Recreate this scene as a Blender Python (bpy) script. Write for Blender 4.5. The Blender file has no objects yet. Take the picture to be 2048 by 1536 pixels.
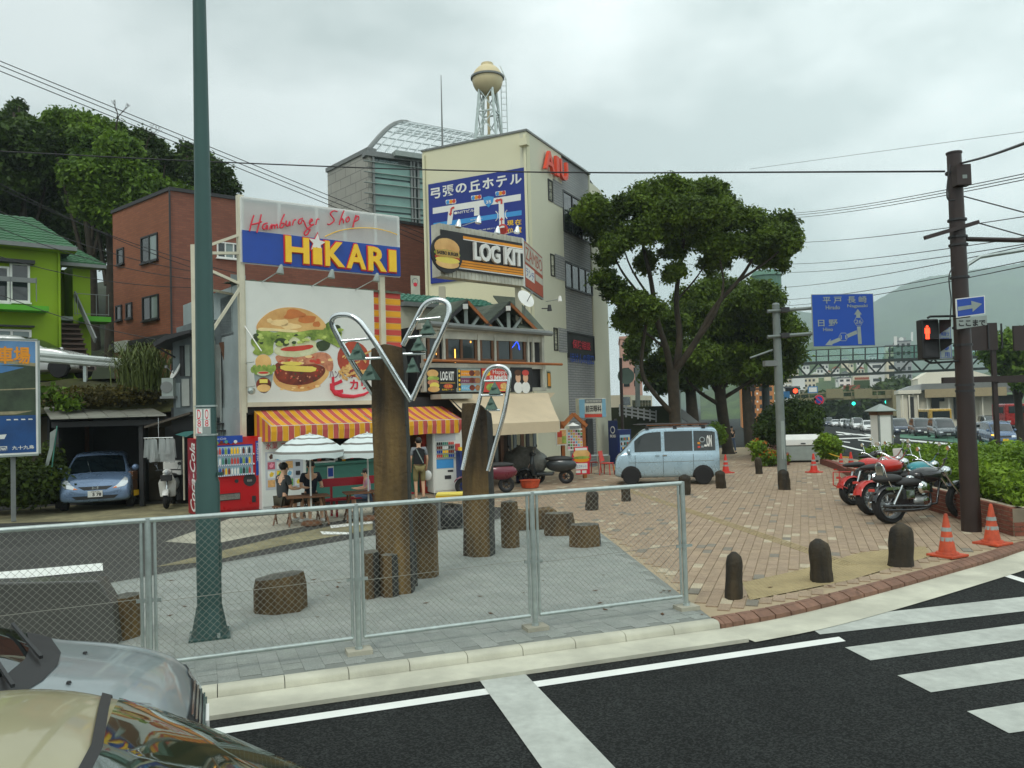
import bpy,bmesh,math,random
import numpy as np
from mathutils import Vector,Matrix
from mathutils.bvhtree import BVHTree
random.seed(7);np.random.seed(7)
SC=bpy.context.scene
COL=SC.collection
R=math.radians
V=Vector
FPX=1600.0;CH=2.5;ROLL=R(1.65);PIT=math.atan(50/1600)
_r0=V((1,0,0));CF=V((0,math.cos(PIT),math.sin(PIT)));_u0=V((0,-math.sin(PIT),math.cos(PIT)))
CR=_r0*math.cos(ROLL)-_u0*math.sin(ROLL);CU=_r0*math.sin(ROLL)+_u0*math.cos(ROLL);CP=V((0,0,CH))
cd=bpy.data.cameras.new('camera');cam=bpy.data.objects.new('camera',cd);COL.objects.link(cam)
cd.sensor_width=36;cd.lens=36*FPX/2048;cd.clip_start=0.05;cd.clip_end=6000
_m=Matrix((CR,CU,-CF)).transposed().to_4x4();_m.translation=CP;cam.matrix_world=_m
SC.camera=cam
SC.view_settings.view_transform='Standard';SC.view_settings.look='None'
SC.view_settings.exposure=0.08;SC.view_settings.gamma=1
try:SC.view_settings.use_curve_mapping=False
except Exception:pass
SC.render.engine='CYCLES'
SC.cycles.max_bounces=6;SC.cycles.diffuse_bounces=3;SC.cycles.glossy_bounces=3
SC.cycles.transmission_bounces=4;SC.cycles.transparent_max_bounces=12;SC.cycles.volume_bounces=1
SC.cycles.caustics_reflective=False;SC.cycles.caustics_refractive=False
SUN_EL=R(52);SUN_AZ=R(205)
sd=bpy.data.lights.new('sun','SUN');sd.energy=1.0;sd.angle=R(14);sd.color=(1,.97,.9)
so=bpy.data.objects.new('sun',sd);COL.objects.link(so)
_sv=V((math.sin(SUN_AZ)*math.cos(SUN_EL),math.cos(SUN_AZ)*math.cos(SUN_EL),math.sin(SUN_EL)))
so.rotation_euler=_sv.to_track_quat('Z','Y').to_euler();so.location=(0,0,60)
W=bpy.data.worlds.new('World');SC.world=W;W.use_nodes=True
nt=W.node_tree;N=nt.nodes;L=nt.links;N.clear()
out=N.new('ShaderNodeOutputWorld');bg=N.new('ShaderNodeBackground');L.new(bg.outputs[0],out.inputs[0])
sky=N.new('ShaderNodeTexSky');sky.sky_type='NISHITA';sky.sun_disc=False
sky.sun_elevation=SUN_EL;sky.sun_rotation=SUN_AZ;sky.air_density=1.0;sky.dust_density=2.5
tc=N.new('ShaderNodeTexCoord');mp=N.new('ShaderNodeMapping');mp.inputs['Scale'].default_value=(1.0,1.0,1.9)
L.new(tc.outputs['Generated'],mp.inputs['Vector'])
n1=N.new('ShaderNodeTexNoise');n1.inputs['Scale'].default_value=2.3;n1.inputs['Detail'].default_value=6;n1.inputs['Roughness'].default_value=.5
mp.inputs['Location'].default_value=(4.3,.9,1.2)
L.new(mp.outputs[0],n1.inputs['Vector'])
cr=N.new('ShaderNodeValToRGB');cr.color_ramp.elements[0].position=.42;cr.color_ramp.elements[0].color=(5.0,5.75,5.65,1)
cr.color_ramp.elements[1].position=.60;cr.color_ramp.elements[1].color=(7.9,8.6,8.5,1)
L.new(n1.outputs['Fac'],cr.inputs['Fac'])
sp=N.new('ShaderNodeSeparateXYZ');L.new(tc.outputs['Generated'],sp.inputs[0])
mr=N.new('ShaderNodeMapRange');mr.inputs['From Min'].default_value=0;mr.inputs['From Max'].default_value=1
mr.inputs['To Min'].default_value=.98;mr.inputs['To Max'].default_value=1.45;L.new(sp.outputs['Z'],mr.inputs['Value'])
sx_=N.new('ShaderNodeMapRange');L.new(sp.outputs['X'],sx_.inputs['Value']);sx_.inputs['From Min'].default_value=-.6;sx_.inputs['From Max'].default_value=.6;sx_.inputs['To Min'].default_value=.84;sx_.inputs['To Max'].default_value=1.34;sx_.interpolation_type='SMOOTHSTEP'
m2_=N.new('ShaderNodeMath');m2_.operation='MULTIPLY';L.new(mr.outputs[0],m2_.inputs[0]);L.new(sx_.outputs[0],m2_.inputs[1])
mul=N.new('ShaderNodeVectorMath');mul.operation='SCALE';L.new(cr.outputs['Color'],mul.inputs[0]);L.new(m2_.outputs[0],mul.inputs['Scale'])
mx=N.new('ShaderNodeMix');mx.data_type='RGBA';mx.inputs['Factor'].default_value=.93
L.new(sky.outputs[0],mx.inputs['A']);L.new(mul.outputs[0],mx.inputs['B']);L.new(mx.outputs['Result'],bg.inputs['Color'])
bg.inputs['Strength'].default_value=0.1
_Z=[(-500,0),(28,0),(54,-.72),(100,-1.65),(150,-2.45),(400,-4.6),(4000,-4.6)]
def zt(y):
 for(a,za),(b,zb)in zip(_Z,_Z[1:]):
  if y<=b:return za+(zb-za)*(y-a)/(b-a)
 return-5
def ray(u,v):return CF*FPX+CR*(u-1024)+CU*(768-v)
def D(u,v,Y):
 d=ray(u,v);return CP+d*(Y/d.y)
def G(u,v,dz=0.0):
 d=ray(u,v);d=d/d.y
 y=1.0
 lo,hi=1.0,3000.0
 f=lambda y:CP.z+d.z*y-(zt(y)+dz)
 for _ in range(60):
  mid=(lo+hi)/2
  if f(mid)>0:lo=mid
  else:hi=mid
 p=CP+d*lo;return V((p.x,p.y,zt(p.y)+dz))
class Frame:
 def __init__(s,o,az,base=0.0):
  s.o=V((o[0],o[1],base));s.ux=V((math.sin(R(az)),math.cos(R(az)),0));s.uz=V((0,0,1));s.n=s.ux.cross(s.uz);s.az=az
 def P(s,a,t,n=0.0):return s.o+s.ux*a+s.uz*t+s.n*n
 def px(s,u,v,n=0.0):
  d=ray(u,v);o=s.o+s.n*n;k=(o-CP).dot(s.n)/d.dot(s.n);p=CP+d*k-s.o
  return(p.dot(s.ux),p.z)
 def sh(s,n):
  f=Frame(s.o+s.n*n,s.az);f.o.z=s.o.z;return f
class TFrame(Frame):
 def __init__(s,o,ux,uz):
  s.o=V(o);s.ux=V(ux).normalized();s.uz=V(uz).normalized();s.n=s.ux.cross(s.uz);s.az=0
MC={}
def mat(name,col=(.5,.5,.5),rough=.65,metal=0.0,var=.12,scale=3.0,bump=0.0,bscale=30.0,spec=.5,emit=None,es=1.0,coat=0.0,col2=None,stain=0.0,attr=None,alpha=1.0,streak=False):
 if name in MC:return MC[name]
 m=bpy.data.materials.new(name);m.use_nodes=True;MC[name]=m
 nt=m.node_tree;N=nt.nodes;L=nt.links;b=N['Principled BSDF']
 b.inputs['Roughness'].default_value=rough;b.inputs['Metallic'].default_value=metal
 b.inputs['Specular IOR Level'].default_value=spec;b.inputs['Coat Weight'].default_value=coat;b.inputs['Coat Roughness'].default_value=.06
 c=(*col,1)
 if emit:b.inputs['Emission Color'].default_value=(*emit,1);b.inputs['Emission Strength'].default_value=es
 if alpha<1:b.inputs['Alpha'].default_value=alpha
 g=N.new('ShaderNodeNewGeometry')
 if var>0 or col2:
  n=N.new('ShaderNodeTexNoise');n.inputs['Scale'].default_value=scale;n.inputs['Detail'].default_value=5;n.inputs['Roughness'].default_value=.6
  if streak:
   mp=N.new('ShaderNodeMapping');mp.inputs['Scale'].default_value=(1,1,.15);L.new(g.outputs['Position'],mp.inputs[0]);L.new(mp.outputs[0],n.inputs['Vector'])
  else:L.new(g.outputs['Position'],n.inputs['Vector'])
  r=N.new('ShaderNodeValToRGB');r.color_ramp.elements[0].position=.3;r.color_ramp.elements[1].position=.7
  a=tuple(x*(1-var)for x in col);d=col2 if col2 else tuple(min(1,x*(1+var))for x in col)
  r.color_ramp.elements[0].color=(*a,1);r.color_ramp.elements[1].color=(*d,1)
  L.new(n.outputs['Fac'],r.inputs['Fac']);o=r.outputs['Color']
  if stain>0:
   n3=N.new('ShaderNodeTexNoise');n3.inputs['Scale'].default_value=scale*.23;n3.inputs['Detail'].default_value=8
   L.new(g.outputs['Position'],n3.inputs['Vector'])
   r3=N.new('ShaderNodeValToRGB');r3.color_ramp.elements[0].position=.42;r3.color_ramp.elements[1].position=.62
   r3.color_ramp.elements[0].color=(1-stain,)*3+(1,);r3.color_ramp.elements[1].color=(1,1,1,1);L.new(n3.outputs['Fac'],r3.inputs['Fac'])
   q=N.new('ShaderNodeMix');q.data_type='RGBA';q.blend_type='MULTIPLY';q.inputs['Factor'].default_value=1
   L.new(o,q.inputs['A']);L.new(r3.outputs['Color'],q.inputs['B']);o=q.outputs['Result']
  if attr:
   at=N.new('ShaderNodeAttribute');at.attribute_name=attr
   r4=N.new('ShaderNodeValToRGB');r4.color_ramp.elements[0].color=(.55,.55,.5,1);r4.color_ramp.elements[1].color=(1.45,1.4,1.1,1);L.new(at.outputs['Fac'],r4.inputs['Fac'])
   q=N.new('ShaderNodeMix');q.data_type='RGBA';q.blend_type='MULTIPLY';q.inputs['Factor'].default_value=1
   L.new(o,q.inputs['A']);L.new(r4.outputs['Color'],q.inputs['B']);o=q.outputs['Result']
  L.new(o,b.inputs['Base Color'])
  if rough>.2 and metal<.5:
   mr=N.new('ShaderNodeMapRange');mr.inputs['To Min'].default_value=max(0,rough-.12);mr.inputs['To Max'].default_value=min(1,rough+.12)
   L.new(n.outputs['Fac'],mr.inputs['Value']);L.new(mr.outputs[0],b.inputs['Roughness'])
 else:b.inputs['Base Color'].default_value=c
 if bump>0:
  n2=N.new('ShaderNodeTexNoise');n2.inputs['Scale'].default_value=bscale;n2.inputs['Detail'].default_value=6;L.new(g.outputs['Position'],n2.inputs['Vector'])
  bp=N.new('ShaderNodeBump');bp.inputs['Strength'].default_value=bump;bp.inputs['Distance'].default_value=.02
  L.new(n2.outputs['Fac'],bp.inputs['Height']);L.new(bp.outputs[0],b.inputs['Normal'])
 return m
def c255(r,g,b):
 f=lambda x:(x/255/12.92)if x<=10 else((x/255+.055)/1.055)**2.4
 return(f(r),f(g),f(b))
def glass(name,tint=(.25,.3,.3),t=.25):
 if name in MC:return MC[name]
 m=bpy.data.materials.new(name);m.use_nodes=True;MC[name]=m;N=m.node_tree.nodes;L=m.node_tree.links
 N.clear();o=N.new('ShaderNodeOutputMaterial');tr=N.new('ShaderNodeBsdfTransparent');tr.inputs[0].default_value=(*tint,1)
 gl=N.new('ShaderNodeBsdfGlossy');gl.inputs['Roughness'].default_value=.03;gl.inputs[0].default_value=(.9,.95,.95,1)
 fr=N.new('ShaderNodeFresnel');fr.inputs[0].default_value=1.5
 mr=N.new('ShaderNodeMapRange');mr.inputs['To Min'].default_value=t*.35;L.new(fr.outputs[0],mr.inputs['Value'])
 mx=N.new('ShaderNodeMixShader');L.new(mr.outputs[0],mx.inputs[0]);L.new(tr.outputs[0],mx.inputs[1]);L.new(gl.outputs[0],mx.inputs[2]);L.new(mx.outputs[0],o.inputs[0])
 return m
def leafmat(name,c1,c2,scale=.9):
 if name in MC:return MC[name]
 m=mat(name,c1,rough=.55,var=.35,col2=c2,scale=scale,attr='rnd',spec=.25)
 N=m.node_tree.nodes;L=m.node_tree.links;b=N['Principled BSDF'];o=N['Material Output']
 tr=N.new('ShaderNodeBsdfTranslucent');mx=N.new('ShaderNodeMixShader');mx.inputs[0].default_value=.28
 src=b.inputs['Base Color'].links[0].from_socket;L.new(src,tr.inputs[0])
 L.new(b.outputs[0],mx.inputs[1]);L.new(tr.outputs[0],mx.inputs[2]);L.new(mx.outputs[0],o.inputs['Surface'])
 return m
def thing(name,label,cat,loc=(0,0,0),rotz=0,group=None):
 o=bpy.data.objects.new(name,None);COL.objects.link(o);o.location=loc;o.rotation_euler=(0,0,rotz);o.empty_display_size=.1
 tag(o,label,cat,group);return o
def tag(o,label=None,cat=None,group=None,kind=None):
 if label:o['label']=label
 if cat:o['category']=cat
 if group:o['group']=group
 if kind:o['kind']=kind
 return o
def dup(root,loc,rotz=0,label=None,scale=None,group=None):
 def cp(o,p):
  c=o.copy();COL.objects.link(c);c.parent=p
  if p is not None:c.matrix_parent_inverse=o.matrix_parent_inverse.copy()
  for ch in KIDS.get(o.name,[]):cp(bpy.data.objects[ch],c);KIDS.setdefault(c.name,[]).append(COPY[-1])
  COPY.append(c.name);return c
 COPY=[]
 r=cp(root,None);r.location=loc;r.rotation_euler=(0,0,rotz)
 if label:r['label']=label
 if group:r['group']=group
 if scale:r.scale=(scale,)*3 if not hasattr(scale,'__len__')else scale
 return r
KIDS={}
def rootof(o):
 while o.parent:o=o.parent
 return o
def place(o,name,parent):
 COL.objects.link(o)
 if parent is not None:
  o.parent=parent;KIDS.setdefault(parent.name,[]).append(o.name)
_TX={}
def text_mesh(s,bold=0.0,ext=0.0,shear=0.0):
 k=(s,bold,ext,shear)
 if k in _TX:return _TX[k]
 c=bpy.data.curves.new('t','FONT');c.body=s;c.size=1;c.offset=bold;c.extrude=ext;c.shear=shear;c.resolution_u=3
 c.space_line=1.0
 o=bpy.data.objects.new('t',c);me=bpy.data.meshes.new_from_object(o)
 vs=np.array([v.co[:]for v in me.vertices])if len(me.vertices)else np.zeros((0,3));fs=[tuple(p.vertices)for p in me.polygons]
 bpy.data.objects.remove(o);bpy.data.curves.remove(c);bpy.data.meshes.remove(me)
 if len(vs):
  mn=vs.min(0);mxx=vs.max(0);vs[:,0]=(vs[:,0]-mn[0])/(mxx[0]-mn[0]+1e-9);vs[:,1]=(vs[:,1]-mn[1])/(mxx[1]-mn[1]+1e-9)
  if ext>0:vs[:,2]=(vs[:,2]+ext)/(2*ext)
 _TX[k]=(vs,fs);return _TX[k]
class B:
 def __init__(s):s.v=[];s.f=[];s.m=[];s.mats=[];s.cur=0;s.X=None
 def use(s,m):
  if isinstance(m,str):m=MC[m]
  if m not in s.mats:s.mats.append(m)
  s.cur=s.mats.index(m);return s
 def add(s,vs,fs,m=None):
  if m is not None:s.use(m)
  k=len(s.v)
  if s.X is not None:vs=[s.X@V(p)for p in vs]
  s.v+=[tuple(p)for p in vs];s.f+=[tuple(i+k for i in f)for f in fs];s.m+=[s.cur]*len(fs);return s
 def poly(s,pts,m=None):return s.add(pts,[tuple(range(len(pts)))],m)
 def box(s,c,size,m=None,rz=0.0,M=None):
  x,y,z=[a/2 for a in size];vs=[V((i*x,j*y,k*z))for k in(-1,1)for j in(-1,1)for i in(-1,1)]
  if rz:q=Matrix.Rotation(rz,3,'Z');vs=[q@p for p in vs]
  if M is not None:vs=[M@p for p in vs]
  c=V(c);return s.add([p+c for p in vs],[(0,2,3,1),(4,5,7,6),(0,1,5,4),(2,6,7,3),(0,4,6,2),(1,3,7,5)],m)
 def bar(s,p,q,w,h=None,m=None,up=None):
  p=V(p);q=V(q);h=h or w;d=(q-p);l=d.length
  if l<1e-6:return s
  d/=l;up=V(up)if up else(V((0,0,1))if abs(d.z)<.95 else V((0,1,0)))
  a=d.cross(up).normalized();b=a.cross(d)
  vs=[e+a*(i*w/2)+b*(j*h/2)for e in(p,q)for(i,j)in((-1,-1),(1,-1),(1,1),(-1,1))]
  return s.add(vs,[(3,2,1,0),(4,5,6,7),(0,1,5,4),(1,2,6,5),(2,3,7,6),(3,0,4,7)],m)
 def tube(s,path,r,m=None,n=8,closed=False,cap=True):
  path=[V(p)for p in path];K=len(path);rs=r if hasattr(r,'__len__')else[r]*K
  vs=[];prev=None
  for i,p in enumerate(path):
   a=path[(i-1)%K]if(closed or i>0)else p;b=path[(i+1)%K]if(closed or i<K-1)else p
   d=(b-a).normalized()
   if prev is None:up=V((0,0,1))if abs(d.z)<.9 else V((1,0,0));x=d.cross(up).normalized()
   else:x=(prev-d*prev.dot(d)).normalized()
   prev=x;y=d.cross(x)
   for j in range(n):
    t=2*math.pi*j/n;vs.append(p+(x*math.cos(t)+y*math.sin(t))*rs[i])
  fs=[]
  for i in range(K if closed else K-1):
   for j in range(n):
    a=i*n+j;b=i*n+(j+1)%n;c=((i+1)%K)*n+(j+1)%n;d=((i+1)%K)*n+j;fs.append((a,b,c,d))
  if cap and not closed:fs+=[tuple(range(n-1,-1,-1)),tuple(range((K-1)*n,K*n))]
  return s.add(vs,fs,m)
 def lathe(s,prof,c=(0,0,0),m=None,n=16,axis=None,ph=0.0):
  c=V(c);A=V(axis).normalized()if axis else V((0,0,1));x=A.orthogonal().normalized()if axis else V((1,0,0));y=A.cross(x)
  vs=[]
  for(r,z)in prof:
   for j in range(n):
    t=2*math.pi*j/n+ph;vs.append(c+A*z+(x*math.cos(t)+y*math.sin(t))*r)
  fs=[(i*n+j,i*n+(j+1)%n,(i+1)*n+(j+1)%n,(i+1)*n+j)for i in range(len(prof)-1)for j in range(n)]
  if prof[0][0]>1e-4:fs.append(tuple(range(n-1,-1,-1)))
  if prof[-1][0]>1e-4:fs.append(tuple((len(prof)-1)*n+j for j in range(n)))
  return s.add(vs,fs,m)
 def prism(s,pts,d,m=None):
  pts=[V(p)for p in pts];d=V(d);k=len(pts)
  return s.add(pts+[p+d for p in pts],[tuple(range(k))[::-1],tuple(range(k,2*k))]+[(i,(i+1)%k,(i+1)%k+k,i+k)for i in range(k)],m)
 def fb(s,F,s0,s1,t0,t1,n0=0,n1=.02,m=None):
  return s.prism([F.P(s0,t0,n0),F.P(s1,t0,n0),F.P(s1,t1,n0),F.P(s0,t1,n0)],F.n*(n1-n0),m)
 def fpx(s,F,u0,v0,u1,v1,n0=0,n1=.02,m=None):
  a=F.px(u0,v0);b=F.px(u1,v1);return s.fb(F,a[0],b[0],min(a[1],b[1]),max(a[1],b[1]),n0,n1,m)
 def fp(s,F,pts,n0=0,n1=.02,m=None):return s.prism([F.P(a,t,n0)for a,t in pts],F.n*(n1-n0),m)
 def fpp(s,F,pxs,n0=0,n1=.02,m=None):return s.fp(F,[F.px(*p)for p in pxs],n0,n1,m)
 def text(s,F,st,s0,t0,s1,t1,n0=0,ext=0.0,m=None,bold=0.0,shear=0.0):
  vs,fs=text_mesh(st,bold,.1 if ext>0 else 0.0,shear)
  if len(vs)==0:return s
  return s.add([F.P(s0+(s1-s0)*a,t0+(t1-t0)*b,n0+ext*c)for a,b,c in vs],fs,m)
 def textpx(s,F,st,u0,v0,u1,v1,**k):
  a=F.px(u0,v0);b=F.px(u1,v1);return s.text(F,st,a[0],min(a[1],b[1]),b[0],max(a[1],b[1]),**k)
 def disc(s,F,a,t,r,n0=0,n1=.01,m=None,k=20,sx=1.0):
  return s.fp(F,[(a+sx*r*math.cos(2*math.pi*i/k),t+r*math.sin(2*math.pi*i/k))for i in range(k)],n0,n1,m)
 def build(s,name,parent=None,smooth=None,bevel=0.0,mats=None):
  me=bpy.data.meshes.new(name);org=rootof(parent).location if parent is not None and rootof(parent).rotation_euler.z==0 else V((0,0,0))
  vs=[(p[0]-org[0],p[1]-org[1],p[2]-org[2])for p in s.v]
  me.from_pydata(vs,[],s.f)
  for m in(mats or s.mats):me.materials.append(m)
  if me.polygons:me.polygons.foreach_set('material_index',s.m)
  bm=bmesh.new();bm.from_mesh(me);bmesh.ops.recalc_face_normals(bm,faces=bm.faces)
  if bevel>0:
   bmesh.ops.remove_doubles(bm,verts=bm.verts,dist=1e-5)
   bmesh.ops.bevel(bm,geom=[e for e in bm.edges if len(e.link_faces)==2 and e.calc_face_angle(0)>.6],offset=bevel,segments=2,affect='EDGES',profile=.6)
  bm.to_mesh(me);bm.free()
  if smooth:
   me.shade_smooth();me.set_sharp_from_angle(angle=R(smooth))
  o=bpy.data.objects.new(name,me);place(o,name,parent);return o
def obj1(b,name,label,cat,smooth=None,bevel=0,group=None):
 return tag(b.build(name,None,smooth,bevel),label,cat,group)
def sharemesh(src,name,parent,loc=(0,0,0),rotz=0):
 o=bpy.data.objects.new(name,src.data);place(o,name,parent);o.location=loc;o.rotation_euler=(0,0,rotz);return o
def ground_poly(name,pts,dz,m,kind='structure',skirt=0.0,parent=None):
 bm=bmesh.new();vs=[bm.verts.new((p[0],p[1],0))for p in pts];bm.faces.new(vs)
 for y in(28,54,100,150,400):bmesh.ops.bisect_plane(bm,geom=bm.verts[:]+bm.edges[:]+bm.faces[:],plane_co=(0,y,0),plane_no=(0,1,0),dist=1e-4)
 bmesh.ops.triangulate(bm,faces=bm.faces)
 bmesh.ops.recalc_face_normals(bm,faces=bm.faces)
 if skirt>0:
  ed=[e for e in bm.edges if e.is_boundary];r=bmesh.ops.extrude_edge_only(bm,edges=ed)
  low=set(x for x in r['geom']if isinstance(x,bmesh.types.BMVert))
 else:low=set()
 for v in bm.verts:v.co.z=zt(v.co.y)+dz-(skirt if v in low else 0)
 for f in bm.faces:
  if f.normal.z<0:f.normal_flip()
 me=bpy.data.meshes.new(name);bm.to_mesh(me);bm.free();me.materials.append(m)
 o=bpy.data.objects.new(name,me);place(o,name,parent)
 if kind:o['kind']=kind
 return o
def leaves(name,blobs,n,size,m,parent=None,seed=1,shell=.55,flat=.4,org=None,aspect=1.7):
 """n leaf-sized faces spread through the volume of the blobs (x,y,z,rx,ry,rz)"""
 rg=np.random.RandomState(seed);bl=np.array(blobs,float);vol=(bl[:,3]*bl[:,4]*bl[:,5])**.75;idx=rg.choice(len(bl),n,p=vol/vol.sum())
 d=rg.normal(size=(n,3));d/=np.linalg.norm(d,axis=1)[:,None];rr=shell+(1-shell)*rg.rand(n)**.7
 rr*=np.where(rg.rand(n)<.12,1.12,1.0);p=bl[idx,:3]+d*bl[idx,3:6]*rr[:,None]
 q=rg.normal(size=(max(8,n//60),3));cl=rg.randint(0,len(q),n);p+=q[cl]*size*.9
 if org is not None:p-=np.array(org)
 nz=d*.6+rg.normal(size=(n,3))*.7;nz[:,2]+=flat;nz/=np.linalg.norm(nz,axis=1)[:,None]
 a=np.cross(nz,rg.normal(size=(n,3)));a/=np.linalg.norm(a,axis=1)[:,None];b=np.cross(nz,a)
 sz=size*(.6+.8*rg.rand(n))[:,None];a*=sz*aspect/2;b*=sz/2
 vs=np.stack([p-a,p+b*.9-a*.1,p+a,p-b*.9-a*.1],1).reshape(-1,3)
 me=bpy.data.meshes.new(name);me.vertices.add(4*n);me.vertices.foreach_set('co',vs.ravel().astype(np.float32))
 me.loops.add(4*n);me.loops.foreach_set('vertex_index',np.arange(4*n,dtype=np.int32))
 me.polygons.add(n);me.polygons.foreach_set('loop_start',np.arange(0,4*n,4,dtype=np.int32))
 try:me.polygons.foreach_set('loop_total',np.full(n,4,dtype=np.int32))
 except Exception:pass
 me.update(calc_edges=True);me.materials.append(m)
 at=me.attributes.new('rnd','FLOAT','FACE');rv=np.clip(.5*rg.rand(n)+.5*rg.rand(len(q))[cl],0,1);at.data.foreach_set('value',rv.astype(np.float32))
 o=bpy.data.objects.new(name,me);place(o,name,parent);return o
mat('asphalt',c255(44,46,45),.95,var=.2,scale=1.2,bump=.6,bscale=160,stain=.1,spec=.15)
def speckle(name,sc,lo,hi):
 m=MC[name];N=m.node_tree.nodes;L=m.node_tree.links;b=N['Principled BSDF'];src=b.inputs['Base Color'].links[0].from_socket
 g=N.new('ShaderNodeNewGeometry');n=N.new('ShaderNodeTexVoronoi');n.inputs['Scale'].default_value=sc;L.new(g.outputs['Position'],n.inputs['Vector'])
 sp=N.new('ShaderNodeSeparateColor');L.new(n.outputs['Color'],sp.inputs[0]);r=N.new('ShaderNodeValToRGB');r.color_ramp.interpolation='LINEAR'
 r.color_ramp.elements[0].position=.35;r.color_ramp.elements[0].color=(lo,lo,lo,1);r.color_ramp.elements[1].position=1;r.color_ramp.elements[1].color=(hi,hi,hi,1);L.new(sp.outputs[0],r.inputs['Fac'])
 q=N.new('ShaderNodeMix');q.data_type='RGBA';q.blend_type='MULTIPLY';q.inputs['Factor'].default_value=1;L.new(src,q.inputs['A']);L.new(r.outputs['Color'],q.inputs['B']);L.new(q.outputs['Result'],b.inputs['Base Color'])
mat('asphalt_old',c255(74,74,71),.95,spec=.2,var=.14,scale=.9,bump=.4,bscale=120,stain=.25)
speckle('asphalt',70,.62,2.0);speckle('asphalt_old',60,.85,1.6)
mat('concrete',c255(182,178,160),.88,var=.1,scale=4,bump=.3,bscale=60,stain=.2)
mat('kerb_concrete',c255(205,203,184),.85,var=.08,scale=5,bump=.2,bscale=60,stain=.22)
mat('paint_white',c255(236,238,232),.7,var=.04,scale=5,stain=.05)
mat('paint_worn',c255(190,194,186),.8,var=.12,scale=9,bump=.3,bscale=120,stain=.15)
mat('black',(.012,.012,.013),.5,var=.1)
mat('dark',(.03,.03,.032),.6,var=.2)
mat('rubber',(.018,.018,.018),.8,var=.2)
mat('white',c255(232,232,226),.5,var=.04)
mat('cream',c255(222,218,194),.75,var=.04,scale=.8,bump=.1,bscale=40,stain=.1,streak=True)
mat('steel',c255(228,232,232),.2,1.0,var=.08)
mat('chrome',c255(215,220,220),.1,1.0,var=.03)
mat('galv',c255(186,196,192),.36,.7,var=.15,scale=9)
mat('wire',c255(150,150,140),.5,.4,var=.1)
mat('red',c255(200,30,30),.4,var=.06)
mat('wood',c255(110,74,48),.6,var=.3,scale=14,streak=False)
mat('brown',c255(96,64,42),.7,var=.2)
mat('dglass',(.02,.028,.03),.06,var=0,spec=.8)
mat('graypaint',c255(120,124,122),.5,var=.08)
mat('pale_panel',c255(178,184,178),.6,var=.08,scale=3,stain=.2)
mat('post_cream',c255(214,208,184),.5,var=.08,scale=3,stain=.12)
# ================= ground =================
def q2(*p):return[G(u,v)for u,v in p]
ground_poly('road',[(-220,-40),(420,-40),(420,1500),(-220,1500)],-.12,MC['asphalt'])
def gx(u,v):p=G(u,v);return(p.x,p.y)
KZ=-.12
kA=G(1425,1237,-.0);kB=G(400,1372,0);kd=V((kB.x-kA.x,kB.y-kA.y,0)).normalized();kn=V((-kd.y,kd.x,0))
if kn.y>0:kn=-kn
def kp(s,n,z=0.0):p=kA+kd*s+kn*n;return V((p.x,p.y,z))
mat('grey_grout',c255(128,132,126),.9,var=.08)
greyP=[kp(0,0)[:2],gx(1200,1064),gx(1085,1020),gx(880,1060),gx(740,1071),gx(215,1166),gx(-300,1235),kp(9.5,0)[:2]]
ground_poly('plaza_bed',greyP,-.006,MC['grey_grout'],skirt=.1)
mat('brick_grout',c255(170,152,124),.9,var=.1)
kc=[(1422,1233),(1543,1213),(1660,1186),(1771,1158),(1869,1132),(1966,1106),(2032,1083)]
kcw=[gx(*p)for p in kc]
brickP=kcw+[(9.3,13.9),(14.5,13.6),(14.5,30),(17.0,45),(19.5,60),(13.5,60),(11.0,45),gx(1240,925),(1.5,33),(-4,30),(-4,24),gx(960,1010),gx(1085,1020),gx(1200,1064)]
ground_poly('brick_plaza',brickP,-.014,MC['brick_grout'],skirt=.1)
leftP=[gx(1085,1020),gx(880,1060),gx(740,1071),gx(215,1166),gx(-300,1235),(-30,9),(-60,25),(-60,34),(-20,34),(-4,30),(-4,24),gx(960,1010)]
ground_poly('side_road',leftP,-.018,MC['asphalt_old'],skirt=.09)
mat('old_paving',c255(150,142,108),.92,var=.22,scale=6,bump=.5,bscale=50,stain=.35)
oldm=MC['old_paving']
ground_poly('old_pavement',[gx(*p)for p in((310,1132),(560,1072),(745,1034),(745,1058),(560,1090),(420,1121))],-.012,oldm)
ground_poly('shop_apron',[gx(*p)for p in((330,1082),(460,1036),(745,1012),(745,1030),(560,1060),(420,1088))],-.012,MC['concrete'])
ground_poly('verge',[gx(*p)for p in((-200,1040),(115,1010),(380,1006),(380,1040),(120,1042),(0,1046),(-200,1060))],-.012,oldm)
def stripe(name,pts,m='paint_white',z=-.114):return ground_poly(name,[tuple(G(u,v,-.12)[:2])for u,v in pts],z,MC[m])
def inpoly(x,y,P):
 c=False;j=len(P)-1
 for i in range(len(P)):
  if(P[i][1]>y)!=(P[j][1]>y)and x<(P[j][0]-P[i][0])*(y-P[i][1])/(P[j][1]-P[i][1])+P[i][0]:c=not c
  j=i
 return c
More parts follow.
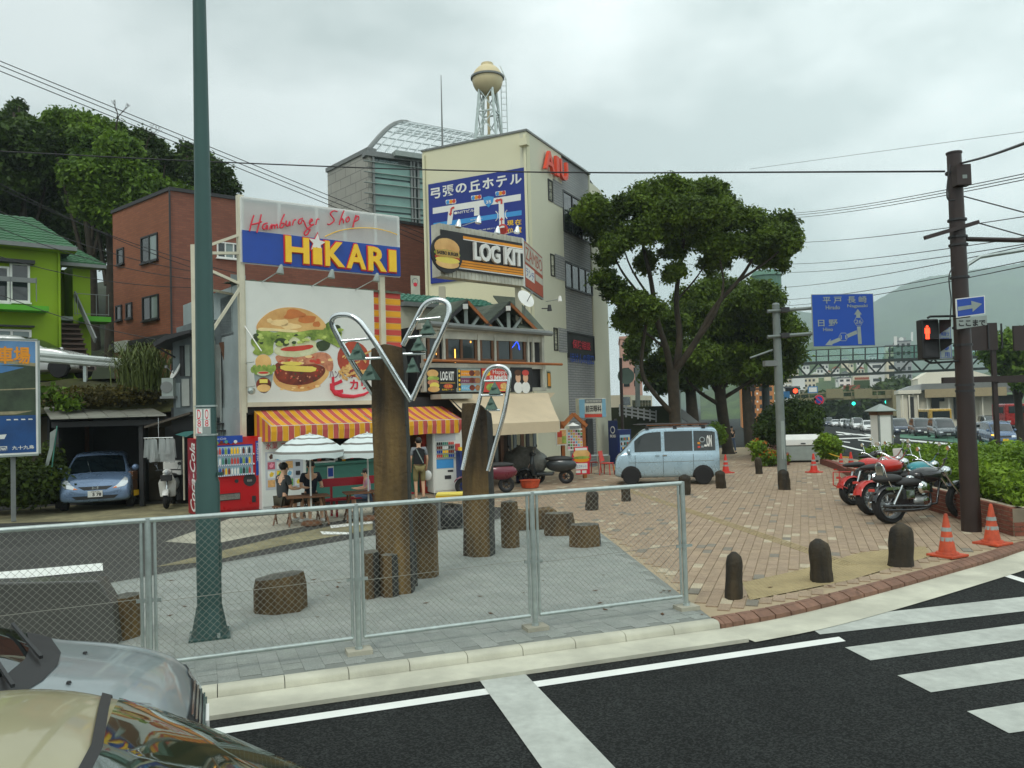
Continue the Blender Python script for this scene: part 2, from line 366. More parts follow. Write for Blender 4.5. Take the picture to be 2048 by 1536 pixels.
def tiles(P,az,w,l,gw,gl,mats,pick,visfn,parent,name,h=.02,top=0.0,stagger=.5):
 a=V((math.sin(az),math.cos(az)));b=V((math.cos(az),-math.sin(az)))
 xs=[p[0]for p in P];ys=[p[1]for p in P];c0=V((sum(xs)/len(xs),sum(ys)/len(ys)));rad=max((V(p)-c0).length for p in map(lambda q:V((q[0],q[1])),P))
 cand=[]
 nb=int(rad/w)+1;na=int(rad/l)+1
 for i in range(-nb,nb+1):
  for j in range(-na,na+1):
   c=c0+b*(i*w)+a*(j*l+(stagger*l if i%2 else 0));
   if not visfn(c.x,c.y):continue
   k=[c+b*(sx*(w-gw)/2)+a*(sy*(l-gl)/2)for sx,sy in((-1,-1),(1,-1),(1,1),(-1,1))]
   if all(inpoly(q.x,q.y,P)for q in k):cand.append((c.length,c,k))
 cand.sort(key=lambda t:t[0])
 protos={}
 bulk=B()
 for n,(dist,c,k)in enumerate(cand):
  mi=pick(c)
  dzr=random.uniform(-.0015,.0015)
  if n<300:
   if mi not in protos:
    q=B();q.box((0,0,-h/2),(w-gw,l-gl,h),mats[mi]);protos[mi]=q.build(name,parent);o=protos[mi]
   else:o=sharemesh(protos[mi],name,parent)
   o.location=(c.x,c.y,zt(c.y)+top+dzr);o.rotation_euler=(0,0,-az)
  else:
   t=[V((p.x,p.y,zt(p.y)+top+dzr))for p in k];lo=[p-V((0,0,h))for p in t]
   bulk.add(t+lo,[(0,1,2,3),(0,4,5,1),(1,5,6,2),(2,6,7,3),(3,7,4,0)],mats[mi])
 if bulk.f:tag(bulk.build(name+'_field',parent),kind='stuff')
def vis(x,y,pad=40):
 d=V((x,y,zt(y)))-CP;z=d.dot(CF)
 if z<.5:return False
 u=1024+FPX*d.dot(CR)/z;v=768-FPX*d.dot(CU)/z
 return-pad<u<2048+pad and v<1536+pad
TB=[mat('tile_rose%d'%i,c,.85,var=.1,scale=14,bump=.15,bscale=90,stain=.16)for i,c in enumerate([c255(166,144,120),c255(169,147,122),c255(163,141,118),c255(167,145,122),c255(190,176,150),c255(134,127,114)])]
rg=random.Random(3)
def pickb(c):
 x=rg.random()
 return 4 if x<.04 else 5 if x<.075 else rg.choice([0,0,1,1,2,3])
plz=bpy.data.objects['brick_plaza'];gry=bpy.data.objects['plaza_bed']
tactile=[gx(*p)for p in((1485,1165),(1600,1140),(1720,1105),(1850,1092),(1862,1112),(1700,1160),(1500,1200))]
def visb(x,y):return vis(x,y)and y<46 and not inpoly(x,y,tactile)
tiles(brickP,R(20),.155,.31,.011,.005,TB,pickb,visb,plz,'tile')
TG=[mat('slab_grey%d'%i,c,.85,var=.08,scale=8,bump=.2,bscale=120,stain=.1)for i,c in enumerate([c255(150,155,148),c255(147,152,146),c255(153,157,151)])]
tiles(greyP,R(-22),.20,.20,.003,.003,TG,lambda c:rg.randrange(3),vis,gry,'slab')
mat('tactile',c255(168,150,110),.85,var=.1,scale=10,stain=.15)
b=B()
xs=[p[0]for p in tactile];ys=[p[1]for p in tactile]
b.poly([(p[0],p[1],.001)for p in tactile],'tactile')
y=min(ys)
while y<max(ys):
 x=min(xs)
 while x<max(xs):
  if inpoly(x,y,tactile):b.lathe([(.016,.001),(.010,.006)],(x,y,0),'tactile',n=5)
  x+=.06
 y+=.06
tag(b.build('tactile_paving',plz),kind='stuff')
b=B();ga=V(gx(1240,975)+(0,));gb=V(gx(1700,1130)+(0,));gd=(gb-ga);gl_=gd.length;gd.normalize();gn=V((-gd.y,gd.x,0))
for k in range(4):
 o=gn*(k-1.5)*.07;b.bar(ga+o+V((0,0,.002)),gb+o+V((0,0,.002)),.035,.008,'tactile')
tag(b.build('guiding_strip',plz),kind='stuff')
kerb=B();kr=None
def kerbstone(s0,ln):
 pr=[(-.0,-.2),(0,-.002),(.015,.006),(.10,.006),(.135,-.008),(.15,-.03),(.16,-.2)]
 q=B();vs=[]
 for s in(s0+.004,s0+ln-.004):
  for n,z in pr:vs.append(kp(s,n-.0,z))
 k=len(pr);q.add(vs,[tuple(range(k)),tuple(range(k,2*k))[::-1]]+[(i,i+1,i+1+k,i+k)for i in range(k-1)],'kerb_concrete');return q
kbase=kerbstone(0,.6).build('kerb',None,40);tag(kbase,kind='structure')
for i in range(1,15):kerbstone(i*.6,.6).build('kerb_stone',kbase,40)
ground_poly('gutter',[kp(-.05,.17)[:2],kp(9,.17)[:2],kp(9,.62)[:2],kp(-.05,.62)[:2]],-.075,MC['kerb_concrete'],skirt=.04)
mat('stain_mark',c255(186,186,172),.9,var=.25,scale=20)
ground_poly('edge_line',[kp(-1.05,.86)[:2],kp(9,.80)[:2],kp(9,.95)[:2],kp(-1.0,1.02)[:2]],-.114,MC['paint_white'])
stripe('stop_line',((955,1357),(1045,1344),(1232,1540),(1085,1540)),'paint_worn',z=-.109)
for k,p in enumerate((((1602,1244),(2060,1193),(2060,1222),(1640,1270)),((1690,1296),(2060,1247),(2060,1279),(1741,1322)),((1795,1352),(2060,1313),(2060,1357),(1862,1386)),((1934,1424),(2060,1404),(2060,1462),(2018,1468)))):
 far=[G(u,v,-.12)for u,v in p]
 d1=(far[1]-far[0]);far[1]=far[0]+d1*3;d2=far[2]-far[3];far[2]=far[3]+d2*3
 ground_poly('crossing_stripe',[tuple(q[:2])for q in far],-.113,MC['paint_worn'])
mat('kerb_brick',c255(134,100,82),.8,var=.2,scale=12,bump=.3,bscale=80,stain=.2)
rb=None;mat('kerb_bed',c255(150,140,120),.9)
def resample(P,st):
 o=[V(P[0])];acc=0
 for a,c in zip(P,P[1:]):
  a=V(a);c=V(c);l=(c-a).length;n=max(1,round(l/st))
  o+=[a+(c-a)*(i+1)/n for i in range(n)]
 return o
def smoothp(P,it=2):
 P=[V(p)for p in P]
 for _ in range(it):
  Q=[P[0]]
  for a,c in zip(P,P[1:]):Q+=[a*.75+c*.25,a*.25+c*.75]
  P=Q+[P[-1]]
 return P
kc3=smoothp([(p[0],p[1],0)for p in kcw]+[(9.6,14.3,0),(11.5,15.6,0)]);kc3=resample(kc3,.22)
def off(P,d):
 o=[]
 for i,p in enumerate(P):
  t=(P[min(i+1,len(P)-1)]-P[max(i-1,0)]).normalized();o.append(p+V((t.y,-t.x,0))*d)
 return o
inner=off(kc3,.0);mid=off(kc3,.07);outer=off(kc3,.18);gut=off(kc3,.75)
bed=B()
for i in range(len(kc3)-1):bed.add([mid[i]-V((0,0,.02)),inner[i]-V((0,0,.02)),inner[i+1]-V((0,0,.02)),mid[i+1]-V((0,0,.02)),outer[i]-V((0,0,.12)),outer[i+1]-V((0,0,.12))],[(0,1,2,3),(4,0,3,5)],'kerb_bed')
bedo=tag(bed.build('brick_kerb'),kind='structure')
for i in range(len(kc3)-1):
 for(P0,P1,z0,z1)in((inner,mid,-.001,-.004),(mid,outer,-.006,-.05)):
  e=.03;c=[P0[i].lerp(P0[i+1],e),P1[i].lerp(P1[i+1],e),P1[i].lerp(P1[i+1],1-e),P0[i].lerp(P0[i+1],1-e)]
  mid_=sum(c,V((0,0,0)))/4;c=[mid_+(q-mid_)*.97 for q in c]
  q=B();q.add([c[0]+V((0,0,z0)),c[1]+V((0,0,z1)),c[2]+V((0,0,z1)),c[3]+V((0,0,z0)),c[0]-V((0,0,.1)),c[1]-V((0,0,.12)),c[2]-V((0,0,.12)),c[3]-V((0,0,.1))],[(0,1,2,3),(0,4,5,1),(1,5,6,2),(2,6,7,3),(3,7,4,0)],'kerb_brick')
  q.build('brick',bedo)
g=B()
for i in range(len(kc3)-1):g.add([outer[i]-V((0,0,.1)),gut[i]-V((0,0,.108)),gut[i+1]-V((0,0,.108)),outer[i+1]-V((0,0,.1))],[(0,1,2,3)],'kerb_concrete')
tag(g.build('gutter_strip'),kind='structure')
ground_poly('lane_line',[tuple(G(u,v,-.12)[:2])for u,v in((1990,1141),(2060,1162),(2060,1170),(1985,1146))],-.113,MC['paint_white'])
ground_poly('stop_mark',[gx(*p)for p in((-60,1148),(205,1125),(206,1140),(-60,1165))],-.008,MC['paint_white'])
b=B()
for p in(((660,1050),(745,1042),(745,1046),(662,1056)),((640,1062),(700,1064),(700,1068),(645,1068))):
 b.poly([(*gx(*q),-.006)for q in p],'paint_white')
tag(b.build('pavement_marking'),kind='structure')
mat('green_lane',c255(70,120,95),.8,var=.1,scale=2)
def fr(name,pts,m='paint_white',z=-.108):return ground_poly(name,[tuple(G(u,v,-.12)[:2])for u,v in pts],z,MC[m])
fr('road_line',((1675,888),(1750,905),(1750,908),(1675,890.5)))
fr('road_line',((1672,877),(1755,874),(1755,876),(1672,879)))
fr('road_line',((1716,879),(1756,884),(1756,886.5),(1716,881)))
fr('road_line',((1680,882),(1700,884),(1700,886),(1680,884)))
for i in range(6):fr('crossing_bar',((1672+i*14,868-i*.1),(1682+i*14,868.5),(1690+i*14,870.5),(1678+i*14,870)))
fr('crossing_edge',((1672,863),(1760,873),(1760,875.5),(1672,865)))
fr('green_bay',((1800,868),(1900,872),(2060,890),(2060,902),(1900,884),(1800,875)),'green_lane',-.112)
for i in range(8):fr('zebra_bar',((1985+i*9,893-i*.4),(1991+i*9,893-i*.4),(2010+i*9,912),(2002+i*9,912)),'paint_white')
fr('road_line',((1800,878),(1980,893),(2060,899),(2060,902),(1980,896),(1800,881)))
for n_ in TB:speckle(n_.name,120,.9,1.25)
for n_ in TG:speckle(n_.name,150,.88,1.2)
lf=B();rgl=random.Random(9)
for _ in range(70):
 u=rgl.uniform(300,2000);v=rgl.uniform(1150,1240)if rgl.random()<.5 else rgl.uniform(1000,1200);p=G(u,v);a=rgl.uniform(0,6.28);s_=rgl.uniform(.012,.035);d_=V((math.cos(a),math.sin(a),0));e_=V((-d_.y,d_.x,0));h_=.012
 if kn.dot(p-kA)>-.05:continue
 lf.add([p+d_*s_*2+V((0,0,h_)),p+e_*s_*.8+V((0,0,h_*.5)),p-d_*s_*2+V((0,0,h_)),p-e_*s_*.8+V((0,0,h_*.5))],[(0,1,2,3)],mat('dead_leaf',c255(92,64,38),.9,var=.3,scale=20))
tag(lf.build('fallen_leaves'),kind='stuff')
# ================= helpers for buildings =================
def brickmat(name,az,c1,c2,mortar,bw=.22,bh=.07,ms=.012,offs=.5,bump=.25,rough=.85,stain=.15):
 m=bpy.data.materials.new(name);m.use_nodes=True;MC[name]=m;N=m.node_tree.nodes;L=m.node_tree.links;b=N['Principled BSDF']
 g=N.new('ShaderNodeNewGeometry');sx=N.new('ShaderNodeSeparateXYZ');L.new(g.outputs['Position'],sx.inputs[0])
 vm=N.new('ShaderNodeVectorMath');vm.operation='DOT_PRODUCT';vm.inputs[1].default_value=(math.sin(R(az)),math.cos(R(az)),0);L.new(g.outputs['Position'],vm.inputs[0])
 cb=N.new('ShaderNodeCombineXYZ');L.new(vm.outputs['Value'],cb.inputs[0]);L.new(sx.outputs['Z'],cb.inputs[1])
 br=N.new('ShaderNodeTexBrick');br.inputs['Scale'].default_value=1;br.inputs['Brick Width'].default_value=bw;br.inputs['Row Height'].default_value=bh;br.inputs['Mortar Size'].default_value=ms
 br.offset=offs;br.inputs['Color1'].default_value=(*c1,1);br.inputs['Color2'].default_value=(*c2,1);br.inputs['Mortar'].default_value=(*mortar,1);br.inputs['Bias'].default_value=-.1
 L.new(cb.outputs[0],br.inputs['Vector'])
 n=N.new('ShaderNodeTexNoise');n.inputs['Scale'].default_value=.5;n.inputs['Detail'].default_value=6;L.new(g.outputs['Position'],n.inputs['Vector'])
 r=N.new('ShaderNodeValToRGB');r.color_ramp.elements[0].position=.35;r.color_ramp.elements[1].position=.65;r.color_ramp.elements[0].color=(1-stain,)*3+(1,);r.color_ramp.elements[1].color=(1.05,1.05,1.05,1);L.new(n.outputs['Fac'],r.inputs['Fac'])
 q=N.new('ShaderNodeMix');q.data_type='RGBA';q.blend_type='MULTIPLY';q.inputs['Factor'].default_value=1;L.new(br.outputs['Color'],q.inputs['A']);L.new(r.outputs['Color'],q.inputs['B']);L.new(q.outputs['Result'],b.inputs['Base Color'])
 b.inputs['Roughness'].default_value=rough
 bp=N.new('ShaderNodeBump');bp.inputs['Strength'].default_value=bump;bp.inputs['Distance'].default_value=.01;bp.invert=True;L.new(br.outputs['Fac'],bp.inputs['Height']);L.new(bp.outputs[0],b.inputs['Normal'])
 return m
def window(parent,F,s0,s1,t0,t1,nx=2,ny=1,fw=.05,fm='graypaint',gm='dglass',n0=0.0,sill=True,curtain=None):
 b=B();d=.06
 b.fb(F,s0,s1,t0,t0+fw,n0,n0+d,fm);b.fb(F,s0,s1,t1-fw,t1,n0,n0+d);b.fb(F,s0,s0+fw,t0+fw,t1-fw,n0,n0+d);b.fb(F,s1-fw,s1,t0+fw,t1-fw,n0,n0+d)
 for i in range(1,nx):x=s0+(s1-s0)*i/nx;b.fb(F,x-fw*.5,x+fw*.5,t0+fw,t1-fw,n0,n0+d*.9)
 for i in range(1,ny):y=t0+(t1-t0)*i/ny;b.fb(F,s0+fw,s1-fw,y-fw*.4,y+fw*.4,n0,n0+d*.8)
 if sill:b.fb(F,s0-.04,s1+.04,t0-.05,t0,n0,n0+.11)
 w=b.build('window',parent)
 p=B()
 for i in range(nx):
  a=s0+(s1-s0)*i/nx;c=s0+(s1-s0)*(i+1)/nx
  p.fb(F,a+fw*.6,c-fw*.6,t0+fw,t1-fw,n0+.005,n0+.02,(curtain if(curtain and i%2)else gm))
 p.build('pane',w);return w
def winpx(parent,F,u0,v0,u1,v1,**k):
 a=F.px(u0,v0);c=F.px(u1,v1);return window(parent,F,a[0],c[0],min(a[1],c[1]),max(a[1],c[1]),**k)
def extr(F,pts,n0,n1,m,b=None):
 b=b or B();b.fp(F,pts,n0,n1,m);return b
mat('curtain',c255(150,160,155),.8,var=.1,scale=5)
mat('curtain_glass',c255(120,135,132),.12,var=.12,scale=2,spec=.7)
AZ=51
FS=Frame(D(490,1025,21.3),AZ)
BR=Frame(D(345,700,31),AZ);BL=Frame(D(345,700,31),130)
mrb=brickmat('red_brick',AZ,c255(142,88,70),c255(126,76,62),c255(122,82,68),bw=.3,bh=.09)
mrl=brickmat('red_brick_left',130,c255(152,92,64),c255(136,80,56),c255(128,86,66),bw=.3,bh=.09)
ztop=BR.px(345,382)[1]
t=thing('brick_building','red brick block with dark roof edge standing behind the burger shop sign','building',(BR.o.x,BR.o.y,3.6))
sL=BL.px(225,428)[0]
b=B();b.fb(BR,0,14,2.0,ztop,-.3,0,mrb);b.build('front_wall',t)
b=B();b.fb(BL,sL,0,2.0,ztop,-.3,0,mrl);b.build('side_wall',t)
b=B();pk=BL.P(sL,0);b.poly([BR.P(0,ztop-.02,-.1),BR.P(14,ztop-.02,-.1),BR.P(14,ztop-.02,-8),(pk.x,pk.y,ztop-.02)],'dark')
b.fb(BR,-.05,14.05,ztop,ztop+.14,-.35,.06,'dark');b.fb(BL,sL-.05,.02,ztop,ztop+.14,-.35,.06,'dark');b.build('roof',t)
b=B();b.fb(BR,-.06,.0,2,ztop,0,.05,'dark');b.build('corner_trim',t)
for p in((283,476,317,519),(235,499,249,527),(286,595,319,637),(232.5,612,245,640),(253,607,265.5,636)):
 winpx(t,BL,*p,nx=2 if p[2]-p[0]>20 else 1,fm='black',curtain='curtain_glass',fw=.06)
winpx(t,BR,433,483,483,520,nx=3,fm='white',curtain='curtain_glass')
a=BL.px(228,690);c=BL.px(345,668)
b=B();b.fp(BL,[(a[0],a[1]),(0,c[1]),(0,c[1]-.25),(a[0],a[1]-.25)],0,.25,'dark');b.build('ledge',t)
b=B();b.fb(BL,BL.px(236,0)[0],BL.px(258,0)[0],BL.px(250,705)[1],BL.px(250,684)[1],.02,.35,'white');tag(b.build('air_conditioner'),'white outdoor unit low on the side wall of the brick block','air conditioner')
mat('lime',c255(142,174,26),.75,var=.06,scale=.8,bump=.15,bscale=30,stain=.12)
mat('green_trim',c255(88,172,40),.7,var=.08,stain=.15)
mat('roof_green',c255(48,100,62),.6,var=.18,scale=5,stain=.2)
mat('stair_brown',c255(84,66,56),.7,var=.15)
def tileroof(F,s0,s1,t0,n0,t1,n1,m,parent,name='roof_tile',row=.3,wave=.24,cut=0.0,amp=.03):
 """courses of tiles from the eave (t0,n0) up to the ridge (t1,n1); cut shortens the top at the right side (hip)"""
 b=B();L_=math.hypot(t1-t0,n1-n0);nr=max(1,int(L_/row));K=max(2,int((s1-s0)/wave*4))
 for r in range(nr):
  f0=r/nr;f1=(r+1.15)/nr;vs=[]
  for f,up in((f0,.035),(f1,.0)):
   tt=t0+(t1-t0)*min(f,1);nn=n0+(n1-n0)*min(f,1)
   for k in range(K+1):
    e=s1-cut*min(f,1);s=s0+(e-s0)*k/K;w=amp*abs(math.sin(math.pi*(s-s0)/wave));vs.append(F.P(s,tt+up+w,nn))
  for k in range(K+1):
   tt=t0+(t1-t0)*f0;nn=n0+(n1-n0)*f0;e=s1-cut*f0;s=s0+(e-s0)*k/K;vs.append(F.P(s,tt-.01,nn))
  o=2*(K+1);b.add(vs,[(k,k+1,k+1+K+1,k+K+1)for k in range(K)]+[(o+k,o+k+1,k+1,k)for k in range(K)],m)
 return tag(b.build(name,parent),kind='stuff')
GH=Frame(D(118,700,28),AZ);
tz=GH.px(118,494)[1];g0=GH.px(-120,560)[0]
t=thing('green_house','bright lime green two storey house with green tiled roof on the terrace','house',(GH.o.x,GH.o.y,4.0))
b=B();b.fb(GH,g0,0,2.5,tz,-5,0,'lime');b.build('wall',t)
rz=GH.px(100,452)[1]
tileroof(GH,g0-.3,.5,tz-.1,.55,tz+1.5,-2.6,'roof_green',t,'roof',cut=.9)
hb=B();hb.add([GH.P(.5,tz-.1,.55),GH.P(-.4,tz+1.5,-2.6),GH.P(.5,tz-.1,-5.2)],[(0,1,2)],'roof_green');hb.fb(GH,g0-.3,.5,tz-.22,tz-.1,-.02,.5,'lime');hb.fb(GH,g0-.3,.5,tz-.2,tz-.06,.5,.6,'graypaint');hb.build('eave',t)
b=B();b.tube([GH.P(.02,tz-.2,.06),GH.P(.02,3.5,.06)],.045,'lime',6);b.build('drainpipe',t)
b=B();b.fpx(GH,-120,607,91,627,0,.7,'green_trim');bal=b.build('balcony',t)
winpx(t,GH,19,525,60,606,nx=1,fm='white',gm='dglass',fw=.07);winpx(t,GH,-60,528,19,606,nx=3,fm='white',gm='dglass',fw=.07)
b=B();b.fpx(GH,-120,516,67,524,0,.35,'dark');b.build('window_hood',t)
b=B();b.fpx(GH,-120,559,68,562,.55,.6,'graypaint')
for u in(-40,15,66):b.fpx(GH,u,560,u+2,607,.55,.6)
b.build('railing',t)
winpx(t,GH,-60,656,63,705,nx=3,fm='white',gm='curtain_glass',fw=.07)
b=B();b.fpx(GH,-120,649,67,653,0,.3,'dark');b.build('lower_window_hood',t)
G2=Frame(D(118,700,28)+GH.n*-1.3,AZ);e2=G2.px(181,600)[0];m2=G2.px(146,600)[0]
t2=t
b=B();zt2=G2.px(150,527)[1];b.fb(G2,m2,e2,2.5,zt2,-4,0,'lime');b.fb(G2,-.2,m2,2.5,zt2,-4,-1.6,'lime');b.build('rear_wall',t)
tileroof(G2,-.3,e2+.45,zt2-.05,.5,zt2+.85,-1.8,'roof_green',t,'lower_roof',cut=.5)
b=B();b.fb(G2,-.2,e2+.45,zt2-.18,zt2-.05,0,.5,'graypaint');b.build('lower_eave',t)
b=B();b.fpx(G2,157,637,211,649,-.1,.9,'green_trim');b.fpx(G2,120,632,146,641,-1.6,.0,'curtain');b.build('landing',t)
b=B()
for u in(140,145,182,206):b.fpx(G2,u,594,u+1.6,636,.8,.84,'graypaint')
b.fpx(G2,139,593,208,596,.8,.84);b.fpx(G2,139,632,208,634,.8,.84);b.build('landing_railing',t)
z1=G2.px(130,641)[1];
for i in range(9):
 b=B();z=z1-.2-i*.2;n=.15+i*.24;b.fb(G2,.08,G2.px(156,650)[0],z,z+.06,n,n+.26,'stair_brown');b.fb(G2,.08,G2.px(156,650)[0],z-.14,z,n+.005,n+.03,'stair_brown');b.build('stair_step',t)
a=G2.P(G2.px(148,600)[0],z1+1.0,.1);c=G2.P(G2.px(158,650)[0]+.1,z1-.9,2.2);b=B();b.bar(a,c,.05,.22,'graypaint');b.build('stair_rail',t)
mat('moss',c255(60,52,34),.95,var=.35,col2=c255(80,84,36),scale=1.6,bump=.8,bscale=14,stain=.3)
mat('soil',c255(74,66,52),.95,var=.3,scale=2,bump=.5,bscale=12)
mat('forest_floor',c255(40,48,26),.95,var=.3,scale=1)
b=B();b.poly([(-60,27,3.85),(-7.2,25.6,3.85),(-5,30,3.85),(-2,60,3.85),(-80,60,3.85)],'soil');tag(b.build('terrace'),kind='structure')
b=B();nx,nz=60,14;vs=[]
for j in range(nz+1):
 for i in range(nx+1):
  x=-30+i*(22.4/nx);f=j/nz;y=25.9-(1.9*(1-f))+math.sin(x*1.7+f*5)*.12;z=2.75+1.1*f+math.sin(x*3.1+j)*.05;vs.append((x,y,z))
b.add(vs,[(j*(nx+1)+i,j*(nx+1)+i+1,(j+1)*(nx+1)+i+1,(j+1)*(nx+1)+i)for j in range(nz)for i in range(nx)],'moss');tag(b.build('bank',None,80),kind='structure')
xa_=D(112,900,25).x;xb_=D(300,900,25).x
for x0,x1,lab in((-30.2,xa_,'dark earth retaining wall behind the billboard, left of the shed'),(xb_,-7.8,'dark earth retaining wall behind the hanging plastic bags')):b=B();b.box(((x0+x1)/2,25.0,1.35),(x1-x0,.4,2.7),'soil');tag(b.build('retaining_wall'),lab,'wall')
b=B();vs=[];nx,ny=30,20
for j in range(ny+1):
 for i in range(nx+1):
  x=-90+i*3.0;y=36+j*4;z=3.8+14*(1-math.exp(-max(0,(y-38))/22))*min(1,max(0,(2-x)/22))+math.sin(x*.4+y*.3)*.5;vs.append((x,y,z-.02 if y>36 else 3.7))
b.add(vs,[(j*(nx+1)+i,j*(nx+1)+i+1,(j+1)*(nx+1)+i+1,(j+1)*(nx+1)+i)for j in range(ny)for i in range(nx)],'forest_floor');tag(b.build('hill',None,80),kind='structure')
a=D(60,712,24.6);c=D(292,731,27.0);a=a+(a-c)*.8;d=(c-a).normalized();
t=thing('guard_rail','white corrugated guard rail along the terrace edge above the mossy bank','guard rail',(a.x,a.y,a.z))
b=B();up=V((0,0,1));nn=d.cross(up).normalized();pr=[(-.17,0),(-.12,.05),(-.05,.05),(0,0),(.05,.05),(.12,.05),(.17,0)]
b.add([p+up*z+nn*n for p in(a,c)for z,n in pr],[(i,i+1,i+8,i+7)for i in range(6)],mat('rail_white',c255(205,210,205),.4,.3,var=.1));b.build('rail',t)
for f in(.06,.38,.70,.97):
 p=a.lerp(c,f);q=B();q.bar(p+nn*-.08+up*.16,p+nn*-.08-up*.85,.1,.1,'galv');q.build('post',t)
t=thing('shed','dark open fronted shed with pale metal lean-to roof behind the blue hatchback','shed',(-11.5,23.4,0))
rl=[D(85,815,24.6),D(302,817,24.6),D(333,832,22.9),D(100,839,22.9)]
mat('metal_roof',c255(178,178,166),.45,.4,var=.12,scale=3,stain=.2)
for i in range(6):
 f0,f1=i/6+.004,(i+1)/6-.004;b=B();q=[rl[0].lerp(rl[1],f0),rl[0].lerp(rl[1],f1),rl[3].lerp(rl[2],f1),rl[3].lerp(rl[2],f0)];b.prism(q,(0,0,.04),'metal_roof');b.build('roof_sheet',t)
b=B()
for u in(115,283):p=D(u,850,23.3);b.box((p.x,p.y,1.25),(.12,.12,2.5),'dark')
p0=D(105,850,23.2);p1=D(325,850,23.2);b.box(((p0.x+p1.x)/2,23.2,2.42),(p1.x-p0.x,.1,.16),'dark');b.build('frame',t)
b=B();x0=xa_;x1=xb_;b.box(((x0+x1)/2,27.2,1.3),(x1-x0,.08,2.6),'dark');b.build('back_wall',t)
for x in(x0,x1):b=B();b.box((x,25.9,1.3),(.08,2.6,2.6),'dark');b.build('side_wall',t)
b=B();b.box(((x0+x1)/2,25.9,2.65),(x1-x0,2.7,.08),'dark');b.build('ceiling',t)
LF=Frame((D(120,900,26.6).x,26.6),90)
mat('lattice_wood',c255(92,50,36),.7,var=.25,scale=10)
b=B();b.fpx(LF,118,852,178,1000,-.06,0,'lattice_wood');b.build('door_panel',t)
b=B();a=LF.px(140,872);c=LF.px(163,925)
b.fb(LF,a[0],c[0],c[1],a[1],0,.015,'dark')
for i in range(6):
 y=c[1]+(a[1]-c[1])*(i)/5;b.bar(LF.P(a[0],y,.03),LF.P(c[0],min(y+.3,a[1]),.03),.025,.02,'curtain');b.bar(LF.P(c[0],y,.03),LF.P(a[0],min(y+.3,a[1]),.03),.025,.02)
b.build('lattice',t)
b=B();b.fpx(LF,139,858,160,868,0,.03,'white');tag(b.build('name_board'),'small pale notice board above the lattice door of the shed','sign')
BB=Frame(D(40,900,20.5),AZ);s1=BB.px(76,800)[0];s0=s1-3.2
zt_=BB.px(70,681)[1];zb_=BB.px(78,907)[1]
t=thing('billboard','tall billboard with a blue sea and islands picture and orange characters','billboard',(BB.o.x,BB.o.y,0))
b=B();b.fb(BB,s0,s1,zb_,zt_,-.08,0,'white');b.fb(BB,s1-.6,s1-.5,0,zb_,-.2,-.08,'graypaint');b.fb(BB,s0+.4,s0+.5,0,zb_,-.2,-.08);b.build('panel',t)
pb=B();H_=zt_-zb_;Z=lambda f:zb_+H_*(1-f)
mat('p_sky',c255(96,140,184),.5,var=.25,scale=2);mat('p_island',c255(58,72,52),.6,var=.45,scale=3);mat('p_sea',c255(22,74,132),.5,var=.25,scale=1.5);mat('p_sea2',c255(70,120,170),.5,var=.2,scale=3);mat('p_sand',c255(150,142,110),.6,var=.3,scale=6)
pb.fb(BB,s0+.05,s1-.05,Z(.22),Z(.01),.001,.003,'p_sky');pb.fb(BB,s0+.05,s1-.05,Z(.66),Z(.22),.001,.003,'p_island');pb.fb(BB,s0+.05,s1-.05,Z(.985),Z(.66),.001,.003,'p_sea')
pb.fp(BB,[(s0+.05,Z(.30)),(s1-.8,Z(.29)),(s1-.3,Z(.24)),(s1-.9,Z(.22)),(s0+.05,Z(.23))],.003,.005,'p_sea2')
pb.fp(BB,[(s0+.05,Z(.26)),(s1-.9,Z(.2)),(s1-.05,Z(.23)),(s1-.05,Z(.20)),(s1-.9,Z(.17)),(s0+.05,Z(.19))],.005,.007,'p_sand')
pb.fp(BB,[(s1-1.6,Z(.45)),(s1-.05,Z(.43)),(s1-.05,Z(.42)),(s1-1.6,Z(.44))],.003,.005,'p_sand');pb.fp(BB,[(s0+.05,Z(.665)),(s1-.5,Z(.65)),(s1-.1,Z(.62)),(s0+.05,Z(.64))],.003,.005,'p_sand')
pb.fp(BB,[(s1-1.3,Z(.86)),(s1-.75,Z(.86)),(s1-.7,Z(.82)),(s1-1.3,Z(.83))],.003,.006,'white');pb.fp(BB,[(s1-1.0,Z(.83)),(s1-.98,Z(.83)),(s1-.98,Z(.76)),(s1-1.0,Z(.76))],.003,.006)
for k in range(4):pb.fp(BB,[(s1-.7+k*.16,Z(.70)),(s1-.6+k*.16,Z(.70)),(s1-.62+k*.16,Z(.69)),(s1-.7+k*.16,Z(.69))],.003,.006)
pb.build('picture',t)
b=B();b.textpx(BB,'車場',-6,728,60,694,n0=.008,ext=.004,m=mat('orange_paint',c255(235,150,20),.5,var=.05),bold=.03)
b.text(BB,'駐',s1-2.1,BB.px(0,728)[1],s1-1.5,BB.px(0,694)[1],n0=.008,ext=.004,bold=.03)
b.textpx(BB,'九十九島',24,900,68,890,n0=.008,ext=.003,m='white',bold=.02);b.textpx(BB,'公園',-20,903,14,892,n0=.008,ext=.003,bold=.02);b.build('lettering',t)
b=B();b.fb(BB,s0-.03,s0,zb_,zt_,-.09,.02,'curtain');b.fb(BB,s1,s1+.05,zb_,zt_,-.09,.02);b.fb(BB,s0,s1,zb_-.05,zb_,-.09,.02);b.fb(BB,s0,s1,zt_,zt_+.04,-.09,.02);b.build('border',t)
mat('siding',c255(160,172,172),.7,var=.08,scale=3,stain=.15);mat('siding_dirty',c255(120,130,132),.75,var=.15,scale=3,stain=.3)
LF2=Frame((D(350,800,22.6).x,22.6),84)
OB=Frame(FS.P(-2.9,0,-1.6),AZ)
t=thing('clad_building','narrow old building with weathered grey boards and an outside stair beside the burger shop','building',(OB.o.x,OB.o.y,0))
zr=FS.px(480,560)[1]
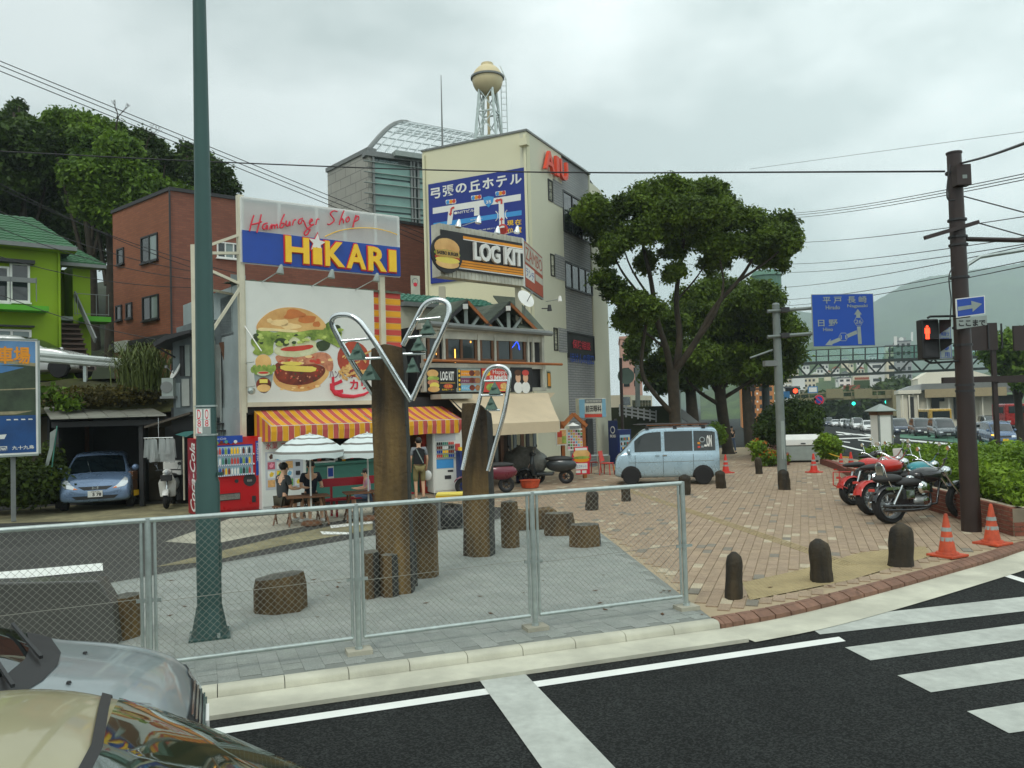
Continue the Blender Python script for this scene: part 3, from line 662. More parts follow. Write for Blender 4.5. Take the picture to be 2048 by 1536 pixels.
oa=OB.px(408,700)[0];oe=2.9;ob=OB.px(438,700)[0]
b=B();b.fb(OB,oa,oe,2.4,zr-.9,-2.5,0,'siding_dirty');b.fb(OB,ob,oe,0,2.4,-2.5,0,'siding_dirty');b.build('wall',t)
b=B();b.fb(OB,oa,OB.px(430,800)[0],2.4,OB.px(425,670)[1],0,.04,mat('blue_door',c255(44,60,84),.6,var=.2));b.build('door',t)
b=B();b.fb(OB,OB.px(430,800)[0],OB.px(441,800)[0],2.5,OB.px(440,690)[1],0,.1,'pale_panel');b.bar(OB.P(ob,4.6,.2),OB.P(ob+.5,2.5,.3),.12,.05,'brown');b.build('shutter',t)
ba=OB.px(468,600)[0];zb9=FS.px(470,657)[1]
for i in range(9):q=B();q.fb(OB,ba,oe-.02,zb9+i*.175,zb9+.165+i*.175,.9,.93,'siding');q.build('board',t)
b=B();b.fb(OB,ba,oe,zb9-.02,zr-.3,0,.895,'siding_dirty');b.fb(OB,ba-.02,oe,zb9-.1,zb9-.03,-.1,1.0,'dark');b.build('bay',t)
b=B();b.fb(OB,OB.px(470,700)[0],oe,2.9,zb9-.1,.0,.05,'dark');b.build('opening',t)
b=B();b.tube([OB.P(oe-.25,zb9-.2,.15),OB.P(oe-.25,2.2,.15)],.04,'pale_panel',6);b.tube([OB.P(oe-.1,zb9-1,.2),OB.P(oe-.12,1.2,.2),OB.P(oe-.4,1.1,.25),OB.P(oe-.1,.9,.25)],.025,'curtain',5);b.build('pipe',t)
b=B()
for i in range(7):b.add([OB.P(oa+.2,zr-.35+.05*i,1.2-.25*i),OB.P(2.95,zr-.35+.05*i,1.2-.25*i),OB.P(2.95,zr-.25+.05*i,.93-.25*i),OB.P(oa+.2,zr-.25+.05*i,.93-.25*i)],[(0,1,2,3)],mat('thatch',c255(104,100,78),.9,var=.35,scale=8))
b.build('roof_edge',t)
b=B()
st=OB.px(440,812)
for i in range(9):
 q=B();z=2.35-i*.2;q.fb(OB,oa+.15,ob,z-.04,z,.1+i*.13,.3+i*.13,'dark');q.build('stair_step',t)
b.bar(OB.P(ob+.05,2.4,0.1),OB.P(ob+.05,.6,1.4),.05,.35,'dark');b.build('stair_side',t)
b=B();b.fpx(LF2,330,757,353,793,-.1,.3,'curtain');ac_=LF2.px(340,775);b.disc(LF2,ac_[0],ac_[1],.16,.3,.315,'graypaint');b.fpx(LF2,328,793,356,797,-.2,.35,'graypaint');tag(b.build('air_conditioner'),'off-white outdoor unit on a bracket beside the satellite dish','air conditioner')
def dish(u,v,Y,r,az,name='satellite_dish',label='',m='white'):
 c=D(u,v,Y);ax=V((math.sin(az)*.9,-math.cos(az)*.9,.45)).normalized();b=B();pr=[(r*f,-.35*r*(1-f*f))for f in(0,.3,.6,.85,1)]
 b.lathe(pr,c,m,16,axis=ax);b.bar(c-ax*.1-V((0,0,r*.6)),c+ax*r,.02,.02,'graypaint');b.box(c+ax*r,(.07,.07,.07),'graypaint');b.bar(c-ax*.2*r,c-ax*.1-V((0,0,r*1.5)),.04,.04);return obj1(b,name,label,'satellite dish',50)
dish(350,742,22.6,.26,R(-50),label='small white satellite dish above the outdoor unit by the old clad building')
t=thing('shack','small grey shack with shutters under a dark eave left of the lamp post','shed',(LF2.o.x,LF2.o.y,0))
b=B();b.fpx(LF2,345,672,392,832,-1.5,0,'siding_dirty');b.build('wall',t)
b=B();b.fpp(LF2,[(322,690),(345,676),(395,664),(395,670),(348,684),(326,697)],-1.6,.7,'dark');b.build('eave',t)
b=B();b.fpx(LF2,360,692,369,752,.0,.05,'dark');b.build('window',t)
b=B();b.fpx(LF2,371,690,381,752,.0,.06,'curtain');b.build('shutter',t)
b=B();b.fpx(LF2,352,766,362,815,0,.05,'siding');b.build('panel',t)
b=B();b.fpx(LF2,364,758,380,812,0,.05,'pale_panel');b.build('panel',t)
b=B();b.bar(LF2.P(*LF2.px(325,697),.5),LF2.P(*LF2.px(350,715),.0),.04,.04,'dark');b.build('bracket',t)
t=thing('porch','dark open porch with a sloping rusty roof where plastic bags hang','shed',(LF2.o.x,LF2.o.y,0))
b=B();q=[LF2.px(296,856),LF2.px(386,828)];b.fp(LF2,[q[0],q[1],(q[1][0],q[1][1]+.06),(q[0][0],q[0][1]+.06)],-1.5,.3,mat('rust_roof',c255(90,82,72),.7,.3,var=.3,scale=8));b.build('roof',t)
b=B();b.fpx(LF2,290,835,400,1010,-1.75,-1.7,'dark');b.fpx(LF2,340,815,400,860,-1.7,-.1,'dark');b.build('wall',t)
b=B();b.fpx(LF2,366,868,371,1000,.0,.06,'post_cream' if 'post_cream' in MC else 'curtain');b.build('post',t)
b=B();b.fpp(LF2,[(352,869),(372,863),(392,861),(392,865),(374,874)],-.6,.1,mat('teal_sheet',c255(70,130,125),.6,var=.15));tag(b.build('sheet_roof'),'small teal sheet roof just left of the red vending machine','roof')
# ================= burger shop =================
mat('s_red',c255(206,72,62),.6,var=.05);mat('s_yellow',c255(238,170,22),.6,var=.05);mat('s_pale',c255(238,214,150),.6,var=.04)
mat('sign_white',c255(226,228,220),.45,var=.03,scale=2);mat('post_cream',c255(214,208,184),.5,var=.08,scale=3,stain=.12)
mat('blue_board',c255(20,72,170),.35,var=.08,scale=2,alpha=.93);mat('white_mesh',c255(226,230,228),.6,var=.03,alpha=.42)
mat('neon_red',c255(214,36,62),.4,var=.05);mat('neon_yellow',c255(244,196,40),.4,var=.05,emit=c255(244,196,40),es=.05)
t=thing('burger_shop','burger shop with striped awning and giant hamburger picture on its upper wall','shop',(FS.o.x,FS.o.y,0))
zS=FS.px(495,556)[1]
sE=FS.px(800,650)[0];sA=FS.px(925,850)[0]
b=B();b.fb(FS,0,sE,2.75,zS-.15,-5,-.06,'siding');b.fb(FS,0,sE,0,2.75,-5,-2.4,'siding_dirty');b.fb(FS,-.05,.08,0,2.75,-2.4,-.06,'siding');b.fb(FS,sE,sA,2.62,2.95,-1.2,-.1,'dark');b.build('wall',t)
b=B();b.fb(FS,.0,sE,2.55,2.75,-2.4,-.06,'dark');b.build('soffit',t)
tileroof(FS,-.1,sE,zS-.12,.12,zS-.02,-1.2,mat('roof_grey',c255(104,108,92),.8,var=.25,scale=6),t,'roof',row=.25,wave=.26,amp=.035)
bw1=FS.px(745,700)[0]
b=B();zb0=FS.px(497,805)[1];zb1=FS.px(492,563)[1];b.fb(FS,.06,bw1,zb0,zb1,.02,.14,'sign_white');board=b.build('picture_board',t)
b=B();b.fb(FS,.06,bw1+.02,zb0-.12,zb0,.02,.17,'post_cream');b.fb(FS,-.1,.06,2.6,FS.px(485,393)[1],.0,.16,'post_cream');b.build('board_frame',t)
def cp(cx,cy):return(480+cx/5.39,550+cy/5.39)
def poly6(b,pts,lev,m,sm=2):
 P=[V((*FS.px(*cp(*p)),0))for p in pts];
 if sm:
  for _ in range(sm):
   Q=[]
   for i in range(len(P)):a=P[i];c=P[(i+1)%len(P)];Q+=[a*.75+c*.25,a*.25+c*.75]
   P=Q
 b.fp(FS,[(p.x,p.y)for p in P],.14,.142+lev*.002,m)
mat('bun',c255(232,160,84),.5,var=.3,col2=c255(246,204,130),scale=1.1);mat('bun_edge',c255(244,222,160),.5,var=.1)
mat('lettuce',c255(112,150,44),.5,var=.45,col2=c255(186,206,96),scale=3.5);mat('lettuce_dark',c255(56,72,36),.5,var=.3,scale=5)
mat('onion',c255(206,206,140),.5,var=.15,col2=c255(232,232,196),scale=3);mat('tomato',c255(206,64,44),.5,var=.15,scale=3)
mat('bacon',c255(196,110,76),.5,var=.35,col2=c255(232,160,120),scale=5);mat('patty',c255(84,26,16),.5,var=.4,col2=c255(150,60,30),scale=3)
mat('cheese',c255(236,214,96),.5,var=.06);mat('fries',c255(224,160,78),.5,var=.3,col2=c255(246,206,130),scale=8)
pic=B()
poly6(pic,[(340,1060),(330,1140),(390,1215),(520,1255),(640,1262),(770,1235),(870,1165),(950,1060),(900,980),(400,980)],1,'bun')
poly6(pic,[(345,960),(420,940),(800,960),(900,1000),(890,1070),(800,1150),(640,1195),(450,1180),(350,1110)],2,'patty')
poly6(pic,[(345,870),(450,870),(560,900),(700,870),(830,830),(940,850),(985,950),(975,1045),(915,1040),(870,975),(760,960),(600,985),(480,960),(390,965)],3,'bacon')
poly6(pic,[(408,970),(600,985),(805,990),(785,1052),(600,1045),(415,1030)],4,'cheese',1)
poly6(pic,[(430,945),(560,935),(660,950),(600,985),(450,970)],5,'cheese',1)
poly6(pic,[(345,800),(450,690),(620,655),(760,690),(845,790),(790,850),(620,892),(430,885),(350,850)],5,'onion')
poly6(pic,[(780,730),(900,700),(960,740),(920,820),(820,830)],5,'lettuce_dark');poly6(pic,[(340,700),(440,670),(530,690),(470,745),(350,740)],6,'lettuce_dark')
poly6(pic,[(405,805),(480,778),(620,768),(755,752),(770,790),(600,828),(430,822)],7,'tomato',1)
poly6(pic,[(95,690),(160,655),(150,585),(260,590),(330,630),(430,610),(560,630),(650,600),(690,540),(760,580),(860,560),(960,490),(1010,560),(1080,620),(1060,680),(1115,745),(1060,800),(950,740),(860,700),(760,690),(700,660),(640,715),(560,660),(500,715),(430,680),(350,700),(330,780),(340,860),(200,880),(105,850),(150,790),(100,760)],8,'lettuce',1)
poly6(pic,[(680,560),(760,600),(900,560),(1000,640),(900,690),(760,650)],9,'lettuce',1);poly6(pic,[(120,720),(260,640),(340,680),(300,780),(180,820)],9,'lettuce',1)
poly6(pic,[(165,612),(150,560),(190,490),(280,410),(400,362),(540,352),(690,378),(800,435),(880,510),(905,560),(880,600),(760,590),(600,625),(440,610),(320,600)],10,'bun')
poly6(pic,[(165,612),(170,570),(320,580),(450,590),(600,600),(600,628),(450,622),(330,606)],11,'bun_edge')
rb_=random.Random(6);mat('lettuce_hi',c255(196,212,112),.5,var=.15,scale=6);mat('bun_hi',c255(250,214,150),.5,var=.08);mat('bun_dark',c255(206,120,56),.5,var=.15)
def scrap(x,y,r,lev,m,k=7,el=1.0):
 a0=rb_.uniform(0,6.28);poly6(pic,[(x+r*el*rb_.uniform(.5,1)*math.cos(a0+6.283*i/k),y+r*rb_.uniform(.5,1)*math.sin(a0+6.283*i/k))for i in range(k)],lev,m,1)
for i in range(46):f=rb_.random();x=120+960*f;y=690-130*max(0,f-.55)/.45*.8+rb_.uniform(-55,70)*(1-.4*abs(f-.5));scrap(x,y,rb_.uniform(12,34),12+i*.12,['lettuce_hi','lettuce','lettuce_dark','lettuce'][i%4],7,1.6)
for x,y,r,m,e in((420,520,60,'bun_hi',2.2),(300,500,30,'bun_hi',1.6),(560,430,70,'bun_dark',2.4),(700,480,60,'bun_dark',2),(800,540,44,'bun_dark',1.5),(520,560,50,'bun_hi',3)):scrap(x,y,r,11.3,m,10,e)
for i in range(60):scrap(rb_.uniform(370,880),rb_.uniform(985,1150),rb_.uniform(6,18),2.1+i*.01,['bacon','patty','tomato','lettuce_dark'][i%4],6)
for i in range(26):scrap(rb_.uniform(360,950),rb_.uniform(880,960),rb_.uniform(10,26),3.3+i*.02,['bun_hi','bacon','tomato'][i%3],6,2.2)
for i in range(12):scrap(rb_.uniform(420,860),rb_.uniform(1190,1240),rb_.uniform(8,16),1.4+i*.02,['bun_hi','bun_dark'][i%2],6,2.5)
pic.disc(FS,FS.px(*cp(1200,910))[0],FS.px(*cp(1200,910))[1],.52,.14,.146,mat('onion_ring',c255(176,70,44),.5,var=.2,scale=4))
for k in range(26):
 rg2=random.Random(k);x=1010+rg2.random()*300;y=850+rg2.random()*250;l=60+rg2.random()*60;an=rg2.uniform(-.7,.9)
 poly6(pic,[(x,y),(x+l*math.cos(an),y+l*math.sin(an)),(x+l*math.cos(an)-8,y+l*math.sin(an)+24),(x-8,y+24)],4+k*.3,'fries',0)
pic.build('hamburger_picture',t)
b=B();s0,t0=FS.px(*cp(940,1118));s1,t1=FS.px(*cp(1420,1030))
b.text(FS,'ハンバーガーショップ',s0,t0,s0+2.55*(s1-s0)/2.4,t1,n0=.152,ext=.004,m=mat('plum',c255(120,60,90),.5,var=.05),bold=.01)
s0,t0=FS.px(*cp(970,1240));s1,t1=FS.px(*cp(1345,1130))
b.text(FS,'ヒ',s0-.02,t0-.1,s0+.33,t1+.08,n0=.156,ext=.004,m='neon_red',bold=.045);b.text(FS,'カリ',s0+.55,t0,s1,t1,n0=.156,ext=.004,bold=.03)
sw=[cp(960,1170),cp(965,1230),cp(1000,1275),cp(1080,1305),(480+1200/5.39,550+1312/5.39),cp(1310,1290),cp(1400,1240)];b.tube([FS.P(*FS.px(*p),.158)for p in sw],[.05,.06,.07,.06,.05,.04,.02],'neon_red',6)
b.build('lettering',t)
b=B();ys=[583.5+(i*13.2)for i in range(14)]
zA=FS.px(745,583)[1];pitch=(zA-2.95)/17
for i in range(17):
 z1=zA-i*pitch;b.fb(FS,bw1+.03,sE,z1-pitch+.012,z1-.012,.02,.06,'s_red' if i%2==0 else 's_yellow')
b.fb(FS,bw1+.02,sE,2.9,zA,.01,.045,'s_pale');b.build('striped_panel',t)
FA=FS.sh(1.15);sa0,za0=FA.px(541,854);sa1,za1=FA.px(925,838);zv=FA.px(541,884)[1];zw=FS.px(500,822)[1]
za=(za0+za1)/2
aw=thing('awning','red and yellow striped shop awning over the counter of the burger shop','awning',(FS.o.x,FS.o.y,0))
mat('a_red',c255(192,84,80),.8,var=.08,scale=4);mat('a_yellow',c255(228,166,30),.8,var=.08,scale=4);mat('a_pale',c255(236,210,150),.8,var=.05)
ns=38;w=(sa1-sa0)/ns
mats_={'a_red':B(),'a_yellow':B(),'a_pale':B()}
def sag(f):return-.03*math.sin(f*math.pi)
for i in range(ns):
 a=sa0+i*w;c=a+w;m='a_yellow' if i%2==0 else 'a_red';q=mats_[m];rr=random.uniform(-.012,.012)
 pts=[]
 for k in range(5):
  f=k/4;z=zw+(za-zw)*f+sag(f);n=.05+1.1*f
  pts.append((FS.P(a,z,n),FS.P(c,z,n)))
 pts.append((FS.P(a,za-.14,1.16+rr),FS.P(c,za-.14,1.16+rr)));pts.append((FS.P(a,zv+.01*math.sin(a*4),1.14-rr),FS.P(c,zv+.01*math.sin(c*4),1.14-rr)))
 q.add([p for pr in pts for p in pr],[(2*k,2*k+1,2*k+3,2*k+2)for k in range(len(pts)-1)],m)
 p=mats_['a_pale'];e=.012
 for k in range(len(pts)-1):p.add([pts[k][0]+FS.n*.004+V((0,0,.004)),pts[k][0]+FS.ux*e+FS.n*.004+V((0,0,.004)),pts[k+1][0]+FS.ux*e+FS.n*.004+V((0,0,.004)),pts[k+1][0]+FS.n*.004+V((0,0,.004))],[(0,1,2,3)],'a_pale')
for k in range(6):
 f0,f1=k/6,(k+1)/6;m='a_yellow' if k%2==0 else 'a_red'
 z0_,z1_=zw+(za-zw)*f0,zw+(za-zw)*f1;n0_,n1_=.05+1.1*f0,.05+1.1*f1
 mats_[m].add([FS.P(sa0,z0_,n0_),FS.P(sa0,z1_,n1_),FS.P(sa0,zv,n1_),FS.P(sa0,zv,n0_)],[(0,1,2,3)],m);mats_['a_red' if k%2==0 else 'a_yellow'].add([FS.P(sa1,z0_,n0_),FS.P(sa1,z1_,n1_),FS.P(sa1,zv,n1_),FS.P(sa1,zv,n0_)],[(0,1,2,3)],m)
cb=B();
for k,q in mats_.items():cb.add(q.v,q.f,k)
cb.build('canopy',aw)
b=B();b.tube([FS.P(sa0,za,1.12),FS.P(sa1,za,1.12)],.02,'galv',6)
for s in(sa0+.05,(sa0+sa1)/2,sa1-.05):b.tube([FS.P(s,zw-.05,.02),FS.P(s,za,1.12)],.018,'galv',6)
b.build('frame',aw)
b=B()
for s in(sa1-.05,):b.tube([FS.P(s,0,1.0),FS.P(s,za,1.0)],.03,'galv',8)
tag(b.build('awning_post'),'thin grey post holding the right end of the striped awning','post')
b=B();c0=FS.px(592,960)[0];FC=FS.sh(-.3)
mat('teal',c255(82,150,132),.6,var=.08,scale=2,stain=.1)
c0=FC.px(592,960)[0];c1=FC.px(860,960)[0]
t=thing('service_counter','teal panelled service counter under the striped awning','counter',(FS.o.x,FS.o.y,0))
b=B();b.fb(FC,c0,c1,0,1.05,-.5,0,'teal');b.build('front',t)
b=B();b.fb(FC,c0-.02,c1,1.05,1.12,-.55,.15,'teal');b.fb(FC,c0-.02,c0+1.15,1.12,1.16,-.3,.12,'white');b.build('top',t)
b=B();b.fb(FC,c0,c1+1.6,1.1,2.6,-1.6,-1.5,'dark');tag(b.build('serving_hatch'),'dark serving hatch wall behind the teal counter','wall')
b=B()
for i in range(7):b.box(FC.P(c0+.25+i*.26,1.16+.07,-.12),(.09,.09,.14+.05*(i%3)),['white','s_yellow','s_red','curtain'][i%4])
tag(b.build('counter_items'),'row of small boxes and cups on the teal counter','containers');bpy.data.objects['counter_items']['kind']='stuff'
b=B();b.fb(FC,c0+.2,c0+.9,1.45,2.05,-.3,-.27,mat('menu_yellow',c255(220,160,30),.6,var=.1))
for i in range(7):b.fb(FC,c0+.26,c0+.84,1.52+i*.07,1.54+i*.07,-.27,-.268,'brown')
tag(b.build('menu_board'),'orange menu board hanging behind the serving counter','menu board')
b=B();b.fb(FC,c0+2.4,c0+2.9,1.15,1.9,-.3,-.25,'brown')
for i in range(12):b.fb(FC,c0+2.42+.12*(i%4),c0+2.52+.12*(i%4),1.2+.22*(i//4),1.38+.22*(i//4),-.25,-.245,['white','s_yellow','curtain','wood'][i%4])
tag(b.build('photo_board'),'board covered with small photographs beside the serving hatch','notice board')
b=B();b.fb(FC,c0+3.1,c1+1.5,0,2.6,-.9,-.8,mat('wood_wall',c255(96,58,34),.7,var=.2,scale=8,streak=True));tag(b.build('wood_partition'),'brown wooden partition behind the standing customer','wall')
b=B();b.fb(FC,c0+.95,c0+1.15,.55,1.0,0,.02,'white');b.fb(FC,c0+.97,c0+1.13,.7,.95,.02,.022,'blue_board');tag(b.build('poster'),'small blue and white poster on the front of the teal counter','poster')
t=thing('shop_sign','large blue and white shop sign with yellow HiKARI letters on cream posts','sign',(FS.o.x,FS.o.y,0))
FN=FS.sh(.25);z_top=FN.px(484,394)[1];z_mid=FN.px(484,460)[1];z_bot=FN.px(484,524)[1];sR=FN.px(799,500)[0];sL0=FN.px(484,460)[0]
zt2_=FN.px(797,434)[1];zm2=FN.px(797,495)[1];zb2=FN.px(799,553)[1]
b=B();b.fp(FN,[(sL0,z_bot),(sR,zb2),(sR,zm2),(sL0,z_mid)],0,.03,'blue_board');b.build('blue_panel',t)
b=B();b.fp(FN,[(sL0,z_mid),(sR,zm2),(sR,zt2_),(sL0,z_top)],0,.015,'white_mesh');b.build('mesh_panel',t)
b=B()
def zat(f,a,c):return a+(c-a)*f
for f in(0,.22,.45,.63,.84,1.0):s=sL0+(sR-sL0)*f;b.fb(FN,s-.03,s+.03,zat(f,z_bot,zb2),zat(f,z_top,zt2_),-.08,-.02,'white')
for a,c in((z_top,zt2_),(z_mid,zm2),(z_bot,zb2)):b.prism([FN.P(sL0,a-.03,-.05),FN.P(sR,c-.03,-.05),FN.P(sR,c+.03,-.05),FN.P(sL0,a+.03,-.05)],FN.n*.02,'white')
b.build('frame',t)
b=B();pp=FN.px(483,700)[0];
b.fb(FN,pp-.0,pp+.12,0,z_top,-.2,-.06,'post_cream');pr_=FN.px(768,600)[0];b.fb(FN,pr_-.08,pr_+.08,2.7,zb2+.2,-.2,-.06,'post_cream');b.build('post',t)
bk=FS.P(-.9,0,1.35);z1_=D(388,500,19.6)
q=D(388,505,20.6)
b=B();b.box((q.x,q.y,q.z/2+.1),(.13,.13,q.z+.2),'post_cream');
e1=FN.P(sL0,0,-.1)
for v0,v1 in((500,467),(506,505),(528,568),(668,570)):
 a=D(392 if v0<600 else 420,v0,20.6);c=FN.P(sL0,FN.px(484,v1)[1],-.1);b.bar(a,c,.07,.07,'post_cream')
b.build('brace',t)
LT=B()
def c5(cx,cy):return(380+cx/4.267,370+cy/4.267)
strokes=[[(535,265),(515,320),(498,400)],[(598,258),(582,330),(560,412)],[(508,345),(560,335),(602,318)],[(650,330),(615,340),(606,378),(632,385),(650,335),(650,388)],[(668,385),(682,340),(690,348),(688,382)],[(688,360),(708,338),(712,378)],[(712,358),(732,335),(738,375)],[(795,255),(770,310),(750,375),(785,365),(795,330),(768,335)],[(812,310),(805,350),(828,358),(842,305),(842,355)],[(862,350),(872,305),(893,302)],[(950,290),(918,300),(912,338),(938,335),(952,290),(990,390),(1020,380),(985,440),(955,420),(1000,370),(1040,345)],[(1010,325),(1035,308),(1025,290),(1003,320),(1015,350),(1045,340)],[(1060,345),(1072,292),(1092,300)],[(1245,232),(1215,222),(1180,250),(1205,280),(1225,310),(1180,345),(1160,338)],[(1302,225),(1275,290),(1262,345)],[(1268,310),(1292,285),(1298,332)],[(1340,275),(1315,300),(1328,328),(1352,300),(1342,278)],[(1405,262),(1390,310),(1378,365)],[(1395,290),(1425,262),(1428,300),(1392,318)]]
for st in strokes:
 P=smoothp([FN.P(*FN.px(*c5(*p)),.09)for p in st],2);LT.tube(P,.022,'neon_red',5)
LT.tube(smoothp([FN.P(*FN.px(*c5(*p)),.09)for p in((1140,445),(1250,395),(1400,370),(1560,372),(1680,400),(1755,428))],2),.013,'neon_yellow',5)
LT.build('script_lettering',t)
b=B()
for ch,x0,x1,y0,y1 in(('H',806,1002,660,460),('I',1040,1112,678,545),('K',1145,1305,692,500),('A',1328,1485,712,520),('R',1512,1660,732,545),('I',1688,1745,742,565)):
 a=FN.px(*c5(x0,y0));c=FN.px(*c5(x1,y1));g=.035
 b.text(FN,ch,a[0]-g,a[1]-g,c[0]+g,c[1]+g,n0=.035,ext=.02,m='neon_red',bold=.045);b.text(FN,ch,a[0],a[1],c[0],c[1],n0=.06,ext=.05,m='neon_yellow',bold=.03)
 if ch in 'HI':
  for zz,dd in((a[1],.0),(c[1]-.07,0)):
   pass
a=FN.px(*c5(1075,500));
for r,m,n in((.33,'neon_red',.04),(.27,'white',.06)):b.fp(FN,[(a[0]+r*(1 if k%2==0 else .42)*math.sin(k*math.pi/5+.1),a[1]+r*(1 if k%2==0 else .42)*math.cos(k*math.pi/5+.1))for k in range(10)],n,n+.02,m)
b.build('lettering',t)
def spot(F,u,v,fu,fv,label,m='curtain',n=.9):
 e=F.P(*F.px(u,v,n),n);f=F.P(*F.px(fu,fv,.15),.15);b=B();b.tube([f,e],.014,'galv',5);b.lathe([(.03,.16),(.05,.12),(.10,-.06),(.10,-.09)],e,m,10,axis=(.15,.1,1));return obj1(b,'spotlight',label,'spotlight',40,group=None)
for i,(u,v,fu,fv,l)in enumerate(((561,541,524,564,'first clip spotlight under the blue sign, leftmost of three'),(663,550,623,573,'middle one of three clip spotlights under the blue sign'),(753,557,711,580,'third clip spotlight under the blue sign, beside the cream post'))):
 a=FS.px(u,v,.9);sp_=spot(FS,u,v,fu,fv,l)
HF=Frame(FS.P(-.0,0,.9),100);cu=FS.px(527,745,.9);
t=thing('hanging_sign','small hamburger shaped sign hanging from the left corner bracket','sign',(FS.o.x,FS.o.y,0))
b=B()
def ell(F,s,z,a,c,n0,n1,m,k=20,p0=0,p1=2*math.pi):b.fp(F,[(s+a*math.cos(p0+(p1-p0)*i/k),z+c*math.sin(p0+(p1-p0)*i/k))for i in range(k)],n0,n1,m)
H2=Frame(D(527,745,20.8),75);cs,cz=H2.px(527,747)
ell(H2,cs,cz,.235,.52,-.06,0,'curtain');b.build('backing',t)
b=B();ell(H2,cs,cz+.30,.20,.2,0,.006,'bun');ell(H2,cs,cz-.3,.19,.2,0,.006,'patty');ell(H2,cs,cz-.38,.17,.1,.006,.01,'bun')
for i in range(14):ell(H2,cs-.26+.04*i,cz+.1+.05*math.sin(i*2.1),.06,.09,.008,.012+.001*i,'lettuce',8)
ell(H2,cs,cz-.0,.16,.06,.03,.034,'onion');ell(H2,cs,cz+.02,.13,.03,.036,.04,'tomato');b.fb(H2,cs-.1,cs+.1,cz-.25,cz-.15,.03,.034,'cheese');b.build('picture',t)
b=B();b.tube([D(488,650,21.2),D(523,702,20.8)],.016,'white',5);b.tube([D(492,726,21.2),D(508,724,20.8)],.012,'galv',5);b.tube([D(492,775,21.2),D(510,772,20.8)],.012,'galv',5);b.build('bracket',t)
b=B();c=D(503,782,20.7);b.lathe([(.05,.1),(.09,.02),(.1,-.02)],c,'galv',12,axis=(.3,-.9,-.3));obj1(b,'floodlight','round floodlight clamped under the small hanging hamburger sign','floodlight',40)
def vending(label,o,az,w,h,d,body,front,side_text=None,rows=3,kind='cola'):
 F=Frame(o,az,o[2]if len(o)>2 else 0);t=thing('vending_machine',label,'vending machine',F.o)
 b=B();b.fb(F,0,w,.05,h,-d,0,body);b.fb(F,.04,w-.04,0,.05,-d+.05,-.06,'dark');b.build('cabinet',t,bevel=.012)
 b=B();b.fb(F,.03,w-.03,.12,h-.03,0,.02,front);b.build('front_panel',t)
 return F,t
mat('cola_red',c255(196,16,26),.3,var=.04,coat=.3);mat('cola_dark',c255(150,14,34),.35,var=.05)
o=D(396,1030,20.2);o.z=0
F,t=vending('red soft drink vending machine with white script lettering on its side, by the lamp post',o,AZ,1.62,1.98,.75,'cola_red','cola_red')
SF=Frame(o,141);SF=Frame(F.P(0,0,-.75),141)
b=B();b.fb(SF,0.02,.73,.06,1.96,.001,.006,'cola_dark');
TF=TFrame(SF.P(.62,.12,.008),V((0,0,1)),-SF.ux);b.text(TF,'Coca-Cola',0,0,1.75,.42,ext=.004,m='white',shear=.35,bold=.015);b.build('side_panel',t)
b=B();b.fb(F,.12,1.42,.98,1.78,.02,.022,'blue_board');
mat('vm_inside',c255(150,180,196),.5,var=.05,emit=c255(170,200,210),es=.12)
b.fb(F,.12,1.42,.98,1.74,.021,.024,'vm_inside');b.build('display_window',t)
cols=['s_red','lettuce','blue_board','neon_yellow','patty','white','dark','teal']
for r in range(3):
 b=B();z=1.03+r*.26
 for i in range(16):x=.17+i*.077;b.lathe([(.026,0),(.028,.02),(.028,.11),(.012,.15),(.012,.165)],F.P(x,z,.05),cols[(i//2+r*3+(i%3==0))%8],6)
 b.build('drink_row',t)
 b=B();b.fb(F,.12,1.44,z-.045,z-.01,.02,.09,'white')
 for i in range(24):b.fb(F,.13+i*.054,.155+i*.054,z-.04,z-.018,.09,.094,'blue_board')
 b.build('button_shelf',t)
b=B();b.fb(F,.02,1.15,1.84,2.02,.02,.05,'blue_board');b.fb(F,.04,.3,1.92,2.0,.05,.053,'cola_red');b.text(F,'Coca-Cola',.36,1.93,.72,1.98,n0=.052,ext=.002,m='white',shear=.3)
for i in range(8):b.disc(F,.12+i*.12,1.85+.01*(i%3),.045,.05,.06,cols[(i*3)%8],10)
b.fb(F,1.5,1.58,.95,1.85,.02,.026,'blue_board');TF=TFrame(F.P(1.525,1.8,.028),V((0,0,-1)),F.ux);b.text(TF,'DRINK',0,0,.5,.04,ext=.001,m='white');b.build('top_banner',t)
b=B();b.fb(F,.2,1.05,.38,.52,.02,.05,'steel');b.fb(F,.18,1.07,.36,.54,.02,.03,'dark');b.build('delivery_flap',t)
b=B();b.disc(F,1.33,.85,.17,.02,.035,'dark',16);b.fb(F,1.25,1.38,.8,.86,.035,.045,'steel');b.disc(F,.98,.84,.05,.02,.04,'dark',12);b.fb(F,1.38,1.48,.25,.42,.02,.03,'dark');b.fb(F,.33,.5,.62,.88,.02,.026,'white');b.disc(F,.415,.74,.05,.026,.03,'s_red',12);b.build('coin_panel',t)
o=FS.P(.25,0,.55);o.z=0;F,t=vending('white ice cream vending machine with rows of dessert pictures beside the red one',o,AZ,1.25,1.95,.7,'white','sign_white')
b=B();b.fb(F,.1,1.15,.55,1.55,.02,.024,mat('pale_grey',c255(196,200,206),.4,var=.04))
pc=[c255(220,170,110),c255(90,60,50),c255(190,90,110),c255(250,200,60),c255(100,170,90),c255(120,180,210),c255(240,150,170),c255(160,110,70)]
for i,c in enumerate(pc):mat('dessert%d'%i,c,.5,var=.25,scale=20)
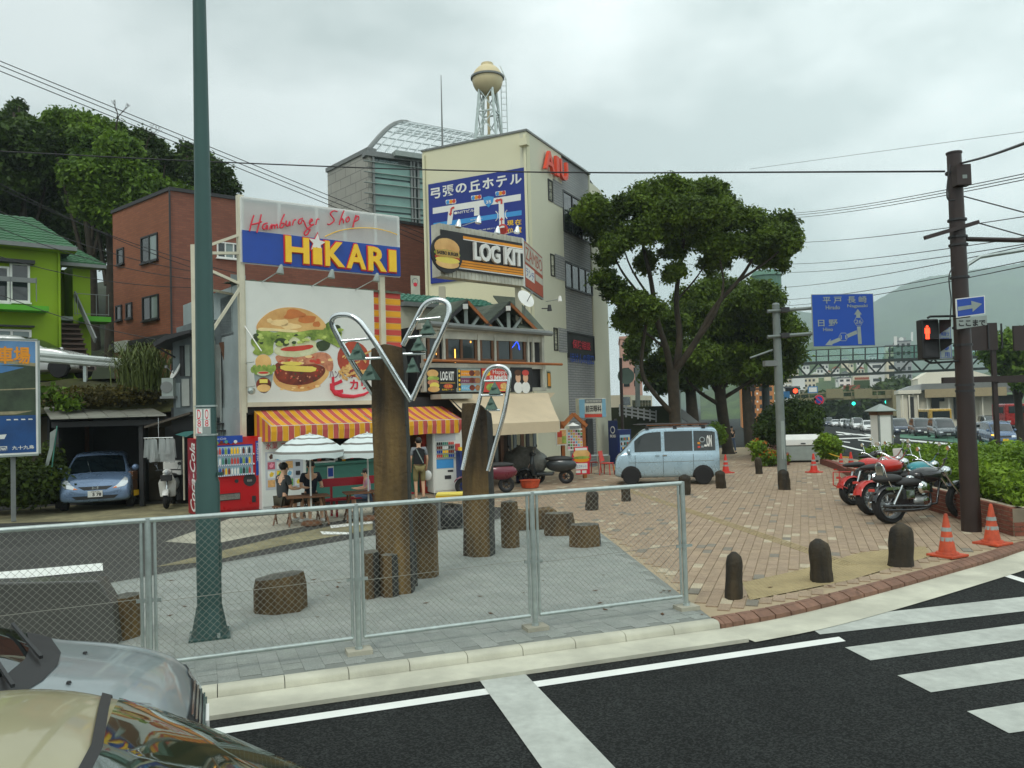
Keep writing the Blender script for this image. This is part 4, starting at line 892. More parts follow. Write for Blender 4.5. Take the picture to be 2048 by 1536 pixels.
for r in range(4):
 for c in range(4):
  x=.16+c*.25;z=.62+r*.235;
  if c<3 or r==0:b.fb(F,x,x+.2,z,z+.19,.024,.027,'white' if(r+c)%2 else 'dessert%d'%((r+c*2)%6));b.fp(F,[(x+.04,z+.1),(x+.10,z+.17),(x+.17,z+.13),(x+.14,z+.05),(x+.07,z+.03)],.027,.031,'dessert%d'%((r*3+c)%8))
  else:b.fb(F,x+.03,x+.15,z+.04,z+.15,.024,.04,'dark')
b.build('picture_panel',t)
b=B();b.text(F,'氷菓',.12,1.62,.45,1.8,n0=.022,ext=.003,m='neon_red');b.text(F,'アイス',.55,1.6,1.1,1.78,n0=.022,ext=.003);b.build('lettering',t)
# ================= LOG KIT restaurant =================
LK=Frame(FS.P(0,0,0),AZ);k0=LK.px(838,760)[0];k1=LK.px(1088,760)[0]
mat('weather_white',c255(196,194,180),.7,var=.1,scale=5,stain=.3);mat('log_brown',c255(98,64,38),.6,var=.25,scale=9);mat('orange_wood',c255(160,94,44),.6,var=.2,scale=8)
mat('shingle',c255(96,104,90),.8,var=.2,scale=5,stain=.2);mat('beige_cloth',c255(206,188,158),.85,var=.06,scale=2,stain=.08)
t=thing('restaurant','two storey wooden restaurant with small gables, brown windows and food banners','restaurant',(LK.P(k0,0,0).x,LK.P(k0,0,0).y,0))
zg=LK.px(960,655)[1];zf=LK.px(960,782)[1]
b=B();b.fb(LK,k0,k1,zf,zg-.05,-4,-.1,'dark');b.fb(LK,k0+1.0,k1,0,zf,-4,-2.0,mat('log_wall',c255(60,40,28),.8,var=.3,scale=4,streak=True));b.build('wall',t)
b=B();a=LK.px(842,745)[0]
b.fb(LK,a,k1,zf-.02,zf+.1,-.05,.12,'weather_white');zm=LK.px(960,733)[1];b.fb(LK,a,k1,zm-.06,zm+.08,-.05,.1,'weather_white')
for u in(846,1083):s=LK.px(u,760)[0];b.fb(LK,s-.05,s+.05,zf,zg,.0,.13,'weather_white')
b.fb(LK,a,k1,zg-.42,zg-.16,-.05,.08,'weather_white');b.build('trim',t)
b=B();b.tube([LK.P(k0+.3,zg,.25),LK.P(k1+.2,zg-.12,.25)],.09,'graypaint',8);b.fb(LK,k0,k1+.15,zg-.16,zg+.02,-.1,.2,'weather_white');b.build('gutter',t)
b=B();b.tube([LK.P(a,zm+.16,.2),LK.P(k1+.7,zm+.1,.2)],.045,'orange_wood',7);b.build('rail',t)
for(u0,u1,n)in((852,877,1),(889,953,2),(957,986,1),(990,1050,2)):
 A=LK.px(u0,672);C=LK.px(u1,724);zz1=LK.px(960,672)[1]-.02;zz0=LK.px(960,723)[1]
 window(t,LK,A[0],C[0],zz0,zz1,nx=n,fm='log_brown',gm='dglass',fw=.09,sill=False)
for u in(886,955,988,1054,1064):b=B();s=LK.px(u,700)[0];b.fb(LK,s-.05,s+.03,LK.px(960,724)[1],LK.px(960,670)[1],.0,.1,'weather_white');b.build('window_post',t)
mat('lamp_glow',(1,.5,.1),.5,var=0,emit=(1,.45,.08),es=2.2);mat('neon_blue',(.05,.1,1),.5,var=0,emit=(.03,.1,1),es=1.6)
for u,v,h in((893,684,.10),(909,712,.22),(872,708,.03),(940,684,.03)):b=B();s,z=LK.px(u,v);b.fb(LK,s-.02,s+.02,z-h,z+h,.03,.04,'lamp_glow');b.build('glowing_lamp',t)
b=B();pts=[(1020,698),(1026,692),(1032,682),(1036,690),(1038,702),(1036,694)];b.tube([LK.P(*LK.px(*p),.04)for p in smoothp([(p[0],p[1],0)for p in pts])for p in[(p.x,p.y)]],.015,'neon_blue',5);b.build('neon_tube',t)
def banner(u0,v0,u1,v1,bg,label):
 A=LK.px(u0,v0);C=LK.px(u1,v1);tt=thing('banner',label,'banner',(LK.P(A[0],0,0).x,LK.P(A[0],0,0).y,0));b=B();b.fb(LK,A[0],C[0],C[1],A[1],.12,.14,bg);b.build('cloth',tt);return tt,A[0],C[0],C[1],A[1]
mat('print_black',c255(26,24,24),.5,var=.05);mat('print_gold',c255(200,160,80),.5,var=.1)
tt,s0,s1,t0,t1=banner(848,737,908,785,'print_black','black banner with a tall hamburger and white LOG KIT lettering')
w=s1-s0;h=t1-t0;b=B();N0=.141
ell(LK,s0+w*.2,t0+h*.78,w*.19,h*.17,N0,N0+.003,'bun');ell(LK,s0+w*.22,t0+h*.58,w*.2,h*.1,N0+.003,N0+.005,'lettuce');ell(LK,s0+w*.21,t0+h*.42,w*.19,h*.12,N0+.005,N0+.007,'bacon');ell(LK,s0+w*.25,t0+h*.28,w*.16,h*.14,N0+.007,N0+.009,'cheese');ell(LK,s0+w*.22,t0+h*.14,w*.2,h*.12,N0+.009,N0+.011,'bun')
b.fb(LK,s0+w*.45,s1-.05,t0+h*.38,t0+h*.41,N0,N0+.003,'print_gold');ell(LK,s0+w*.72,t0+h*.26,w*.16,h*.1,N0,N0+.003,'s_red');b.build('picture',tt)
b=B();b.text(LK,'LOG KIT',s0+w*.46,t0+h*.5,s1-.08,t1-h*.12,n0=N0,ext=.003,m='white',bold=.03);b.text(LK,'大人気!!',s0+w*.6,t0+h*.2,s0+w*.84,t0+h*.32,n0=N0+.004,ext=.002,m='neon_yellow');b.text(LK,'佐世保バーガー',s0+w*.5,t0+h*.08,s1-.1,t0+h*.16,n0=N0,ext=.003,m='neon_yellow');b.build('lettering',tt)
tt,s0,s1,t0,t1=banner(909,737,957,784,'curtain','menu banner with orange, purple and blue bands and round food pictures')
w=s1-s0;h=t1-t0;b=B();b.fb(LK,s0+.03,s0+w*.14,t0+.04,t1-.04,N0,N0+.002,'print_black')
for i,m in enumerate(('dessert5','plum','orange_paint')):b.fb(LK,s0+w*.15,s1-.04,t0+.05+i*h*.31,t0+h*.29+i*h*.31,N0,N0+.003,m)
for i in range(3):
 for j in range(2):ell(LK,s0+w*(.62+.24*j),t0+h*(.18+.31*i),w*.12,h*.12,N0+.003,N0+.005,'dessert7' if j else 'patty')
for i in range(5):ell(LK,s0+w*.085,t0+h*(.12+.19*i),w*.04,h*.06,N0+.003,N0+.005,'neon_yellow')
b.build('picture',tt)
b=B()
for i in range(3):b.text(LK,'バーガーセット',s0+w*.18,t0+h*(.12+.31*i),s0+w*.5,t0+h*(.2+.31*i),n0=N0+.004,ext=.002,m='white')
b.build('lettering',tt)
tt,s0,s1,t0,t1=banner(958,737,1014,784,'s_red','red banner with Happy SUMMER lettering and a yellow corner flash')
w=s1-s0;h=t1-t0;b=B();b.fp(LK,[(s0+.04,t0+h*.62),(s0+w*.3,t0+h*.72),(s0+w*.3,t0+h*.95),(s0+.04,t0+h*.88)],N0,N0+.003,'neon_yellow');ell(LK,s0+w*.35,t0+h*.2,w*.2,h*.17,N0,N0+.003,'lettuce');ell(LK,s0+w*.8,t0+h*.25,w*.14,h*.14,N0,N0+.003,'fries');b.fb(LK,s0+w*.5,s1-.05,t0+.04,t0+h*.1,N0,N0+.003,'cheese');b.build('picture',tt)
b=B();b.text(LK,'Happy!',s0+w*.4,t0+h*.72,s1-.1,t0+h*.94,n0=N0+.002,ext=.003,m='white');b.text(LK,'SUMMER!',s0+w*.28,t0+h*.48,s1-.06,t0+h*.7,n0=N0+.002,ext=.003,bold=.02);b.build('lettering',tt)
tt,s0,s1,t0,t1=banner(1016,735,1060,784,'print_black','dark banner showing two people side by side, one with a red hat')
w=s1-s0;h=t1-t0;b=B();mat('skin',c255(222,176,142),.5,var=.06)
for x,hm in((.33,'brown'),(.68,'s_red')):
 ell(LK,s0+w*x,t0+h*.18,w*.2,h*.24,N0,N0+.002,'white');ell(LK,s0+w*x,t0+h*.58,w*.12,h*.2,N0+.002,N0+.004,'skin');ell(LK,s0+w*x,t0+h*.78,w*.16,h*.12,N0+.004,N0+.006,hm)
b.build('picture',tt)
b=B();SD2=Frame(LK.P(k1-.02,0,.13),13);A=SD2.px(1068,740);b.fb(SD2,.05,.85,zf+.05,zm-.1,0,.02,'weather_white');b.fb(SD2,.1,.8,zf+.1,zm-.15,.02,.03,'lettuce_dark');b.fb(SD2,.2,.7,zf+.15,zm-.2,.03,.034,'orange_paint');tag(b.build('side_poster'),'small orange and green poster on the right corner of the restaurant','poster')
def gable(uL,vL,uT,vT,uR,vR,lab):
 A=LK.px(uL,vL,.1);T=LK.px(uT,vT,.1);C=LK.px(uR,vR,.1)
 for(P0,P1)in((A,T),(T,C)):
  for r in range(5):
   f0,f1=r/5,(r+.96)/5
   if P0 is T:f0,f1=1-f0,1-f1
   a0=(P0[0]+(P1[0]-P0[0])*f0,P0[1]+(P1[1]-P0[1])*f0);a1=(P0[0]+(P1[0]-P0[0])*f1,P0[1]+(P1[1]-P0[1])*f1)
   b=B();b.prism([LK.P(*a0,.15),LK.P(*a1,.15),LK.P(*a1,-1.6),LK.P(*a0,-1.6)],(0,0,.05),'shingle');b.build('shingle_course',t)
 b=B();b.bar(LK.P(*A,.17)-V((0,0,.06)),LK.P(*T,.17)-V((0,0,.06)),.05,.1,'dark');b.bar(LK.P(*T,.17)-V((0,0,.06)),LK.P(*C,.17)-V((0,0,.06)),.05,.1,'orange_wood');b.fp(LK,[(A[0]+.1,zg-.05),(T[0],T[1]-.1),(C[0]-.1,zg-.05)],-1.2,-1.0,'log_wall')
 m=T[0];b.bar(LK.P(m,zg,.05),LK.P(m,zg+.55,.05),.12,.08,'curtain');b.bar(LK.P(m-.55,zg+.35,.05),LK.P(m-.25,zg,.05),.09,.08,'curtain');b.bar(LK.P(m+.55,zg+.4,.05),LK.P(m+.2,zg,.05),.09,.08);b.box(LK.P(m-.12,T[1]-.22,.2),(.16,.16,.16),'white');b.build('gable_frame',t)
gable(872,655,933,601,985,657,'');gable(962,656,1018,605,1078,665,'')
b=B();A=LK.px(1042,612,.1);C=LK.px(1090,672,.1);F13=Frame(LK.P(k1-.1,0,.15),13)
b.prism([LK.P(k1-1.15,zg-.1,.2),LK.P(k1-.05,zg-.1,.25),LK.P(k1-.25,zg+1.25,-1.1),LK.P(k1-1.3,zg+1.25,-1.1)],(0,0,.05),'shingle');b.prism([LK.P(k1-.05,zg-.1,.25),LK.P(k1-.25,zg+1.25,-1.1),LK.P(k1+.2,zg-.9,-1.5)],LK.n*.04,'log_brown');b.build('corner_gable',t)
t=thing('beige_awning','plain beige cloth awning below the restaurant banners','awning',(LK.P(k0,0,0).x,LK.P(k0,0,0).y,0))
A=LK.px(890,790);Fb=LK.sh(1.7);L_=Fb.px(1000,838);Rr=Fb.px(1120,850);lo=Fb.px(1119,864)[1];l0=LK.px(885,800)[0];r0=LK.px(1092,786)[0];zt0=LK.px(990,787)[1];zfr=Fb.px(1118,842)[1]
b=B();r1=Fb.px(1119,850)[0];l1=l0+.2
for k in range(6):
 f0,f1=k/6,(k+1)/6;g=lambda s0,s1,f:s0+(s1-s0)*f
 z0_=zt0+(zfr-zt0)*f0-.04*math.sin(f0*3.14);z1_=zt0+(zfr-zt0)*f1-.04*math.sin(f1*3.14)
 b.add([LK.P(l0,z0_,.1+1.6*f0),LK.P(g(r0,r1,f0),z0_,.1+1.6*f0),LK.P(g(r0,r1,f1),z1_,.1+1.6*f1),LK.P(l0,z1_,.1+1.6*f1)],[(0,1,2,3)],'beige_cloth')
 b.add([LK.P(g(r0,r1,f0),z0_,.1+1.6*f0),LK.P(g(r0,r1,f1),z1_,.1+1.6*f1),LK.P(g(r0,r1,f1)+.35*(1-f1),z1_-.0,.1),LK.P(g(r0,r1,f0)+.35*(1-f0),z0_,.1)],[(0,1,2,3)])
b.add([LK.P(l0,zfr,1.7),LK.P(r1,zfr,1.7),LK.P(r1,lo,1.7),LK.P(l0,lo,1.7)],[(0,1,2,3)]);b.add([LK.P(r1,zfr,1.7),LK.P(r1,lo,1.7),LK.P(r1+.5,lo,.1),LK.P(r1+.5,zfr+.1,.1)],[(0,1,2,3)]);b.build('canopy',t)
b=B();b.tube([LK.P(l0+.1,zt0-.05,.1),LK.P(l0+.1,zfr,1.65)],.03,'dark',6);b.fb(LK,k0+.4,k0+1.6,zf-.25,zf-.1,0,.6,'weather_white');b.build('bracket',t)
b=B();z=0
for i in range(8):b.fb(LK,k0+3.6+i*.3,k0+3.75+i*.3,.3,2.2,-1.4+.05*(i%2),-1.36+.05*(i%2),['dark','siding_dirty','brown'][i%3])
tag(b.build('hanging_coats',None),'row of dark rain clothes hanging inside the restaurant porch','clothes');bpy.data.objects['hanging_coats']['kind']='stuff'
b=B();c=D(1078,862,27.2);b.lathe([(.03,.07),(.06,0),(.03,-.07)],c,'lamp_glow',8);obj1(b,'wall_lamp','small lit yellow lamp under the beige awning','lamp',60)
t=thing('menu_stand','gabled wooden menu stand covered in food photographs under a small lamp','menu stand',(D(1140,900,28.2).x,28.2,0))
MF=Frame((D(1140,900,28.2).x,28.2,0),75)
b=B()
for u in(1126,1168):s=MF.px(u,900)[0];b.fb(MF,s-.06,s+.06,0,MF.px(1140,842)[1],-.06,.06,'orange_wood')
A=MF.px(1124,852);T=MF.px(1146,828);C=MF.px(1172,852);b.bar(MF.P(*A,.05),MF.P(*T,.05),.12,.12,'orange_wood');b.bar(MF.P(*T,.05),MF.P(*C,.05),.12,.12);b.build('frame',t)
b=B();b.fpx(MF,1110,858,1132,890,.06,.1,'white');b.fpx(MF,1112,860,1131,888,.1,.104,'dessert0');b.fpx(MF,1113,862,1122,874,.104,.108,'tomato');b.fpx(MF,1122,872,1131,886,.104,.108,'lettuce');b.build('poster',t)
b=B();b.fpx(MF,1133,858,1164,900,.04,.08,'white')
for i in range(6):
 for j in range(7):b.fpx(MF,1134.5+i*4.9,860+j*5.6,1138.5+i*4.9,864+j*5.6,.08,.084,'dessert%d'%((i*3+j*5)%8))
b.build('photo_menu',t)
b=B();c=D(1146,851,28.0);b.lathe([(.02,.1),(.05,.08),(.22,0),(.23,-.01)],c,'white',14);b.build('lamp',t,40)
t=thing('cutout_board','red standing board in the shape of a hamburger with a chef hat','signboard',(D(1166,945,27.3).x,27.3,0))
CB=Frame((D(1166,945,27.3).x,27.3,0),80)
cs_,cz_=CB.px(1163,909)
b=B();b.fpx(CB,1152,922,1180,948,-.05,0,'neon_red');ell(CB,cs_,CB.px(1163,914)[1],.34,.27,-.05,.002,'neon_red');b.fpx(CB,1148,894,1176,903,-.05,.003,'neon_red');b.build('board',t)
b=B();z=CB.px(1163,914)[1];ell(CB,cs_,z+.1,.29,.17,.003,.006,'bun');ell(CB,cs_,z-.02,.3,.05,.006,.009,'lettuce');ell(CB,cs_,z-.1,.27,.08,.004,.007,'orange_paint');b.fpx(CB,1150,896,1174,900,.004,.008,'white');b.fpx(CB,1151,927,1175,938,.002,.006,'white');b.fpx(CB,1152,941,1161,946,.002,.006,'white');b.fpx(CB,1164,941,1173,946,.002,.006);b.build('picture',t)
b=B();b.textpx(CB,'ロゴキット',1153,935.5,1173,929.5,n0=.008,ext=.002,m='blue_board');b.build('lettering',t)
LS=Frame(D(1045,520,27.0),46);LZ1=LS.px(1045,476)[1];LZ0=LS.px(1045,572)[1];s0=LS.px(880,520)[0]
t=thing('roof_sign','black LOG KIT roof sign with orange stripes in a white corrugated case','sign',(LS.o.x,LS.o.y,0))
mat('sheet_white',c255(206,204,188),.6,var=.08,scale=6,stain=.25,streak=True)
b=B();b.fb(LS,s0,0,LZ0,LZ1,-.4,0,'sheet_white')
k=s0
while k<-.05:b.fb(LS,k,k+.03,LZ0,LZ1,0,.02,'sheet_white');k+=.16
b.build('case',t)
p0=LS.px(884,470)[1];a=s0+.02;H1=LZ1-.2;H0=LZ0+.24
b=B();b.fb(LS,a,-.03,H0,H1,.02,.05,'print_black');b.build('panel',t)
b=B();hh=H1-H0
b.fb(LS,a+.9,-.03,H1-.18,H1-.09,.05,.054,'orange_paint');b.fb(LS,a+.9,-.03,H1-.21,H1-.18,.05,.054,'white')
for i in range(3):b.fb(LS,a,-.03,H0+.1+i*.085,H0+.17+i*.085,.05,.054,'orange_paint')
b.fb(LS,a,-.03,H0+.06,H0+.09,.05,.054,'white');b.build('stripe',t)
A=LS.px(945,535);C=LS.px(1042,492)
b=B();b.text(LS,'LOG KIT',LS.px(944,520)[0],H0+.38,-.1,H1-.24,n0=.05,ext=.09,m='white',bold=.035);b.build('lettering',t)
BF=Frame(LS.P(0,0,.15),46);bs,bz=BF.px(892,508)
b=B();ell(BF,bs,bz,.62,.6,0,.06,'print_black');b.build('burger_backing',t)
b=B();ell(BF,bs,bz+.18,.5,.3,.06,.064,'bun');ell(BF,bs,bz-.0,.52,.12,.064,.068,'lettuce',24);ell(BF,bs,bz-.12,.5,.1,.068,.072,'tomato');ell(BF,bs,bz-.2,.48,.1,.072,.076,'cheese');ell(BF,bs,bz-.3,.46,.16,.06,.074,'bun');b.build('burger_picture',t)
b=B();b.fb(BF,bs-.46,bs+.46,bz-.1,bz+.1,.08,.09,'print_gold');b.text(BF,'SASEBO BURGER',bs-.43,bz-.05,bs+.43,bz+.06,n0=.09,ext=.006,m='print_black',bold=.03);b.build('burger_lettering',t)
LR=Frame(LS.P(0,0,0),13);rr1=LR.px(1086,560)[0];z1a=LZ1-.02
t2=thing('advert_panel','slanting red and white advert panel on the right end of the roof sign','sign',(LS.o.x,LS.o.y,0))
b=B();b.fb(LR,0,rr1,LZ0,LZ1,-.1,0,'siding');b.fb(LR,0,.25,LZ0,LZ1,0,.02,'white');b.build('panel',t2)
b=B();mat('rust_red',c255(178,84,58),.6,var=.1,stain=.1);b.fb(LR,.28,rr1-.2,LZ0+.05,LZ1-.05,.0,.03,'rust_red');b.fb(LR,.3,rr1-.25,LZ1-.75,LZ1-.1,.03,.034,'sheet_white');b.fb(LR,.3,rr1*.5,LZ0+.35,LZ0+.8,.03,.034,'white');b.fb(LR,rr1*.55,rr1-.25,LZ0+.5,LZ0+.75,.03,.034,'sheet_white');b.build('picture',t2)
b=B();b.text(LR,'ランチ',.35,LZ0+.42,rr1*.48,LZ0+.7,n0=.035,ext=.003,m='blue_board');b.text(LR,'ZAMBO',.4,LZ1-.65,rr1-.3,LZ1-.2,n0=.035,ext=.003,m='rust_red');b.build('lettering',t2)
for u,w_ in((884,'left'),(1036,'right')):b=B();q=D(u,575,27.6);b.box((q.x,q.y,(5.2+LZ0)/2),(.22,.22,LZ0-5.2+.3),'post_cream');tag(b.build('sign_post'),'cream post under the %s end of the black roof sign'%w_,'post')
for i,(u,v,fu,fv,l)in enumerate(((917,449,903,452,'clip spotlight on the roof sign, leftmost above the case'),(957,441,925,452,'second clip spotlight on the roof sign from the left'),(995,462,985,470,'third clip spotlight on the roof sign from the left'),(1034,461,1003,471,'clip spotlight on the roof sign nearest its right corner'))):spot(LS,u,v,fu,fv,l,'steel',.8)
dish(1052,597,26.5,.33,R(40),label='white satellite dish on the post below the roof sign')
b=B();a=D(1092,603,26.6);c=D(1120,598,26.0);b.tube([a,c],.015,'galv',5);b.lathe([(.04,.1),(.07,-.08)],c,'white',10);obj1(b,'wall_spotlight','small white spotlight on a thin arm right of the restaurant gable','spotlight')
b=B();a=D(1084,617,26.6);c=D(1099,617,26.0);b.tube([a,c],.02,'dark',5);b.lathe([(.05,.12),(.08,-.08)],c,'dark',10);obj1(b,'wall_spotlight','small black spotlight just below the white one by the gable','spotlight')
GW=Frame(FS.P(0,0,-3.2),AZ);a=GW.px(800,600)[0];c=GW.px(985,600)[0]
t=thing('rear_house','cream house with green tiled roof edge behind the restaurant gables','house',(GW.o.x,GW.o.y,0))
b=B();zz=GW.px(880,610)[1];b.fb(GW,a,c,2.5,zz,-4,0,'cream');b.build('wall',t)
tileroof(GW,a,c+.1,zz,.25,zz+.4,-.7,mat('roof_teal',c255(58,112,92),.6,var=.2,scale=6),t,'roof',row=.25,wave=.22,amp=.05)
b=B();b.fb(GW,a,c+.1,zz-.15,zz,.0,.28,'graypaint');b.build('eave',t)
t=thing('nobori_flag','white hanging flag with a red and black emblem beside the cream building','flag',(D(832,570,31).x,31,0))
NF=Frame(D(832,570,31),60);b=B();b.fpx(NF,821,551,840,592,0,.02,'sheet_white');b.build('cloth',t);b=B();s,z=NF.px(830,563);b.disc(NF,s,z,.13,.02,.024,'graypaint');b.disc(NF,s,z,.1,.024,.028,'sheet_white');b.disc(NF,s,z-.12,.08,.028,.032,'neon_red');b.build('emblem',t)
# ================= cream office building =================
AC=D(1068,800,31.9);AL=Frame(AC,180-63.3);AR=Frame(AC,26.5)
mat('cream_wall',c255(224,220,188),.8,var=.03,scale=.5,bump=.06,bscale=50,stain=.06);mat('cream_shaded',c255(212,211,188),.8,var=.03,scale=.5,bump=.06,bscale=50,stain=.08)  # second cream is the same wall with the right face's shade put into it
ribm=brickmat('ribbed_tile',26.5,c255(160,160,158),c255(150,152,152),c255(126,128,128),bw=.6,bh=.11,ms=.02,bump=.4,stain=.2)
zR=AR.px(1068,273)[1]
t=thing('office_building','tall cream office building with a blue hotel map sign and red AIU letters','building',(AC.x,AC.y,-.3))
aL=AL.px(845,318)[0];rP=AR.px(1128,500)[0];rP2=AR.px(1184,500)[0];rEnd=AR.px(1226,450)[0]
b=B();b.fb(AL,aL,0,-.5,zR,-.3,0,'cream_wall');b.build('left_wall',t)
b=B();b.fb(AR,0,rP,-1,zR,-.3,0,'cream_shaded');b.fb(AR,rP,rP2,-1,zR,-.35,-.06,ribm);b.build('right_wall',t)
b=B();b.fb(AR,rP2-.06,rP2+.02,-1,zR-.02,-.5,0,'cream_shaded');pts=[AR.P(rP2,0,0)];q=AR.P(rP2,0,0)
for i in range(9):az=26.5-i*2.2;q=q+V((math.sin(R(az)),math.cos(R(az)),0))*((rEnd-rP2)/8);pts.append(q)
for a_,c_ in zip(pts,pts[1:]):b.add([V((a_.x,a_.y,-1)),V((c_.x,c_.y,-1)),V((c_.x,c_.y,zR-.35)),V((a_.x,a_.y,zR-.35))],[(0,1,2,3)],'cream_shaded')
b.build('curved_wall',t,60)
b=B();rf=[AL.P(aL,zR-.05,-.2),AL.P(0,zR-.05,-.1),AR.P(rP2,zR-.05,-.1),V((pts[-1].x,pts[-1].y,zR-.35)),V((pts[-1].x-6,pts[-1].y+3,zR-.35)),AL.P(aL,zR-.05,-8)];b.poly(rf,'graypaint');b.build('roof',t)
b=B();b.fb(AL,aL-.05,.03,zR,zR+.08,-.35,.05,'graypaint');b.fb(AR,-.03,rP2,zR,zR+.08,-.35,.05);b.build('parapet_cap',t)
b=B();b.fpx(AR,1118,303,1181,350,-1,.0,'graypaint')if 0 else None
for uu,v0 in((849,312),(1052,300)):
 s=AL.px(uu,330)[0];b.tube([AL.P(s,zR-.15,.08),AL.P(s,1.5,.08)],.06,'cream_wall',6)
s=AL.px(1052,300)[0];b.fb(AL,s-.18,s+.18,zR-.65,zR-.35,.02,.3,'cream_wall');b.build('drainpipe',t)
for u0,v0,u1,v1 in((1095,357,1105,405),(1100,507,1109,554),(1106.5,655,1115.5,702),(1209,677,1221,716)):
 winpx(t,AR,u0,v0,u1,v1,nx=1,fm='black',fw=.04,n0=-.02 if u0<1200 else-.25,sill=False)
for v0,v1,va,vb in((357,405,372,430),(507,554,513,566),(655,702,659,716)):
 A=AR.px(1105 if v0<400 else 1109 if v0<600 else 1116,v0);b=B();w_=AR.px(1109,v1)[1];b.fb(AR,A[0]+.02,rP,AR.px(1104,v1)[1],A[1],.005,.02,ribm);b.build('ribbed_band',t)
FRw=AR.sh(-.1)
for(u0,v0,u1,v1,n)in((1130,384,1182,490,3),(1133,524,1186,594,4),(1139.5,664,1190,722,1)):
 A=FRw.px(u0,v0);C=FRw.px(u1,v1);window(t,FRw,rP+.06,rP2-.06,C[1],A[1],nx=n,ny=1,fm='black',gm='dglass' if n>1 else 'print_black',fw=.08,n0=.05,sill=False)
b=B();A=FRw.px(1141,668);zc=A[1]-.45;sA_=rP+.3;sB_=rP2-.3
b.text(FRw,'保険相談',sA_+.3,zc-.2,sB_-.4,zc+.2,n0=.13,ext=.005,m='neon_red',bold=.01);b.text(FRw,'ほけんの窓口',sA_,zc-.85,sB_,zc-.38,n0=.13,ext=.005,m='blue_board',bold=.01);b.build('window_lettering',t)
b=B();zt_a=AR.px(1085,300)[1];zb_a=AR.px(1090,338)[1]
mat('aiu_red',c255(226,72,40),.5,var=.05)
for ch,u0,u1 in(('A',1081.5,1101),('I',1104,1109.5),('U',1112,1127)):
 b=B();b.text(AR,ch,AR.px(u0,320)[0],zb_a-.1,AR.px(u1,320)[0],zt_a,n0=.08,ext=.14,m='aiu_red',bold=.02);b.build('letter',t)
t=thing('map_sign','large blue hotel direction map sign painted in white and light blue on the cream wall','sign',(AC.x,AC.y,-.3))
q0=AL.px(858,369);q1=AL.px(1051,336);z1=(q0[1]+q1[1])/2;z0=AL.px(1055,472)[1];z0=min(z0,AL.px(862,540)[1])+.2
S0,S1=q0[0],q1[0]
mat('map_blue',c255(24,48,136),.5,var=.04);mat('map_light',c255(60,150,214),.5,var=.04)
b=B();b.fb(AL,S0,S1,z0-.8,z1,.02,.07,'map_blue');b.build('panel',t)
c2=lambda cx,cy:(840+cx/5.908,320+cy/5.908)
def mp_(b,pts,lev,m):b.fp(AL,[AL.px(*c2(*p))for p in pts],.071,.072+.003*lev,m)
b=B()
mp_(b,[(162,572),(1200,405),(1200,480),(162,642)],1,'white');mp_(b,[(345,612),(408,602),(385,760),(330,770)],2,'white');mp_(b,[(650,560),(712,550),(712,655),(650,665)],2,'white');mp_(b,[(940,510),(1000,500),(1010,800),(948,810)],3,'white')
mp_(b,[(170,750),(1210,598),(1210,655),(170,805)],1,'map_light');mp_(b,[(940,610),(1002,600),(1010,700),(948,710)],4,'white')
for x,y in((377,497),(677,447),(963,398)):
 mp_(b,[(x-60,y-18),(x+55,y-32),(x+62,y),(x+55,y+20),(x-55,y+32),(x-62,y+5)],2,'white')
 for k,m in enumerate(('map_light','orange_paint','s_red')):
  s,z=AL.px(*c2(x-36+36*k,y+6-6*k));b.disc(AL,s,z,.085,.08,.084,m,10)
mp_(b,[(755,450),(820,432),(885,440),(870,510),(820,565),(775,520)],5,'map_light')
for a_,c_,d_ in(((975,525),(975,470),(905,490)),((372,650),(385,575),(418,566))):
 P=[AL.P(*AL.px(*c2(*p)),.09)for p in(a_,c_,d_)];b.bar(P[0],P[1],.08,.01,'s_red',up=AL.n);b.bar(P[1],P[2],.08,.01,'s_red',up=AL.n)
mp_(b,[(895,490),(925,460),(930,512)],6,'s_red');mp_(b,[(350,640),(392,632),(372,665)],6,'s_red');mp_(b,[(950,720),(975,680),(1000,715),(982,712),(982,765),(970,765),(970,718)],6,'s_red')
for pts in(((905,610),(930,640),(930,690),(905,725)),((1040,595),(1020,620),(1020,670),(1040,700))):
 b.tube([AL.P(*AL.px(*c2(*p)),.08)for p in pts],.02,'white',4)
s,z=AL.px(*c2(985,835));b.lathe([(.26,0),(.26,.01),(.19,.01),(.19,0)],AL.P(s,z,.075),'s_red',20,axis=AL.n);b.build('road_map',t)
b=B()
xs_=[(140,250,470,325),(283,410,440,290),(435,560,405,270),(592,722,388,232),(750,880,355,205),(915,1035,335,182),(1072,1210,300,160)]
for ch,(x0,x1,y0,y1)in zip('弓張の丘ホテル',xs_):
 A=AL.px(*c2(x0,y0));C=AL.px(*c2(x1,y1));
 b.text(AL,ch,A[0],A[1],C[0],C[1]-.0,n0=.075,ext=.01,m='white',bold=.014 if ch=='張' else .028)
A=AL.px(*c2(415,650));C=AL.px(*c2(650,578));b.text(AL,'●NTTビル',A[0],A[1],C[0],C[1],n0=.08,ext=.006,bold=.02)
A=AL.px(*c2(792,525));C=AL.px(*c2(852,478));b.text(AL,'35',A[0],A[1],C[0],C[1],n0=.095,ext=.006,bold=.02)
for ch,x0,x1,y0,y1 in(('現',1040,1115,785,712),('在',1132,1208,775,700),('位',1045,1115,870,805),('置',1135,1212,868,795)):
 A=AL.px(*c2(x0,y0));C=AL.px(*c2(x1,y1));b.text(AL,ch,A[0],A[1],C[0],C[1],n0=.08,ext=.006,m='neon_yellow',bold=.012)
